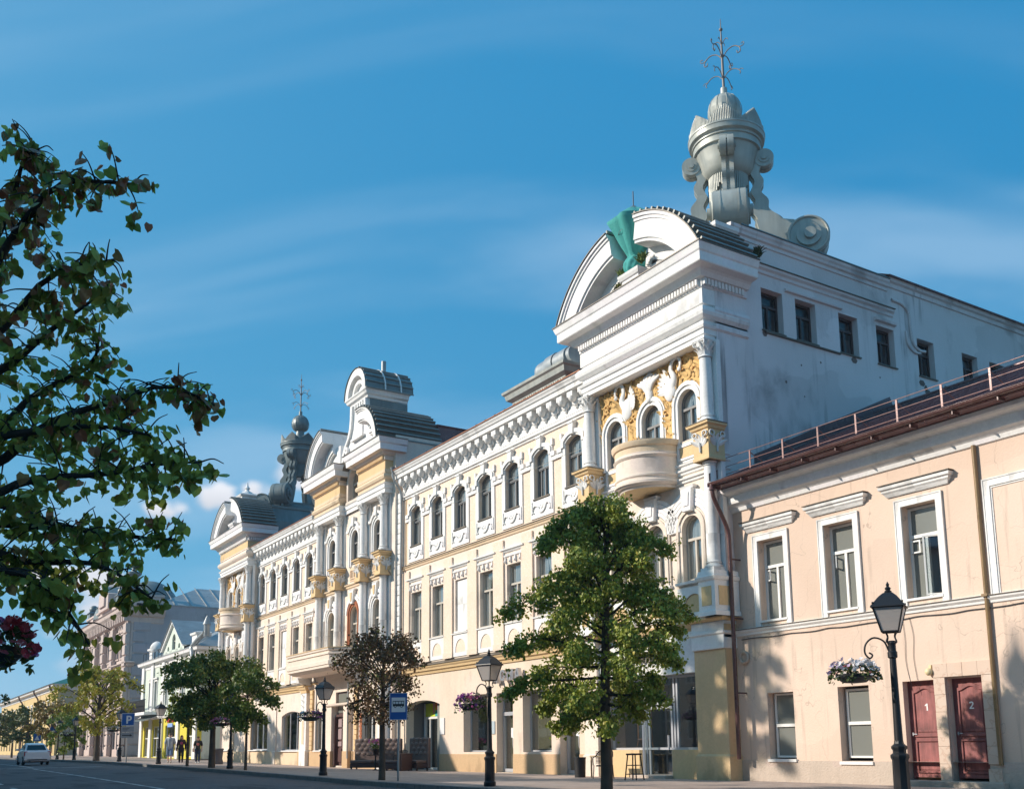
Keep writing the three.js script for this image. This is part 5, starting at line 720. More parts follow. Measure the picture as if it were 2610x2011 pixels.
weed([-23.35, 16.28, 1.0], 90, 0.3, 1, [0.12, 0.17, 0.03], 'yellow-green weed growing at the right foot of the wrapped urn');
weed([-24.5, 16.25, 0.95], 50, 0.25, 2, [0.12, 0.17, 0.03], 'yellow-green weed growing at the left foot of the wrapped urn');
weed([-24.72, 16.15, 0.9], 70, 0.22, 3, [0.16, 0.17, 0.03], 'dry weed hanging down the left side of the urn pedestal', 1);
weed([-20.8, 15.95, -1.5], 80, 0.34, 4, [0.03, 0.06, 0.02], 'dark weed growing on the ledge of the shaded side wall');
weed([-66.5, 16.3, 0.6], 60, 0.3, 5, [0.2, 0.2, 0.03], 'yellowish weed on the far left pavilion beside its ribbed pediment roof');

// ---------------------------------------------------------------- houses further down the street
function farWindows(parent, list, mat, z = 0, sur) { const cache = {}; for (const [x, w, y0, y1, r] of list) { const k = [w, y0, y1, r]; cache[k] ??= casement(w, y0, y1, r || 0, { depth: 0.14, mat, t: 0.06, mullion: w > 0.9 }); const p = put(cache[k], parent, x, 0, z); if (sur) mesh('window_surround', [band(0, w, y0 - 0.08, y1, r || 0, 0.14, 0, 0.07), bx(-w / 2 - 0.25, w / 2 + 0.25, y1 + 0.2, y1 + 0.34, 0, 0.16), bx(-w / 2 - 0.18, w / 2 + 0.18, y0 - 0.2, y0 - 0.08, 0, 0.12)], sur, p); } }
{ // mint house with a gabled attic, balcony and yellow shop fronts
  const b = thing('mint_house', 'pale mint two-storey house with grey gabled attic and yellow shop fronts', 'house', [0, 0.3, 0]);
  const mint = plaster([0.70, 0.76, 0.66]), yel = plaster([0.72, 0.62, 0.06]);
  const up = [[-80.2, 0.75, 4.4, 6.7], [-82.9, 0.75, 4.4, 6.7], [-86, 0.75, 4.4, 6.7], [-88.3, 0.75, 4.4, 6.7], [-92.2, 0.85, 4.3, 6.6], [-94.3, 0.85, 4.3, 6.6]], lo = [[-80.5, 1.6, 0.15, 2.7], [-86.6, 3.2, 0.1, 2.7], [-91.6, 2.4, 0.1, 2.7], [-95.2, 1.6, 0.1, 2.7]];
  mesh('wall', [wall(-97.5, -78.2, 3.4, 8.3, -0.3, 0, up.map((h) => [...h, 0])), bx(-78.5, -78.2, 0, 8.3, -12, -0.3), bx(-97.5, -97.2, 0, 8.3, -12, -0.3), bx(-97.2, -78.5, 0, 8.3, -12, -11.7)], mint, b);
  mesh('shop_wall', [wall(-97.5, -78.2, 0.0, 3.4, -0.3, 0.02, lo.map((h) => [...h, 0]))], yel, b);
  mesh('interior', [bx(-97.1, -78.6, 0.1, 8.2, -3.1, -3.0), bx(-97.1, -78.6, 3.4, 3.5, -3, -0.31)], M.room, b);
  farWindows(b, up, M.framePale, 0, M.white); farWindows(b, lo, M.frameWhite);
  for (const x of [-78.7, -83.9, -89.4, -93.4, -97]) mesh('pilaster', [bx(x - 0.42, x + 0.42, 0, 8.3, 0.02, 0.16)], M.white, b);
  mesh('storey_band', [wrap(-97.6, -78.2, 0, 0.02, [[0, 3.3], [0.12, 3.34], [0.2, 3.48], [0.22, 3.56], [0, 3.6]])], M.white, b);
  mesh('cornice', [wrap(-97.6, -78.2, -12, 0, [[0, 7.8], [0.05, 7.82], [0.06, 8.05], [0.2, 8.12], [0.4, 8.2], [0.45, 8.4], [0.5, 8.45], [-0.2, 8.5]])], M.white, b);
  mesh('roof', [wrap(-97.4, -78.3, -12, 0.2, [[0.2, 8.5], [-3.5, 10.6], [-5.9, 10.7]])], M.galv, b);
  const gab = [[-89.9, 8.5], [-83.1, 8.5], [-83.1, 9.0], [-86.5, 11.1], [-89.9, 9.0]]; mesh('gable', [wall(-89.9, -83.1, 8.4, 8.9, -3, 0.05), (() => { const s = poly(gab); s.holes.push(poly(opening(-86.5, 1.1, 8.75, 10.2, 0.5)), poly(opening(-84.7, 0.6, 8.75, 9.3, 0.25)), poly(opening(-88.3, 0.6, 8.75, 9.3, 0.25))); return ext(s, -0.3, 0.05); })()], mint, b);
  mesh('gable_trim', [...[-1, 1].map((s) => ext(poly([[-86.5, 11.1], [-86.5, 11.35], [-86.5 + s * 3.8, 9.0], [-86.5 + s * 3.6, 8.9]]), -0.1, 0.25))], M.white, b);
  mesh('gable_roof', [quads([-1, 1].map((s) => [[-86.5, 11.36, 0.35], [-86.5 + s * 3.9, 8.98, 0.35], [-86.5 + s * 3.9, 8.98, -8], [-86.5, 11.36, -8]]))], M.galv, b);
  farWindows(b, [[-86.5, 1.08, 8.76, 10.18, 0.5]], M.framePale, 0);
  for (const x of [-80.6, -95.4]) mesh('chimney', [wrap(x - 0.7, x + 0.7, -1.2, -0.1, [[0, 8.4], [0, 9.5], [0.12, 9.56], [0.16, 9.72], [0, 9.78], [-0.5, 9.85]])], M.white, b);
  mesh('flue', [taper([[-78.5, 6.6, 0.5], [-78.6, 7.8, 0.5], [-79.1, 8.4, 0.45], [-78.4, 8.9, 0.25], [-77.2, 9.4, 0.0]], [0.2, 0.2, 0.2], 10), cyl(0.24, 0.24, 9.1, 10.0, 12).translate(-77.1, 0, -0.1), cyl(0.34, 0.04, 10.0, 10.7, 12).translate(-77.1, 0, -0.1)], M.galv, b);
  const bal = mesh('balcony', [bx(-97.2, -91.2, 3.7, 3.95, 0, 1.15)], M.white, b);
  for (let k = 0; k < 26; k++) mesh('baluster', [tube([[-97.1 + k * 0.23, 3.95, 1.1], [-96.98 + k * 0.23, 4.5, 1.1], [-97.1 + k * 0.23, 5.0, 1.1]], 0.03, 4, 4), tube([[-96.9 + k * 0.23, 3.95, 1.1], [-97.1 + k * 0.23, 4.95, 1.1]], 0.02, 2, 4)], M.iron, bal);
  mesh('balcony_rail', [bx(-97.2, -91.2, 4.95, 5.03, 1.06, 1.14)], M.iron, bal);
  mesh('awning', [quads([[[-97.0, 3.6, 0.1], [-90.5, 3.6, 0.1], [-90.5, 3.15, 1.3], [-97.0, 3.15, 1.3]]])], M.zincdark, b);
  mesh('shop_sign', [bx(-87.4, -85.4, 2.95, 3.3, 0.02, 0.12)], flat([0.55, 0.04, 0.03], 0.5), b); mesh('shop_sign', [bx(-87.2, -85.6, 2.55, 2.85, 0.02, 0.1)], flat([0.25, 0.4, 0.75], 0.5), b);
  mesh('roof_terrace_rail', [tube([[-97, 9.3, 0.2], [-90, 9.3, 0.2]], 0.03, 2, 4), ...[0, 1, 2, 3, 4, 5, 6].map((k) => bx(-97 + k * 1.16, -96.96 + k * 1.16, 8.45, 9.3, 0.18, 0.22))], M.iron, b);
  const d = thing('satellite_dish', 'white satellite dish on the roof of the mint house', 'dish', [-92.0, 9.7, 0.3], 0.7); mesh('dish', [new THREE.SphereGeometry(0.75, 18, 8, 0, 2 * PI, 0, 0.8).rotateX(PI / 2 - 0.4).translate(0, 0, -0.5), tube([[0, 0, 0], [0.1, -0.2, 0.5]], 0.03, 2, 4)], M.white, d); mesh('mast', [cyl(0.05, 0.05, -1.3, 0, 6)], M.iron, d);
}
{ // tall pinkish-grey palace block with blank side wall
  const b = thing('grey_palace', 'tall pinkish-grey three-storey building with a domed gable, blank grey side wall and sheet roof', 'building', [0, 0.3, 0]);
  const st = plaster([0.62, 0.50, 0.45], 0.02), gs = plaster([0.42, 0.39, 0.41]);
  const xs = [-105.9, -107.8, -109.7, -112.6, -114.5, -119.2, -122.2, -124.2, -126.2], up = xs.map((x) => [x, 1.0, 9.9, 12.2, 0]), mid = xs.map((x) => [x, 1.05, 5.6, 8.2, 0.5]), lo = xs.map((x) => [x, 1.3, 0.8, 3.6, 0.6]);
  mesh('wall', [wall(-128, -104, 0, 14.6, -0.4, 0, [...up, ...mid, ...lo])], st, b);
  mesh('side_wall', [bx(-104.4, -104, 0, 15, -40, -0.4), bx(-128, -127.6, 0, 15, -40, -0.4), bx(-127.6, -104.4, 0, 14.8, -40, -39.6), bx(-127.5, -104.5, 14.0, 14.3, -39, -0.5)], gs, b);
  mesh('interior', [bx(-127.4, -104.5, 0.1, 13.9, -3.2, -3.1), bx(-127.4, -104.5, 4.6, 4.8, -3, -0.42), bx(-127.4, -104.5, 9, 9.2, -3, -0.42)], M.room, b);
  farWindows(b, up, M.frameGrey, 0, st); farWindows(b, mid, M.frameGrey, 0, st); farWindows(b, lo, M.frameGrey);
  for (const x of [-104.7, -111.2, -116.2, -120.8, -127.3]) { const p = mesh('pilaster', [bx(x - 0.6, x + 0.6, 4.7, 13.4, 0, 0.35)], st, b); for (let k = 0; k < 12; k++) mesh('stone_block', [rbx(x - 0.66, x + 0.66, 0.15 + k * 1.08, 1.1 + k * 1.08, 0.05, 0.5, 0.06)], st, p); }
  for (let k = 0; k < 13; k++) mesh('quoin', [rbx(-104.6, -103.9, 0.2 + k * 1.1, 1.12 + k * 1.1, -1.3 - (k % 2) * 0.5, -0.2, 0.04)], gs, b);
  for (const y of [4.6, 9.0]) mesh('storey_band', [wrap(-128, -104, -0.4, 0, [[0, y - 0.3], [0.2, y - 0.2], [0.3, y], [0.5, y + 0.1], [0.5, y + 0.2], [0, y + 0.3]])], st, b);
  mesh('cornice', [wrap(-128, -104, -3, 0, [[0, 13.0], [0.1, 13.1], [0.15, 13.6], [0.5, 13.7], [0.95, 14.2], [1.0, 14.5], [1.15, 14.6], [-0.2, 14.7]])], st, b);
  for (let x = -127.6; x < -104; x += 0.9) mesh('cornice_bracket', [bx(x, x + 0.35, 13.2, 14.0, 0.1, 0.75)], st, b);
  mesh('parapet', [wrap(-128, -104, -3, 0.1, [[0, 14.7], [0, 15.6], [0.15, 15.7], [0.15, 15.9], [-0.3, 15.95]])], st, b);
  for (const x of [-105.2, -110.8, -115.4, -121, -127]) mesh('parapet_pier', [wrap(x - 0.6, x + 0.6, -0.8, 0.2, [[0, 15.6], [0, 16.4], [0.15, 16.5], [0, 16.7]]), sph(0.5, x, 17.0, -0.3, 10)], M.zincdark, b);
  mesh('domed_gable', [ext(poly([[-119.3, 15.6], [-114, 15.6], [-114, 17.2], [-114.9, 17.4], [-115.3, 18.1], [-116.65, 18.6], [-118, 18.1], [-118.4, 17.4], [-119.3, 17.2]]), -1, 0.5), ext(poly([[-118.2, 16], [-115.2, 16], [-115.2, 17.4], [-118.2, 17.4]]), 0.5, 0.7)], st, b);
  mesh('roof_dome', [new THREE.SphereGeometry(1, 20, 10, 0, 2 * PI, 0, PI / 2).scale(3.6, 3.0, 3.2).translate(-122.8, 15.3, -2.8), new THREE.SphereGeometry(1, 20, 10, 0, 2 * PI, 0, PI / 2).scale(3.3, 3.2, 3).translate(-111.5, 15.2, -3.2)], M.zincdark, b);
  mesh('roof', [wrap(-127.8, -104.2, -39.8, -2.5, [[0.3, 14.9], [0.3, 15.0], [-5, 17.6], [-9, 18.2]])], M.galv, b);
  const sm = done([bx(-0.03, 0.03, 0, 0.09, -5.9, 0)]); for (let z = -4; z > -39; z -= 1.6) { const q = mesh('roof_seam', sm, M.galv, b, [-103.9, 15.0, z]); q.rotation.set(0, PI / 2, 0); q.rotateX(Math.atan2(2.6, 5.3)); }
  for (let k = 0; k < 1; k++) mesh('roof_vent', [bx(-106.8, -105.6, 15.6, 17.2, -25.0, -23.6), bx(-107, -105.4, 17.2, 17.3, -25.2, -23.4)], gs, b);
  mesh('finial', [lathe([[0.6, 15.9], [0.6, 16.7], [0.4, 17.0], [0.25, 17.4], [0.25, 17.8], [0.75, 18.3], [0.75, 18.45], [0.3, 18.6], [0.2, 18.9], [0.4, 19.15], [0.35, 19.4], [0.12, 19.6], [0.02, 19.9]], 16)], M.zincdark, b, [-107, 0, -0.6]);
}
{ // yellow house at the end of the street
  const b = thing('yellow_house', 'yellow two-storey house with a green sheet roof at the far end of the street', 'house', [0, 0.35, 0]);
  const yl = plaster([0.70, 0.52, 0.24]), win = [], lo = []; for (let x = -152; x > -214; x -= 4.4) { win.push([x, 1.4, 4.8, 7.3, 0]); lo.push([x, 1.6, 0.7, 3.2, 0]); }
  mesh('wall', [wall(-218, -149, 0, 9.4, -0.4, 0, [...win, ...lo])], yl, b); mesh('interior', [bx(-217.5, -149.4, 0.1, 9.3, -3, -2.9)], M.room, b);
  { const s = poly([[0.4, 0], [16, 0], [16, 9.4], [0.4, 9.4]]); s.holes.push(poly([[4.2, 4.6], [7.2, 4.6], [7.2, 7.4], [4.2, 7.4]])); mesh('side_wall', [ext(s, -0.4, 0).rotateY(PI / 2).translate(-149, 0, 0), bx(-218, -149, 0, 9.4, -16.4, -16)], plaster([0.52, 0.42, 0.27]), b); }
  { const w = casement(2.9, 4.65, 7.35, 0, { depth: 0.2, mat: M.frameDark, t: 0.12 }); put(w, b, -149, 0, -5.7, PI / 2); }
  farWindows(b, win, M.frameGrey, 0, M.white); farWindows(b, lo, M.frameGrey);
  mesh('cornice', [wrap(-218, -149, -16, 0, [[0, 8.7], [0.1, 8.75], [0.2, 9.1], [0.7, 9.2], [0.8, 9.45], [0.9, 9.5]])], M.white, b);
  mesh('roof', [wrap(-218, -149, -16.4, 0, [[1.0, 9.5], [-6, 12.2], [-8, 12.4]])], sheet([0.03, 0.22, 0.17]), b);
  for (const x of [-150.2, -166, -184]) mesh('downpipe', [tube([[x, 9.4, 0.9], [x, 9.0, 0.8], [x, 8.0, 0.2], [x, 0.4, 0.2]], 0.12, 20, 6)], M.brownpipe, b);
  mesh('aerial', [cyl(0.05, 0.05, 12, 15.5, 5).translate(-160, 0, -6), bx(-161, -159, 14.8, 14.88, -6.04, -5.96), bx(-160.7, -159.3, 14.2, 14.27, -6.04, -5.96)], M.iron, b);
}
// ---------------------------------------------------------------- the other side of the street, behind the camera: its roofs shade the roadway
{
  const H = (x0, x1, h, roofH, extra, label, c) => { const b = thing('opposite_house', label, 'house'); mesh('wall', [bx(x0, x1, 0, h, 25.2, 40)], plaster(c), b); mesh('roof', [ext(poly([[-40.2, h], [-24.9, h], [-24.9, h + 0.15], [-33, h + roofH + 2]]), x0 - 0.1, x1 + 0.1).rotateY(PI / 2)], M.brownroof, b); const w = casement(1.1, 0, 2, 0, { depth: -0.06, mat: M.frameWhite, glass: M.dusty }); for (let y = 1.2; y < h - 2.5; y += 3.7) for (let x = x0 + 1.6; x < x1 - 1; x += 2.8) { const p = put(w, b, x, y, 25.12, PI); } if (extra) mesh('roof_feature', extra, plaster(c), b); return b; };
  H(-64, -49.6, 12.2, 1.2, [ext(poly([[-58.8, 12.2], [-49.7, 12.2], [-54.0, 16.9]]), 25.0, 25.6)], 'gabled cream house across the street, opposite the middle block', [0.6, 0.5, 0.4]);
  H(-40, -28.9, 10.2, 0.8, [...[-38].map((x) => ext(poly(opening(x, 1.0, 10, 15.9, 0.5)), 25.0, 25.6))], 'lower three-storey house across the street with one round-headed chimney', [0.6, 0.52, 0.45]);
  H(-27.8, 10, 10.4, 0.8, [bx(-27.7, -26.9, 10.2, 16.3, 25, 26), lathe([[0.3, 16.2], [0.12, 16.5], [0.08, 16.8], [0.34, 17.25], [0.28, 17.6], [0.1, 17.95], [0.02, 18.5]], 12).translate(-27.15, 0, 25.4)], 'four-storey house across the street with a small roof finial, behind the camera', [0.55, 0.45, 0.4]);
  H(-49.4, -40.2, 12.9, 0.8, [...[-46.2, -44.2].map((x) => ext(poly(opening(x, 1.0, 12.7, 15.9, 0.5)), 25.0, 25.6))], 'four-storey house across the street with two round-headed dormers', [0.6, 0.52, 0.45]);
  H(-110, -66, 10.2, 1.0, null, 'lower pale house across the street, opposite the far left pavilion', [0.62, 0.58, 0.5]);
  H(-200, -112, 9.5, 1.0, null, 'long low house across the far end of the street', [0.6, 0.55, 0.42]);
}

// ---------------------------------------------------------------- trees
const leafGeo = (() => { // linden leaf: heart-shaped blade folded along the midrib, tip towards -y, hanging from the origin
  const L = [[0, -0.04], [0.34, 0.06], [0.5, -0.28], [0.36, -0.66], [0, -1.06]], q = [];
  for (const s of [1, -1]) for (let i = 0; i + 1 < L.length; i++) { const a = [s * L[i][0], L[i][1], 0.16 * L[i][0] + 0.05 * L[i][1] ** 2], b = [s * L[i + 1][0], L[i + 1][1], 0.16 * L[i + 1][0] + 0.05 * L[i + 1][1] ** 2], m = [0, -0.4, -0.03]; q.push(s > 0 ? [m, b, a] : [m, a, b]); }
  return done(tris(q));
})();
const tuftGeo = done((() => { const r = rng(77), g = []; for (let k = 0; k < 5; k++) { const h = leafGeo.clone(); h.scale(0.8, 0.8, 0.8); h.rotateX((r() - 0.5) * 1.6); h.rotateZ((r() - 0.5) * 2.2); h.rotateY(r() * 6.3); g.push(h.translate((r() - 0.5) * 1.3, (r() - 0.5) * 1.0, (r() - 0.5) * 1.3)); } return g; })());
const _q = new THREE.Quaternion(), _e = new THREE.Euler(), _m = new THREE.Matrix4(), _s = V(1, 1, 1), _c = new THREE.Color();
function leaves(parent, name, list, geo = leafGeo, mat = M.leaf) { // list of [x, y, z, size, colour, tilt]
  const r = rng(list.length), im = new THREE.InstancedMesh(geo, mat, list.length); im.name = name; im.castShadow = im.receiveShadow = true;
  list.forEach(([x, y, z, s, c, tilt = 0.9], i) => { _e.set((r() - 0.35) * tilt, r() * 6.283, (r() - 0.5) * tilt, 'YXZ'); _q.setFromEuler(_e); _m.compose(V(x, y, z), _q, _s.set(s, s, s)); im.setMatrixAt(i, _m); im.setColorAt(i, _c.setRGB(...c)); });
  parent.add(im); return stuff(im);
}
const mixc = (a, b, t) => a.map((v, i) => lerp(v, b[i], t));
function tree(o) { // trunk, limbs and a crown of leaf sprays set along every limb
  const r = rng(o.seed), g = o.gy ?? gy(o.x, o.z), t = thing('street_tree', o.label, 'tree', [o.x, g, o.z]); const limbs = [], L = [];
  const lean = o.lean ?? [0, 0], top = V(lean[0], o.h * 0.93, lean[1]), tr = o.r ?? 0.11;
  mesh('trunk', [taper([[0, -0.1, 0], [0.02, 0.25, 0], [lean[0] * 0.1, o.clear, lean[1] * 0.1], [lean[0] * 0.5 + 0.05, lerp(o.clear, o.h, 0.5), lean[1] * 0.5], top], [tr * 1.35, tr * 1.05, tr * 0.95, tr * 0.5, 0.015], 10)], M.bark, t);
  const axis = (y) => V(lean[0] * y / o.h, y, lean[1] * y / o.h);
  for (let k = 0; k < o.limbs; k++) {
    const u = (k + r() * 0.8) / o.limbs, y0 = lerp(o.clear * 0.92, o.h * 0.82, Math.pow(u, 0.9)), a = k * 2.399 + r() * 0.8;
    const prof = o.profile ? o.profile(u) : Math.sin(PI * (0.16 + 0.76 * u)) ** 0.7, R = o.w * prof * (0.6 + 0.68 * r()) * (o.side ? 1 + o.side[0] * Math.cos(a) + o.side[1] * Math.sin(a) : 1), rise = lerp(o.rise0 ?? 0.1, o.rise1 ?? 0.9, u) * R + 0.2 * r();
    const p0 = axis(y0), dir = V(Math.cos(a), 0, Math.sin(a)), p1 = p0.clone().addScaledVector(dir, R * 0.4).add(V(0, rise * 0.65, 0)), p2 = p0.clone().addScaledVector(dir, R * 0.75).add(V(0, rise * 0.95, 0)), p3 = p0.clone().addScaledVector(dir, R).add(V(0, rise * 0.85 - 0.1 * R, 0));
    const c = new THREE.CatmullRomCurve3([p0, p1, p2, p3]); limbs.push(taper([p0, p1, p2, p3], [tr * 0.42 * (1 - u * 0.6), tr * 0.22, 0.008], 5));
    const sprays = Math.round(o.sprays * (0.6 + R / o.w * 0.7));
    for (let s = 0; s < sprays; s++) {
      const tt = lerp(0.28, 1.02, Math.pow(r(), 0.7)), c0 = c.getPoint(Math.min(1, tt)), spread = lerp(0.45, 0.14, tt) * o.w * (0.3 + 0.5 * r()), cx = c0.x + (r() - 0.5) * spread * 1.9, cy = c0.y + (r() - 0.42) * spread * 1.9, cz = c0.z + (r() - 0.5) * spread * 1.9, tone = r(), n = o.leavesPer;
      if (s % 4 === 0) limbs.push(taper([c0, V(lerp(c0.x, cx, 0.6), lerp(c0.y, cy, 0.6) + 0.04, lerp(c0.z, cz, 0.6)), V(cx, cy, cz)], [0.012, 0.008, 0.004], 4));
      const sz = o.spray ?? 0.17; for (let j = 0; j < n; j++) { const a2 = r() * 6.283, rr = sz * Math.sqrt(r()) * 1.4; let cc = mixc(o.c0, o.c1, clamp(tone * 0.7 + r() * 0.45 - 0.08, 0, 1)); if (o.c2 && r() < o.p2) cc = mixc(o.c2, cc, r() * 0.5); L.push([cx + rr * Math.cos(a2), cy + (r() - 0.5) * sz * 1.7 - rr * 0.5, cz + rr * Math.sin(a2), o.leaf * (0.65 + 0.6 * r()), cc, 1.7]); }
    }
  }
  mesh('limb', limbs, M.darkbark, t);
  leaves(t, 'crown', L, o.tuft ? tuftGeo : leafGeo); return t;
}
const G0 = [0.15, 0.20, 0.03], G1 = [0.44, 0.48, 0.07], Y1 = [0.6, 0.5, 0.1];
tree({ x: -17.45, z: 7.4, h: 6.75, w: 1.6, clear: 1.7, limbs: 66, sprays: 66, leavesPer: 9, leaf: 0.062, r: 0.1, seed: 101, c0: G0, c1: G1, c2: Y1, p2: 0.05, rise0: -0.3, rise1: 1.0, lean: [0.35, 0.1], spray: 0.085, profile: (u) => u < 0.12 ? 0.78 : u < 0.42 ? 1.14 : lerp(1.12, 0.3, ((u - 0.42) / 0.58) ** 0.95), label: 'dense green linden on the pavement in front of the right pavilion, hiding the shop sign' });
tree({ x: -27.5, z: 8, h: 4.45, w: 1.3, clear: 1.7, limbs: 34, sprays: 22, leavesPer: 8, leaf: 0.066, r: 0.08, seed: 102, c0: [0.10, 0.06, 0.028], c1: [0.29, 0.165, 0.065], c2: [0.24, 0.25, 0.05], p2: 0.14, rise0: 0.15, rise1: 0.8, label: 'thin brown-leaved young tree behind the blue bus stop sign' });
tree({ x: -45.2, z: 8, h: 5.0, w: 1.8, clear: 1.9, limbs: 40, sprays: 26, leavesPer: 10, leaf: 0.1, r: 0.12, seed: 103, c0: [0.08, 0.12, 0.02], c1: [0.27, 0.33, 0.05], c2: Y1, p2: 0.1, rise0: 0.1, rise1: 0.8, label: 'broad green linden in front of the far left pavilion, nearest the road of its pair' });
tree({ x: -40.4, z: 8, h: 4.3, w: 0.95, clear: 1.75, limbs: 24, sprays: 16, leavesPer: 10, leaf: 0.095, r: 0.05, seed: 104, c0: [0.08, 0.12, 0.02], c1: [0.26, 0.33, 0.05], rise0: 0.1, rise1: 0.8, label: 'slim green sapling right of the broad linden, in front of the left wing' });
tree({ x: -49.3, z: 8, h: 3.5, w: 0.9, clear: 2.0, limbs: 14, sprays: 9, leavesPer: 9, leaf: 0.12, r: 0.06, seed: 105, c0: [0.03, 0.06, 0.015], c1: G1, rise0: 0.1, rise1: 0.7, label: 'small green tree with a bare dark trunk left of the broad linden' });
tree({ x: -72.3, z: 8, h: 6.1, w: 2.6, clear: 1.7, limbs: 30, sprays: 13, leavesPer: 9, leaf: 0.16, r: 0.16, seed: 106, c0: [0.26, 0.27, 0.03], c1: [0.58, 0.54, 0.07], c2: [0.5, 0.38, 0.07], p2: 0.2, rise0: 0.3, rise1: 1.0, label: 'yellow-green tree with a forked trunk in front of the grey building' });
tree({ x: -93, z: 8, h: 4.6, w: 2.1, clear: 1.9, limbs: 20, sprays: 10, leavesPer: 7, leaf: 0.2, r: 0.09, seed: 107, c0: [0.26, 0.16, 0.06], c1: [0.42, 0.34, 0.09], rise0: 0.2, rise1: 0.8, label: 'small rust-brown tree in front of the yellow house' });
tree({ x: -86.5, z: 7.9, h: 3.9, w: 1.2, clear: 0.5, limbs: 16, sprays: 8, leavesPer: 7, leaf: 0.17, r: 0.05, seed: 108, c0: [0.2, 0.26, 0.04], c1: [0.38, 0.44, 0.09], label: 'light green sapling leafy almost to the ground, left of the white flower basket' });
tree({ x: -82.6, z: 7.8, h: 3.4, w: 1.1, clear: 0.9, limbs: 14, sprays: 8, leavesPer: 7, leaf: 0.17, r: 0.04, seed: 109, c0: [0.2, 0.26, 0.04], c1: [0.38, 0.44, 0.09], label: 'light green sapling under the white flower basket lamp' });
tree({ x: -84, z: 16.4, h: 7.4, w: 3.6, clear: 1.9, limbs: 34, sprays: 16, leavesPer: 8, leaf: 0.2, r: 0.18, seed: 110, c0: [0.03, 0.06, 0.012], c1: [0.09, 0.13, 0.03], rise0: 0.1, rise1: 0.8, label: 'dark green street tree at the far left edge beside the road' });
tree({ x: -112, z: 17.2, h: 6.6, w: 3.2, clear: 1.9, limbs: 24, sprays: 12, leavesPer: 7, leaf: 0.26, r: 0.16, seed: 111, c0: [0.08, 0.12, 0.02], c1: [0.2, 0.26, 0.05], label: 'sunlit pale green tree further along the left side of the road' });
for (const [k, x] of [[0, -108], [1, -120], [2, -133]]) tree({ x, z: 8, h: 4.6 + k * 0.4, w: 2, clear: 1.6, limbs: 16, sprays: 9, leavesPer: 6, leaf: 0.26, r: 0.09, seed: 120 + k, c0: [0.1, 0.13, 0.03], c1: [0.22, 0.22, 0.06], label: ['small street tree before the yellow house, nearest of the far row', 'small street tree before the yellow house, middle of the far row', 'small street tree before the yellow house, last of the far row'][k] });
tree({ x: -34.3, z: 22.3, h: 22.2, w: 1.75, clear: 12.4, limbs: 46, sprays: 17, leavesPer: 8, leaf: 0.2, r: 0.28, seed: 130, c0: G0, c1: G1, gy: 0.05, rise0: 0.1, rise1: 0.7, label: 'tall linden on the opposite pavement, shading the corner of the peach house' });
tree({ x: -73.6, z: 21.8, h: 16.8, w: 1.9, clear: 10, limbs: 30, sprays: 14, leavesPer: 8, leaf: 0.22, r: 0.2, seed: 131, c0: G0, c1: G1, gy: 0.35, label: 'linden on the opposite pavement across from the left wing' });
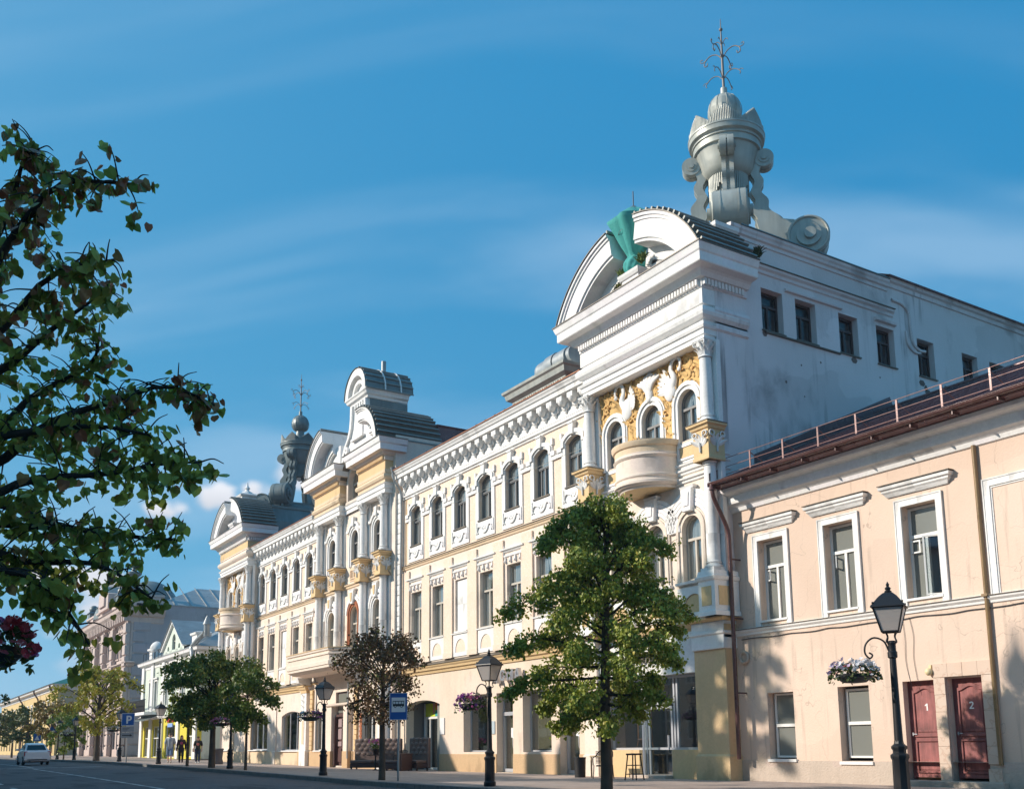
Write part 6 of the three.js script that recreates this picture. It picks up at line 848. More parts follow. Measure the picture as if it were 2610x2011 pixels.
{ // overhanging linden at the left: trunk stands just outside the picture, its boughs reach in
  const t = thing('linden_tree', 'large dark linden whose leafy boughs hang into the left of the picture', 'tree'), r = rng(300);
  mesh('trunk', [taper([[-9.2, gy(-9.2, 20.7), 21.0], [-9.1, 1.2, 20.95], [-8.85, 3.0, 20.75], [-8.7, 4.6, 20.7], [-8.6, 6.0, 20.75]], [0.2, 0.16, 0.14, 0.09, 0.04], 10)], M.bark, t);
  const boughs = [[[-8.66, 4.3, 20.74], [-7.92, 4.48, 20.11], [-7.52, 4.85, 19.87], [-7.28, 5.06, 19.69], [-6.98, 5.05, 19.25]], [[-8.75, 3.7, 20.7], [-7.77, 4.04, 19.99], [-7.28, 4.38, 19.7], [-6.97, 4.45, 19.36]], [[-8.75, 3.8, 20.7], [-8.71, 4.06, 19.94], [-8.34, 4.4, 19.56], [-8.05, 4.71, 19.21]], [[-8.85, 3.0, 20.7], [-8.32, 3.25, 19.89], [-8.0, 3.53, 19.58], [-7.68, 3.7, 19.16], [-7.48, 3.8, 18.85], [-7.33, 3.66, 18.55]], [[-8.9, 2.6, 20.7], [-7.79, 2.88, 19.94], [-7.64, 3.0, 19.72], [-7.36, 3.05, 19.24], [-7.18, 3.11, 18.97], [-7.01, 3.12, 18.72]], [[-8.9, 2.6, 20.7], [-8.96, 3.1, 19.83], [-8.85, 2.96, 19.4], [-8.69, 2.88, 18.92], [-8.4, 2.83, 18.52]], [[-8.95, 2.4, 20.7], [-8.06, 2.55, 19.87], [-7.95, 2.48, 19.67], [-7.78, 2.47, 19.21], [-7.65, 2.23, 18.86]], [[-8.95, 2.2, 20.75], [-7.69, 2.36, 19.91], [-7.57, 2.33, 19.71], [-7.47, 2.15, 19.5], [-7.37, 1.85, 19.31]], [[-8.66, 4.4, 20.74], [-8.19, 4.86, 20.06], [-7.87, 5.26, 19.91], [-7.67, 5.41, 19.89], [-7.62, 5.48, 19.8]], [[-8.8, 3.4, 20.7], [-8.45, 3.54, 19.9], [-8.24, 3.8, 19.67], [-8.01, 4.05, 19.31], [-7.84, 4.2, 19.29]], [[-8.8, 3.2, 20.7], [-8.2, 3.35, 20.1], [-7.8, 3.4, 19.7], [-7.5, 3.42, 19.3], [-7.3, 3.35, 19.0]], [[-8.85, 2.9, 20.7], [-8.3, 2.8, 20.0], [-8.0, 2.75, 19.6], [-7.75, 2.7, 19.25]]];
  const near = [], far = [], tw = [];
  boughs.forEach((b, bi) => {
    mesh('bough', [taper(b, [0.055, 0.04, 0.024, 0.008], 7)], M.darkbark, t);
    const c = new THREE.CatmullRomCurve3(b.map((p) => V(...p)));
    const len = c.getLength(), n = Math.round(len * 15);
    for (let k = 0; k < n; k++) {
      const u = lerp(0.22, 1, Math.pow((k + r()) / n, 0.8)), p = c.getPoint(Math.min(1, u)), a = r() * 6.283, w = lerp(0.34, 0.16, u) * (0.5 + 0.8 * r()), e = V(p.x + Math.cos(a) * w, p.y + (r() - 0.5) * 0.42, p.z + Math.sin(a) * w), mid = p.clone().lerp(e, 0.55).add(V(0, 0.03, 0));
      tw.push(taper([p, mid, e], [0.007, 0.005, 0.003], 4));
      const red = (bi === 0 || bi === 8 || (bi === 3 && u > 0.62)) ? 0.42 : bi === 1 ? 0.3 : 0.05, m = 6 + (r() * 5 | 0);
      for (let j = 0; j < m; j++) { const f = lerp(0.25, 1.1, r()), q = p.clone().lerp(e, f); let cc = mixc([0.15, 0.19, 0.035], [0.42, 0.44, 0.08], r()); if (r() < red) cc = mixc([0.36, 0.11, 0.06], [0.28, 0.18, 0.06], r()); (j === 0 && near.length < 300 && k % 2 === 0 ? near : far).push([q.x + (r() - 0.5) * 0.13, q.y - 0.02 - r() * 0.07, q.z + (r() - 0.5) * 0.13, 0.042 + 0.05 * r(), cc, 1.7]); }
    }
  });
  mesh('twigs', tw, M.darkbark, t); stuff(t.children.at(-1));
  const cols = [0, 1, 2, 3, 4].map((k) => { const m = M.leaf.clone(); m.color.setRGB(...[[0.2, 0.27, 0.06], [0.14, 0.2, 0.04], [0.3, 0.37, 0.08], [0.42, 0.2, 0.09], [0.22, 0.3, 0.06]][k]); return m; });
  near.forEach(([x, y, z, s, c, tilt], i) => { const l = mesh('leaf', leafGeo, cols[c[0] > c[1] ? 3 : [0, 1, 2, 4][i % 4]], t, [x, y, z]); l.rotation.set((r() - 0.35) * tilt, r() * 6.283, (r() - 0.5) * tilt, 'YXZ'); l.scale.setScalar(s); });
  leaves(t, 'crown', far);
}
// ---------------------------------------------------------------- street lamps and flower baskets
const lampGlass = new THREE.MeshPhysicalMaterial({ color: col(0.62, 0.58, 0.55), roughness: 0.55, transmission: 0.45, thickness: 0 });
const octo = (pts) => lathe(pts, 8);
const lampParts = (() => {
  const post = done([octo([[0.14, 0], [0.15, 0.02], [0.15, 0.1], [0.125, 0.13], [0.12, 0.62], [0.14, 0.66], [0.14, 0.7], [0.1, 0.73], [0.1, 0.77], [0.12, 0.8], [0.12, 0.83], [0.075, 0.87], [0.06, 0.95]]), lathe([[0.066, 0.9], [0.058, 1.4], [0.05, 2.2]], 14), lathe([[0.05, 2.18], [0.075, 2.2], [0.075, 2.28], [0.06, 2.3], [0.06, 2.4], [0.07, 2.42], [0.05, 2.46]], 12)]);
  const cradle = done([0, 1, 2, 3].map((k) => ry(tube([[0.03, 2.42, 0], [0.1, 2.44, 0], [0.075, 2.52, 0], [0.1, 2.58, 0], [0.13, 2.6, 0]], 0.011, 14, 5), k * PI / 2 + PI / 4)));
  const w0 = 0.125, w1 = 0.225, y0 = 2.6, y1 = 2.98, C = (w, y) => [[-w, y, -w], [w, y, -w], [w, y, w], [-w, y, w]];
  const bars = []; const a = C(w0, y0), b = C(w1, y1); for (let k = 0; k < 4; k++) bars.push(tube([a[k], b[k]], 0.014, 2, 5), tube([a[k], a[(k + 1) % 4]], 0.014, 2, 5), tube([b[k], b[(k + 1) % 4]], 0.016, 2, 5));
  const pane = done([quads([[a[3], a[2], b[2], b[3]]])]);
  const rs = [[0.26, 2.98], [0.255, 3.0], [0.2, 3.07], [0.14, 3.15], [0.075, 3.21], [0.05, 3.22]], rf = []; for (let i = 0; i + 1 < rs.length; i++) { const p = C(rs[i][0], rs[i][1]), q = C(rs[i + 1][0], rs[i + 1][1]); for (let k = 0; k < 4; k++) rf.push([p[(k + 1) % 4], p[k], q[k], q[(k + 1) % 4]]); } rf.push(C(0.255, 2.985));
  const roof = done([quads(rf), ...C(0.22, 3.02).map(([x, y, z]) => sph(0.018, x, y + 0.03, z, 6))]);
  const fin = done([lathe([[0.05, 3.21], [0.06, 3.24], [0.035, 3.26], [0.05, 3.29], [0.02, 3.32], [0.028, 3.35], [0.002, 3.4]], 10)]);
  const arm = done([tube([[-0.05, 2.3, 0], [-0.12, 2.46, 0], [-0.27, 2.52, 0], [-0.39, 2.43, 0], [-0.41, 2.28, 0], [-0.34, 2.2, 0], [-0.3, 2.25, 0], [-0.35, 2.29, 0]], 0.016, 40, 6)]);
  return { post, cradle, bars: done(bars), pane, roof, fin, arm };
})();
function lamp(x, z, label, turn, arm, h = 1, group) {
  const t = thing('street_lamp', label, 'street lamp', [x, gy(x, z), z], turn), P = lampParts; t.scale.setScalar(h);
  mesh('post', P.post, M.iron, t); mesh('cradle', P.cradle, M.iron, t); mesh('lantern_frame', P.bars, M.iron, t); for (let k = 0; k < 4; k++) mesh('pane', P.pane, lampGlass, t).rotation.y = k * PI / 2;
  mesh('lantern_roof', P.roof, M.iron, t); mesh('finial', P.fin, M.iron, t); if (arm) mesh('basket_arm', P.arm, M.iron, t); return t;
}
const petalGeo = done([0, 1, 2, 3, 4].map((k) => ry(tris([[[0, 0, 0], [0.42, 0.1, 0.28], [0.5, 0.16, 0]], [[0, 0, 0], [0.5, 0.16, 0], [0.42, 0.1, -0.28]]]), k * PI * 0.4)));
function basket(x, y, z, w, h, cols, label, seed, n = 150, trail = 1) {
  const t = thing('flower_basket', label, 'flower basket', [x, y, z]), r = rng(seed), L = [], F = [];
  mesh('bowl', [lathe([[0.02, -h * 0.55], [w * 0.5, -h * 0.5], [w * 0.78, -h * 0.2], [w * 0.8, 0], [w * 0.72, 0], [0.02, -0.02]], 18)], M.blackplastic, t); mesh('hanger', [0, 1, 2].map((k) => tube([[w * 0.8 * Math.cos(k * 2.1), 0, w * 0.8 * Math.sin(k * 2.1)], [0, h * 0.9, 0]], 0.006, 2, 4)), M.iron, t);
  for (let k = 0; k < n * 2.4; k++) { const a = r() * 6.283, q = Math.sqrt(r()), e = r(), d = w * (0.35 + 0.75 * q); L.push([Math.cos(a) * d, h * 0.55 * (1 - q * q) + (e - 0.4) * h * 0.3 - (q > 0.8 ? r() * h * 0.5 * trail : 0), Math.sin(a) * d, 0.035 + 0.02 * r(), mixc([0.04, 0.07, 0.015], [0.12, 0.14, 0.04], r()), 2.5]); }
  for (let k = 0; k < n; k++) { const a = r() * 6.283, q = Math.sqrt(r()), d = w * (0.3 + 0.85 * q), pick = cols[(Math.floor((a / 6.283) * cols.length + r() * 1.2)) % cols.length]; F.push([Math.cos(a) * d, h * 0.62 * (1 - q * q) + (r() - 0.3) * h * 0.28 + 0.03 - (q > 0.85 ? r() * h * 0.45 * trail : 0), Math.sin(a) * d, 0.05 + 0.03 * r(), mixc(pick, [0.7, 0.7, 0.7], r() * 0.12), 2.2]); }
  leaves(t, 'foliage', L); leaves(t, 'flowers', F, petalGeo, M.petal); return t;
}
const WHT = [0.78, 0.76, 0.78], PNK = [0.6, 0.1, 0.32], RED = [0.5, 0.02, 0.05], MAG = [0.5, 0.06, 0.4], PUR = [0.22, 0.05, 0.26], LIL = [0.55, 0.4, 0.6];
lamp(-9.97, 7.45, 'black street lamp nearest the camera, in front of the peach house doors', 0.55, true, 0.985);
basket(-10.48, 2.12, 7.75, 0.36, 0.26, [WHT, WHT, LIL, WHT, RED, WHT], 'basket of white and red petunias hanging on the nearest lamp', 1, 170);
lamp(-21.3, 8, 'black street lamp in front of the metal letters on the wall', 0.35, true, 0.97);
basket(-21.7, 2.1, 8.3, 0.36, 0.3, [PNK, PUR, MAG, LIL, [0.25, 0.2, 0.1]], 'basket of purple and pink flowers on the lamp before the metal letters', 2, 150, 1.5);
lamp(-32.1, 8, 'black street lamp before the long balcony, left of the brown-leaved tree', 0.3, true, 0.95);
basket(-32.55, 2.1, 8.3, 0.38, 0.26, [MAG, [0.25, 0.12, 0.12], WHT, LIL, PUR], 'dull pink and white flower basket on the lamp before the carved door', 3, 120);
lamp(-42.5, 8, 'black street lamp half hidden between the two green trees', 0.2, true, 0.93);
basket(-42.9, 2.15, 8.3, 0.42, 0.26, [PNK, PNK, [0.7, 0.4, 0.3], WHT, [0.6, 0.08, 0.3]], 'bright pink flower basket on the lamp between the two green trees', 4, 120);
lamp(-55, 8, 'black street lamp in front of the walking man', 0.2, false, 0.95);
lamp(-64.9, 8, 'black street lamp just behind the blue parking sign', 0.2, true, 0.95);
basket(-65.5, 2.3, 8.3, 0.45, 0.26, [WHT, [0.4, 0.35, 0.3], WHT], 'dusty white flower basket left of the parking sign', 5, 80);
lamp(-81, 8, 'black street lamp in front of the grey building', 0.2, true, 0.95);
basket(-81.8, 2.3, 8.3, 0.55, 0.34, [WHT, WHT, WHT], 'large white flower basket on the lamp before the grey building', 6, 140);
lamp(-89, 8, 'distant black street lamp beside the light green sapling', 0.2, false, 0.95);
{ // camera-side lamp just outside the picture; only its basket reaches in
  const t = lamp(-8.35, 20.45, 'black street lamp beside the camera, left of the picture edge', 2.2, true, 0.95);
  basket(-7.98, 1.86, 19.85, 0.27, 0.26, [RED, MAG, [0.4, 0.03, 0.15], LIL, MAG, RED], 'basket of red and magenta petunias at the left edge of the picture', 7, 150, 1.2);
}

// ---------------------------------------------------------------- signs
const blueS = flat([0.012, 0.09, 0.33], 0.45), whiteS = flat([0.7, 0.7, 0.7], 0.5), greyS = flat([0.3, 0.3, 0.31], 0.5), blackS = flat([0.02, 0.02, 0.02], 0.5), redS = flat([0.5, 0.03, 0.03], 0.5);
{ const g = gy(-26.4, 8), t = thing('bus_stop_sign', 'blue bus stop sign with a bus pictogram on a thin grey pole', 'sign', [-26.4, g, 8], 1.02);
  mesh('pole', [cyl(0.032, 0.032, -0.1, 2.42, 10)], M.galv, t);
  const p = mesh('plate', [rbx(-0.25, 0.25, 1.7, 2.46, 0.03, 0.045, 0.006)], blueS, t);
  mesh('border', [band(0, 0.478, 1.711, 2.449, 0, 0.012, 0.044, 0.049, 0.012, 0.012)], whiteS, p); mesh('panel', [bx(-0.195, 0.195, 1.92, 2.33, 0.044, 0.049)], whiteS, p);
  mesh('bus_pictogram', [rbx(-0.16, 0.16, 2.08, 2.15, 0.049, 0.053, 0.0015), bx(-0.16, 0.16, 2.215, 2.235, 0.049, 0.053), ...[-0.157, -0.085, 0, 0.085, 0.15].map((x) => bx(x - 0.007, x + 0.007, 2.15, 2.22, 0.049, 0.053)), cyl(0.034, 0.034, 0, 0.004, 16).rotateX(PI / 2).translate(-0.09, 2.075, 0.051), cyl(0.034, 0.034, 0, 0.004, 16).rotateX(PI / 2).translate(0.09, 2.075, 0.051)], blackS, p);
  mesh('wheel', [-0.09, 0.09].map((x) => cyl(0.018, 0.018, 0, 0.003, 12).rotateX(PI / 2).translate(x, 2.075, 0.0555)), whiteS, p); }
{ const g = gy(-62.9, 8), t = thing('parking_sign', 'blue parking sign with the letter P over two grey plates, on a pole', 'sign', [-62.9, g, 8], 1.2);
  mesh('pole', [cyl(0.035, 0.035, -0.1, 2.8, 8)], M.galv, t);
  const p = mesh('plate', [rbx(-0.36, 0.36, 2.08, 2.8, 0.04, 0.06, 0.008)], blueS, t); mesh('letter', [new TextGeometry('P', { font: FONT, size: 0.46, depth: 0.006 }).translate(-0.15, 2.2, 0.06)], whiteS, p); mesh('border', [band(0, 0.66, 2.11, 2.77, 0, 0.022, 0.058, 0.064, 0.022, 0.022)], whiteS, p);
  const q = mesh('info_plate', [rbx(-0.36, 0.36, 1.72, 2.04, 0.04, 0.055, 0.006)], greyS, t); mesh('text_lines', [bx(-0.28, 0.1, 1.9, 1.93, 0.055, 0.06), bx(-0.28, 0.0, 1.83, 1.86, 0.055, 0.06)], flat([0.1, 0.1, 0.12], 0.5), q);
  const a = mesh('arrow_plate', [rbx(-0.36, 0.36, 1.38, 1.68, 0.04, 0.055, 0.006)], greyS, t); mesh('arrow', [ext(poly([[-0.28, 1.505], [0.14, 1.505], [0.14, 1.46], [0.28, 1.53], [0.14, 1.6], [0.14, 1.555], [-0.28, 1.555]]), 0.055, 0.062)], blackS, a); }
{ const t = thing('direction_sign', 'round blue mandatory arrow sign on a pole before the yellow house', 'sign', [-92.6, gy(-92.6, 8), 8], 1.25); mesh('pole', [cyl(0.04, 0.04, -0.1, 2.5, 8)], M.galv, t); const p = mesh('plate', [cyl(0.42, 0.42, 0, 0.03, 28).rotateX(PI / 2).translate(0, 2.2, 0.04)], blueS, t); mesh('arrow', [ext(poly([[-0.05, 1.95], [0.03, 1.95], [0.03, 2.2], [0.1, 2.2], [0.1, 2.12], [0.28, 2.25], [0.1, 2.38], [0.1, 2.3], [-0.05, 2.3]]), 0.075, 0.085)], whiteS, p); }
{ const t = thing('crossing_signs', 'stack of road signs at the left: round red-rimmed, blue and white-blue plates', 'sign', [-76.5, gy(-76.5, 15.6) + 0.1, 15.6], 1.35); mesh('pole', [cyl(0.035, 0.035, -0.2, 3.0, 8)], M.galv, t);
  const a = mesh('round_plate', [cyl(0.27, 0.27, 0, 0.02, 24).rotateX(PI / 2).translate(0, 2.95, 0.04)], whiteS, t); mesh('red_rim', [new THREE.TorusGeometry(0.24, 0.03, 6, 28).translate(0, 2.95, 0.06)], redS, a);
  const b = mesh('blue_plate', [rbx(-0.27, 0.27, 2.12, 2.62, 0.04, 0.06, 0.01)], blueS, t); mesh('mark', [bx(-0.03, 0.03, 2.4, 2.54, 0.06, 0.066), bx(-0.12, 0.12, 2.22, 2.3, 0.06, 0.066)], whiteS, b);
  const c = mesh('crossing_plate', [rbx(-0.28, 0.28, 1.6, 2.06, 0.04, 0.06, 0.01)], blueS, t); mesh('border', [band(0, 0.52, 1.62, 2.04, 0, 0.02, 0.058, 0.065, 0.02, 0.02)], flat([0.5, 0.6, 0.1], 0.5), c); mesh('triangle', [ext(poly([[-0.17, 1.68], [0.17, 1.68], [0, 1.98]]), 0.06, 0.067)], whiteS, c); }
{ const t = thing('crossing_sign', 'blue and white pedestrian crossing sign with yellow-green rim, beyond the car', 'sign', [-98, gy(-98, 12) + 0.1, 8.4], 1.3); mesh('pole', [cyl(0.035, 0.035, -0.2, 2.2, 8)], M.galv, t); const c = mesh('plate', [rbx(-0.32, 0.32, 1.5, 2.2, 0.04, 0.06, 0.01)], blueS, t); mesh('border', [band(0, 0.6, 1.52, 2.18, 0, 0.03, 0.058, 0.065, 0.03, 0.03)], flat([0.45, 0.6, 0.1], 0.5), c); mesh('triangle', [ext(poly([[-0.2, 1.62], [0.2, 1.62], [0, 2.02]]), 0.06, 0.067)], whiteS, c); }
// ---------------------------------------------------------------- cafe furniture and small things on the pavement
const leather = flat([0.075, 0.045, 0.04], 0.5), leatherG = flat([0.17, 0.115, 0.095], 0.5), rattan = flat([0.055, 0.03, 0.02], 0.6), woodD = flat([0.05, 0.028, 0.018], 0.5);
function sofa(name, label, pos, turn, w, mat) { // high tufted back, seat and side wing
  const t = thing(name, label, 'sofa', pos, turn);
  const pts = [], back = mesh('backrest', [rbx(-w / 2, w / 2, 0.12, 1.42, -0.12, 0.06, 0.05)], mat, t), btn = [], tuft = [];
  for (let j = 0; j < 4; j++) for (let i = 0; i < Math.round(w / 0.3) - (j % 2); i++) { const x = -w / 2 + 0.18 + (i + (j % 2) * 0.5) * (w - 0.36) / (Math.round(w / 0.3) - 1), y = 0.66 + j * 0.2; btn.push(sph(0.018, x, y, 0.085, 6)); tuft.push(new THREE.SphereGeometry(1, 10, 6).scale(0.13, 0.095, 0.03).translate(x, y + 0.1, 0.05)); }
  mesh('tufting', tuft, mat, back); mesh('buttons', btn, leather, back);
  mesh('seat', [rbx(-w / 2 + 0.04, w / 2 - 0.04, 0.14, 0.34, 0.05, 0.66, 0.04)], leather, t); mesh('seat_cushion', [rbx(-w / 2 + 0.05, 0, 0.34, 0.48, 0.07, 0.68, 0.05), rbx(0, w / 2 - 0.05, 0.34, 0.48, 0.07, 0.68, 0.05)], mat, t);
  for (const s of [-1, 1]) for (const z of [0.02, 0.6]) mesh('leg', [bx(s * (w / 2 - 0.1) - 0.03, s * (w / 2 - 0.1) + 0.03, 0, 0.14, z - 0.03, z + 0.03)], woodD, t);
  return t;
}
sofa('tufted_sofa', 'long brown tufted high-back cafe sofa, left of the bus stop sign pole', [-43.3, 0, 1.0], 0.75, 2.3, leatherG);
sofa('tufted_armchair', 'dark tufted high-back cafe seat at the right end of the group, against the wall', [-40.0, 0, 0.55], 0.25, 1.25, leatherG);
{ const t = sofa('low_bench', 'low dark upholstered cafe bench seen from behind the table', [-39.3, 0, 1.6], -0.9, 1.1, leather); t.children[0].scale.y = 0.55; }
function table(pos, label) { const t = thing('cafe_table', label, 'table', pos); mesh('tabletop', [cyl(0.38, 0.38, 0.7, 0.735, 24)], woodD, t); mesh('pedestal', [cyl(0.035, 0.03, 0.02, 0.7, 10), ...[0, 1, 2, 3].map((k) => ry(taper([[0, 0.1, 0], [0.16, 0.05, 0], [0.28, 0.01, 0]], [0.022, 0.018], 6), k * PI / 2))], M.iron, t); return t; }
table([-41.6, 0, 1.9], 'dark round cafe table with flowers, beside the long sofa'); table([-40.7, 0, 2.3], 'dark round cafe table nearest the road, behind the sign pole');
function rattanChair(pos, turn, label, mat = rattan) { // woven tub chair
  const t = thing('rattan_chair', label, 'chair', pos, turn), sl = [];
  mesh('seat', [cyl(0.24, 0.23, 0.4, 0.44, 18)], mat, t);
  for (let k = 0; k < 9; k++) { const y = 0.5 + k * 0.042, p = []; for (let i = 0; i <= 10; i++) { const a = PI * 0.95 * (i / 10) + PI * 0.025 + PI; p.push([0.27 * Math.cos(a), y, 0.25 * Math.sin(a)]); } sl.push(tube(p, 0.013, 14, 5)); }
  mesh('backrest', sl, mat, t); mesh('arm', [tube([[0.27, 0.44, 0.18], [0.29, 0.66, 0.14], [0.28, 0.7, -0.02], [0.2, 0.86, -0.19], [0, 0.9, -0.27], [-0.2, 0.86, -0.19], [-0.28, 0.7, -0.02], [-0.29, 0.66, 0.14], [-0.27, 0.44, 0.18]], 0.017, 50, 6)], woodD, t);
  for (const [x, z] of [[0.24, 0.19], [-0.24, 0.19], [0.19, -0.22], [-0.19, -0.22]]) mesh('leg', [taper([[x, 0.44, z], [x * 1.05, 0.2, z * 1.08], [x * 1.12, 0, z * 1.2]], [0.017, 0.014], 6)], woodD, t);
  return t;
}
rattanChair([-40.5, 0, 1.2], 0.4, 'brown woven tub chair between the cafe table and the dark seat');
rattanChair([-24.95, 0, 1.85], 0.5, 'brown woven armchair beside the shop door, right of the linden trunk', flat([0.12, 0.05, 0.02], 0.55));
{ const t = thing('bar_stool', 'tall dark wooden stool by the shop door step', 'stool', [-23.35, 0, 1.95], 0.3); mesh('seat', [rbx(-0.17, 0.17, 0.74, 0.79, -0.17, 0.17, 0.015)], woodD, t); for (const [x, z] of [[1, 1], [1, -1], [-1, 1], [-1, -1]]) mesh('leg', [taper([[x * 0.13, 0.74, z * 0.13], [x * 0.2, 0, z * 0.2]], [0.02, 0.02], 5)], woodD, t); mesh('stretcher', [0.2, 0.45].flatMap((y) => [-1, 1].flatMap((s) => { const e = lerp(0.2, 0.13, y / 0.74); return [tube([[-e, y, s * e], [e, y, s * e]], 0.012, 2, 5), tube([[s * e, y, -e], [s * e, y, e]], 0.012, 2, 5)]; })), woodD, t); }
{ const t = thing('litter_bin', 'small black cylindrical litter bin by the wall, left of the linden trunk', 'bin', [-26.55, 0, 1.6]); mesh('body', [lathe([[0.02, 0.01], [0.17, 0.01], [0.19, 0.62], [0.2, 0.63], [0.2, 0.66], [0.17, 0.66], [0.17, 0.1]], 22)], M.blackplastic, t); }
{ const t = thing('side_table', 'small tan wooden table behind the linden trunk', 'table', [-26.0, 0, 1.15]); mesh('tabletop', [rbx(-0.3, 0.3, 0.66, 0.71, -0.25, 0.25, 0.01)], M.roomtan, t); for (const [x, z] of [[1, 1], [1, -1], [-1, 1], [-1, -1]]) mesh('leg', [bx(x * 0.26 - 0.02, x * 0.26 + 0.02, 0, 0.66, z * 0.21 - 0.02, z * 0.21 + 0.02)], M.roomtan, t); }
function flowersPot(pos, cols, label, seed, s = 1) { const t = thing('flower_pot', label, 'flower pot', pos), r = rng(seed), L = [], F = []; mesh('pot', [lathe([[0.02, 0], [0.08 * s, 0], [0.11 * s, 0.16 * s], [0.12 * s, 0.18 * s], [0.02, 0.17 * s]], 14)], woodD, t); for (let k = 0; k < 70; k++) { const a = r() * 6.3, d = 0.2 * s * r(); L.push([Math.cos(a) * d, 0.18 * s + r() * 0.25 * s, Math.sin(a) * d, 0.06 * s, mixc([0.08, 0.14, 0.02], [0.25, 0.28, 0.05], r()), 2.6]); } for (let k = 0; k < 40; k++) { const a = r() * 6.3, d = 0.24 * s * Math.sqrt(r()); F.push([Math.cos(a) * d, 0.33 * s + r() * 0.17 * s, Math.sin(a) * d, 0.075 * s, cols[r() * cols.length | 0], 2.2]); } leaves(t, 'foliage', L); leaves(t, 'flowers', F, petalGeo, M.petal); return t; }
flowersPot([-40.75, 0.735, 2.25], [PNK, PNK, [0.75, 0.3, 0.4]], 'pot of bright pink flowers on the cafe table behind the sign pole', 1, 1.3); flowersPot([-41.65, 0.735, 1.9], [[0.5, 0.5, 0.1], WHT], 'small yellow-green plant on the cafe table by the sofa', 2);
for (const [x, z, a, l] of [[-25.95, -0.6, 0.3, 'chalkboard easel with orange frame inside the shop window left of the door'], [-22.75, -0.6, 0.3, 'chalkboard easel with orange frame inside the shop window right of the door']]) {
  const t = thing('chalkboard', l, 'chalkboard', [x, 0.9, z], a), wd = flat([0.42, 0.16, 0.05], 0.6);
  mesh('board', [bx(-0.24, 0.24, 0.3, 1.2, -0.012, 0.0)], flat([0.035, 0.05, 0.055], 0.8), t); mesh('frame', [band(0, 0.46, 0.32, 1.18, 0, 0.05, -0.02, 0.012, 0.05, 0.05)], wd, t); for (const s of [-1, 1]) mesh('leg', [taper([[s * 0.25, 0.3, 0], [s * 0.33, 0, 0]], [0.022, 0.022], 5)], wd, t);
  const r = rng(x * 10), ch = []; for (let k = 0; k < 9; k++) { let u = -0.19; const y = 1.1 - k * 0.085; while (u < 0.15) { const w = 0.02 + 0.06 * r(); ch.push(tube([[u, y, 0.003], [u + w * 0.3, y + 0.025 * r(), 0.003], [u + w * 0.6, y - 0.02 * r(), 0.003], [u + w, y + 0.01, 0.003]], 0.0045, 5, 3)); u += w + 0.02; } } mesh('chalk_writing', ch, whiteS, t);
}
for (const [x, l] of [[-57.1, 'dark cylinder concrete litter urn near the woman in black']]) { const t = thing('litter_urn', l, 'bin', [x, gy(x, 4.5), 4.4]); mesh('body', [lathe([[0.02, 0], [0.3, 0], [0.32, 0.1], [0.26, 0.3], [0.3, 0.75], [0.34, 0.8], [0.3, 0.86], [0.2, 0.8]], 18)], flat([0.1, 0.095, 0.1], 0.8), t); }
// hedge at the far left
{ const r = rng(41), L = []; for (let k = 0; k < 5200; k++) { const x = -96 + 34 * r(); L.push([x, gRow(x) + 1.15 * Math.sqrt(r()) + 0.12 * Math.sin(x * 2), 19.9 + 1.3 * r(), 0.2, mixc([0.03, 0.06, 0.012], [0.1, 0.14, 0.03], r()), 2]); } const t = thing('hedge', 'low dark green hedge along the left edge of the road', 'hedge'); leaves(t, 'foliage', L); mesh('stems', [...Array(40)].map((_, k) => taper([[-95 + k * 0.83, 0.3, 20.5], [-95.1 + k * 0.83, 1.3, 20.4]], [0.03, 0.01], 5)), M.darkbark, t); }
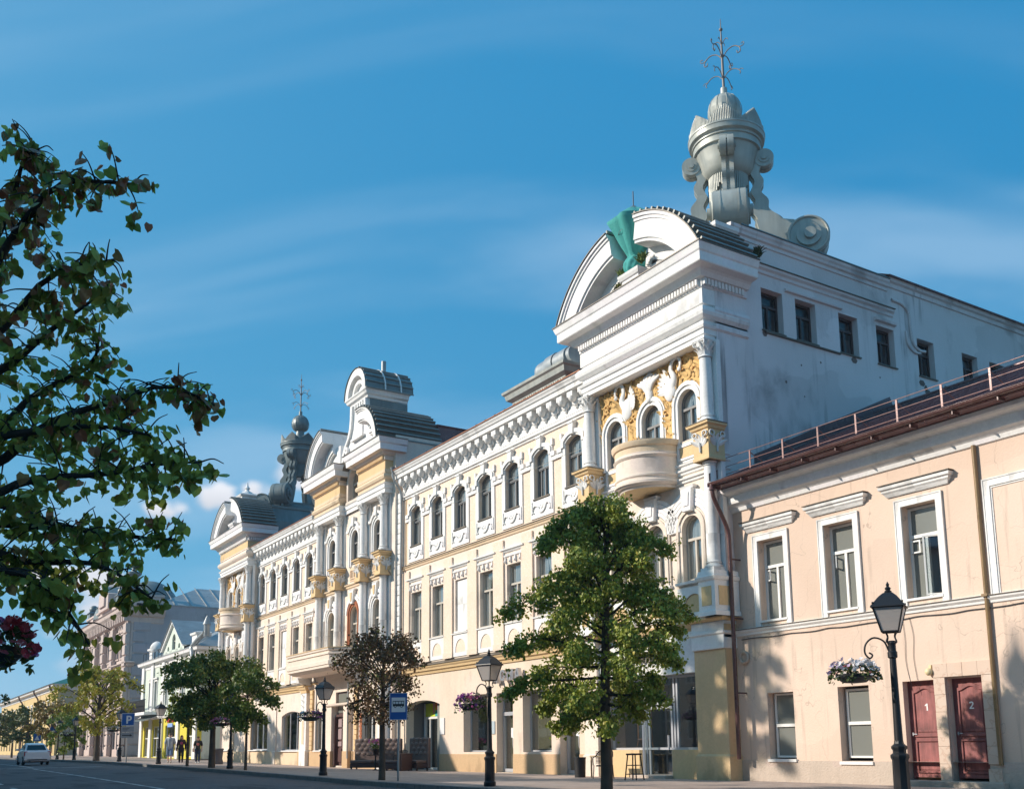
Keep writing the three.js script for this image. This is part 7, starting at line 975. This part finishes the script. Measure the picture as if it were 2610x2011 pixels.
// ---------------------------------------------------------------- white saloon car seen from behind
{
  const t = thing('white_car', 'white saloon car driving away on the left of the road', 'car', [-67.3, gRow(-67) - 0.115, 12.35], 0.0); // nose towards -x
  t.scale.setScalar(0.86);
  const paint = new THREE.MeshPhysicalMaterial({ color: col(0.62, 0.62, 0.65), roughness: 0.35, clearcoat: 0.8, clearcoatRoughness: 0.1 }), tint = flat([0.012, 0.016, 0.02], 0.08), rub = flat([0.015, 0.015, 0.015], 0.8);
  const bodyP = [[2.1, 0.32], [2.14, 0.5], [2.12, 0.84], [2.02, 0.93], [1.4, 0.97], [-0.9, 0.93], [-1.7, 0.8], [-2.05, 0.62], [-2.12, 0.4], [-2.0, 0.25], [-1.72, 0.24], [-1.7, 0.45], [-1.52, 0.62], [-1.26, 0.62], [-1.08, 0.45], [-1.06, 0.22], [1.02, 0.22], [1.04, 0.45], [1.22, 0.62], [1.48, 0.62], [1.66, 0.45], [1.68, 0.26]];
  mesh('body', [ext(poly(bodyP), -0.78, 0.78, 0.05, 8)], paint, t);
  const cab = [[1.55, 0.94], [0.98, 1.36], [0.2, 1.44], [-0.35, 1.4], [-1.05, 0.93]], gh = (k) => { const s = ext(poly(cab), -0.69, 0.69, 0.04); const p = s.attributes.position; for (let i = 0; i < p.count; i++) p.setZ(i, p.getZ(i) * lerp(1.06, 0.8, clamp((p.getY(i) - 0.94) / 0.5, 0, 1))); s.computeVertexNormals(); return s; };
  mesh('cabin', [gh()], paint, t);
  mesh('rear_window', [quads([[[1.53, 0.99, 0.6], [1.53, 0.99, -0.6], [1.07, 1.33, -0.5], [1.07, 1.33, 0.5]]]).translate(0.03, 0.012, 0)], tint, t);
  for (const s of [-1, 1]) { const z = s * 0.755; mesh('side_window', [quads([[[1.2, 1.0, z], [0.25, 1.0, z], [0.25, 1.36, s * 0.63], [0.9, 1.32, s * 0.64]], [[0.18, 1.0, z], [-0.8, 1.0, z], [-0.35, 1.33, s * 0.64], [0.18, 1.36, s * 0.63]]])], tint, t); }
  for (const x of [-1.39, 1.35]) for (const s of [-1, 1]) { const w = mesh('wheel', [new THREE.TorusGeometry(0.23, 0.085, 10, 24).translate(0, 0, 0), cyl(0.24, 0.24, -0.08, 0.08, 20).rotateX(PI / 2)], rub, t, [x, 0.31, s * 0.74]); mesh('rim', [cyl(0.16, 0.16, -0.1, 0.1, 14).rotateX(PI / 2)], M.alu, w); }
  for (const s of [-1, 1]) mesh('tail_light', [rbx(2.06, 2.16, 0.62, 0.92, s * 0.7 - 0.1, s * 0.7 + 0.1, 0.03)], flat([0.4, 0.02, 0.03], 0.25), t);
  mesh('bumper', [rbx(2.02, 2.2, 0.32, 0.56, -0.8, 0.8, 0.05)], paint, t); mesh('bumper_strip', [bx(2.195, 2.207, 0.34, 0.4, -0.6, 0.6)], rub, t); mesh('number_plate', [bx(2.2, 2.215, 0.43, 0.53, -0.26, 0.26)], whiteS, t); mesh('boot_line', [bx(2.125, 2.142, 0.7, 0.73, -0.3, 0.3)], M.alu, t);
  for (const s of [-1, 1]) mesh('mirror', [rbx(-0.78, -0.6, 0.98, 1.1, s * 0.92 - 0.09, s * 0.92 + 0.09, 0.03)], paint, t); mesh('exhaust', [cyl(0.03, 0.03, 0, 0.2, 8).rotateZ(-PI / 2).translate(2.1, 0.27, 0.45)], M.iron, t);
}
// ---------------------------------------------------------------- people
function sdfMesh(bones, res, lo, hi) { // bones: [a, b, ra, rb]; smooth union of tapered capsules, meshed
  const mc = new MarchingCubes(res, new THREE.MeshBasicMaterial(), false, false, 200000), S = Math.max(hi[0] - lo[0], hi[1] - lo[1], hi[2] - lo[2]) / 2 * 1.04, c = [0, 1, 2].map((k) => (lo[k] + hi[k]) / 2);
  mc.isolation = 0; const f = mc.field, n = mc.size, kk = 0.035;
  for (let z = 0; z < n; z++) for (let y = 0; y < n; y++) for (let x = 0; x < n; x++) {
    const p = [x, y, z].map((v, k) => c[k] + S * (v - n / 2) / (n / 2)); let d = 1e9;
    for (const [a, b, ra, rb, cut] of bones) { if (cut && (p[1] < cut[0] || p[1] > cut[1])) continue; let t = 0, l = 0; const ab = [0, 1, 2].map((k) => b[k] - a[k]); for (let k = 0; k < 3; k++) { t += (p[k] - a[k]) * ab[k]; l += ab[k] * ab[k]; } t = clamp(t / (l || 1), 0, 1); let q = 0; for (let k = 0; k < 3; k++) q += (p[k] - a[k] - ab[k] * t) ** 2; const e = Math.sqrt(q) - lerp(ra, rb, t), h = Math.max(kk - Math.abs(d - e), 0) / kk; d = Math.min(d, e) - h * h * kk * 0.25; }
    f[z * n * n + y * n + x] = -d;
  }
  mc.update(); const g = new THREE.BufferGeometry(), cnt = mc.count, P = mc.positionArray.slice(0, cnt * 3), N = mc.normalArray.slice(0, cnt * 3);
  for (let i = 0; i < cnt; i++) for (let k = 0; k < 3; k++) P[3 * i + k] = P[3 * i + k] * S + c[k];
  g.setAttribute('position', new THREE.BufferAttribute(P, 3)); g.setAttribute('normal', new THREE.BufferAttribute(N, 3)); return g;
}
function person(pos, turn, h, o, label) { // faces +z locally, mid-stride
  const t = thing('person', label, 'person', pos, turn), k = h / 1.7, st = o.stride ?? 0.16, sw = o.wide ?? 1, P = (x, y, z) => [x * k, y * k, z * k];
  const hip = (s) => P(s * 0.09, 0.88, 0), knee = (s) => P(s * 0.09, 0.48, s * st * 0.6 + 0.04), foot = (s) => P(s * 0.09, 0.07, s * st - 0.02), sh = (s) => P(s * 0.18 * sw, 1.40, 0), el = (s) => P(s * 0.25 * sw, 1.12, -s * st * 0.35 - 0.03), ha = (s) => P(s * 0.25 * sw, 0.87, -s * st * 0.7 + 0.06);
  const R = (r) => r * k, B1 = [];
  for (const s of [-1, 1]) { B1.push([hip(s), knee(s), R(0.082), R(0.055)], [knee(s), foot(s), R(0.055), R(0.036)], [foot(s), [foot(s)[0], foot(s)[1] - R(0.03), foot(s)[2] + R(0.14)], R(0.04), R(0.032)], [sh(s), el(s), R(0.052), R(0.038)], [el(s), ha(s), R(0.038), R(0.026)]);
    const hd = ha(s); B1.push([hd, [hd[0], hd[1] - R(0.06), hd[2] + R(0.012)], R(0.03), R(0.03)]); for (let f = 0; f < 4; f++) B1.push([[hd[0], hd[1] - R(0.06), hd[2] + R(-0.027 + f * 0.018)], [hd[0] - s * R(0.015), hd[1] - R(0.135 - Math.abs(f - 1.5) * 0.012), hd[2] + R(-0.02 + f * 0.018)], R(0.0095), R(0.008)]); B1.push([[hd[0], hd[1] - R(0.03), hd[2] + R(0.025)], [hd[0] - s * R(0.02), hd[1] - R(0.075), hd[2] + R(0.05)], R(0.011), R(0.009)]); }
  B1.push([P(0, 0.92, 0), P(0, 1.12, 0.01), R(0.125 * sw), R(0.115 * sw)], [P(0, 1.12, 0.01), P(0, 1.34, 0), R(0.115 * sw), R(0.135 * sw)], [P(-0.12 * sw, 1.38, 0), P(0.12 * sw, 1.38, 0), R(0.07), R(0.07)], [P(0, 1.4, 0), P(0, 1.52, 0.015), R(0.055), R(0.05)], [P(0, 1.6, 0.015), P(0, 1.635, 0.01), R(0.085), R(0.09)], [P(0, 1.545, 0.045), P(0, 1.56, 0.04), R(0.05), R(0.06)], [P(0, 1.595, 0.1), P(0, 1.575, 0.118), R(0.012), R(0.016)], [P(0.088, 1.59, 0.01), P(0.09, 1.61, 0.005), R(0.018), R(0.02)], [P(-0.088, 1.59, 0.01), P(-0.09, 1.61, 0.005), R(0.018), R(0.02)]);
  const lo = P(-0.42, -0.02, -0.42), hi = P(0.42, 1.76, 0.42);
  const body = mesh('body', [sdfMesh(B1, 96, lo, hi)], flat([0.55, 0.34, 0.24], 0.6), t);
  const grow = (bs, a) => bs.map(([p, q, ra, rb, c]) => [p, q, ra + R(a), rb + R(a), c]);
  const shirt = [B1[0], ...B1].filter((b, i) => false); const torso = B1.slice(-9, -6), arms = [];
  for (const s of [-1, 1]) { const e = o.sleeve === 'long' ? ha(s) : [0, 1, 2].map((j) => lerp(sh(s)[j], el(s)[j], 0.75)); arms.push([sh(s), o.sleeve === 'long' ? el(s) : e, R(0.054), R(0.05)]); if (o.sleeve === 'long') arms.push([el(s), e, R(0.04), R(0.032)]); }
  mesh('top', [sdfMesh(grow([...torso, ...arms], 0.022), 60, lo, hi)], flat(o.top, 0.85), t);
  const legs = [[P(0, 0.93, 0), P(0, 1.0, 0), R(0.125 * sw), R(0.12 * sw)]]; for (const s of [-1, 1]) { legs.push([hip(s), knee(s), R(0.084), R(0.06)]); if (o.long) legs.push([knee(s), foot(s), R(0.058), R(0.042)]); }
  mesh('trousers', [sdfMesh(grow(legs, 0.018), 60, lo, hi)], flat(o.legs, 0.85), t);
  mesh('shoes', [sdfMesh(grow([-1, 1].map((s) => [foot(s), [foot(s)[0], foot(s)[1] - R(0.03), foot(s)[2] + R(0.14)], R(0.042), R(0.034)]), 0.012), 70, P(-0.3, -0.05, -0.3), P(0.3, 0.3, 0.4))], flat(o.shoes, 0.6), t);
  const hb = [[P(0, 1.63, -0.02), P(0, 1.665, 0), R(0.092), R(0.09)], [P(0, 1.66, 0.05), P(0, 1.69, 0.03), R(0.055), R(0.06)]]; if (o.hair === 'long') hb.push([P(-0.06, 1.6, -0.03), P(-0.075, 1.45, -0.02), R(0.05), R(0.035)], [P(0.06, 1.6, -0.03), P(0.075, 1.45, -0.02), R(0.05), R(0.035)]);
  mesh('hair', [sdfMesh(hb, 48, P(-0.2, 1.38, -0.2), P(0.2, 1.8, 0.2))], flat(o.hairC, 0.7), t);
  mesh('face', [...[-1, 1].map((s) => sph(R(0.012), s * R(0.034), R(1.61), R(0.098), 7)), bx(-R(0.025), R(0.025), R(1.543), R(1.552), R(0.09), R(0.103))], flat([0.05, 0.025, 0.02], 0.5), t);
  if (o.bag) mesh('bag', [rbx(R(-0.34), R(-0.22), R(0.75), R(0.98), R(-0.06), R(0.12), R(0.03)), tube([P(-0.28, 0.98, 0.03), P(-0.2, 1.45, 0.05), P(0.1, 1.4, 0.1)], R(0.012), 12, 5)], flat(o.bag, 0.6), t);
  if (o.print) mesh('shirt_print', [new THREE.SphereGeometry(1, 10, 8).scale(R(0.09), R(0.1), R(0.02)).translate(0, R(1.24), R(0.14 * sw + 0.012))], flat(o.print, 0.8), t);
  return t;
}
person([-60.3, gy(-60.3, 6.2), 6.2], 1.25, 1.62, { top: [0.33, 0.37, 0.42], legs: [0.13, 0.2, 0.32], shoes: [0.4, 0.36, 0.3], hairC: [0.06, 0.035, 0.02], wide: 1.12 }, 'man in grey T-shirt and blue shorts walking behind the lamp post');
person([-63.8, gy(-63.8, 4.7), 4.7], 1.3, 1.58, { top: [0.045, 0.022, 0.022], legs: [0.015, 0.015, 0.017], shoes: [0.1, 0.03, 0.03], hairC: [0.2, 0.07, 0.035], hair: 'long', sleeve: 'long', long: true, print: [0.35, 0.05, 0.1], bag: [0.05, 0.02, 0.02] }, 'woman in dark maroon top and black trousers walking right of the lamp post');
person([-61.2, gy(-61.2, 4.4), 4.4], 1.3, 1.5, { top: [0.02, 0.02, 0.02], legs: [0.03, 0.04, 0.07], shoes: [0.6, 0.58, 0.55], hairC: [0.12, 0.06, 0.03], hair: 'long', long: true, print: [0.5, 0.15, 0.12], bag: [0.03, 0.03, 0.05] }, 'woman in black printed T-shirt and dark capri jeans, rightmost of the walkers');
for (const [x, z, c, l] of [[-86, 19.6, [0.5, 0.5, 0.55], 'distant person in white standing left of the car'], [-84, 19.2, [0.03, 0.025, 0.03], 'distant person in dark clothes standing just left of the car']]) person([x, gRow(x) + 0.02, z], 1.2, 1.6, { top: c, legs: [0.05, 0.05, 0.06], shoes: [0.05, 0.05, 0.05], hairC: [0.04, 0.02, 0.01], long: true }, l);

scene.updateMatrixWorld(true);
renderer.render(scene, camera);
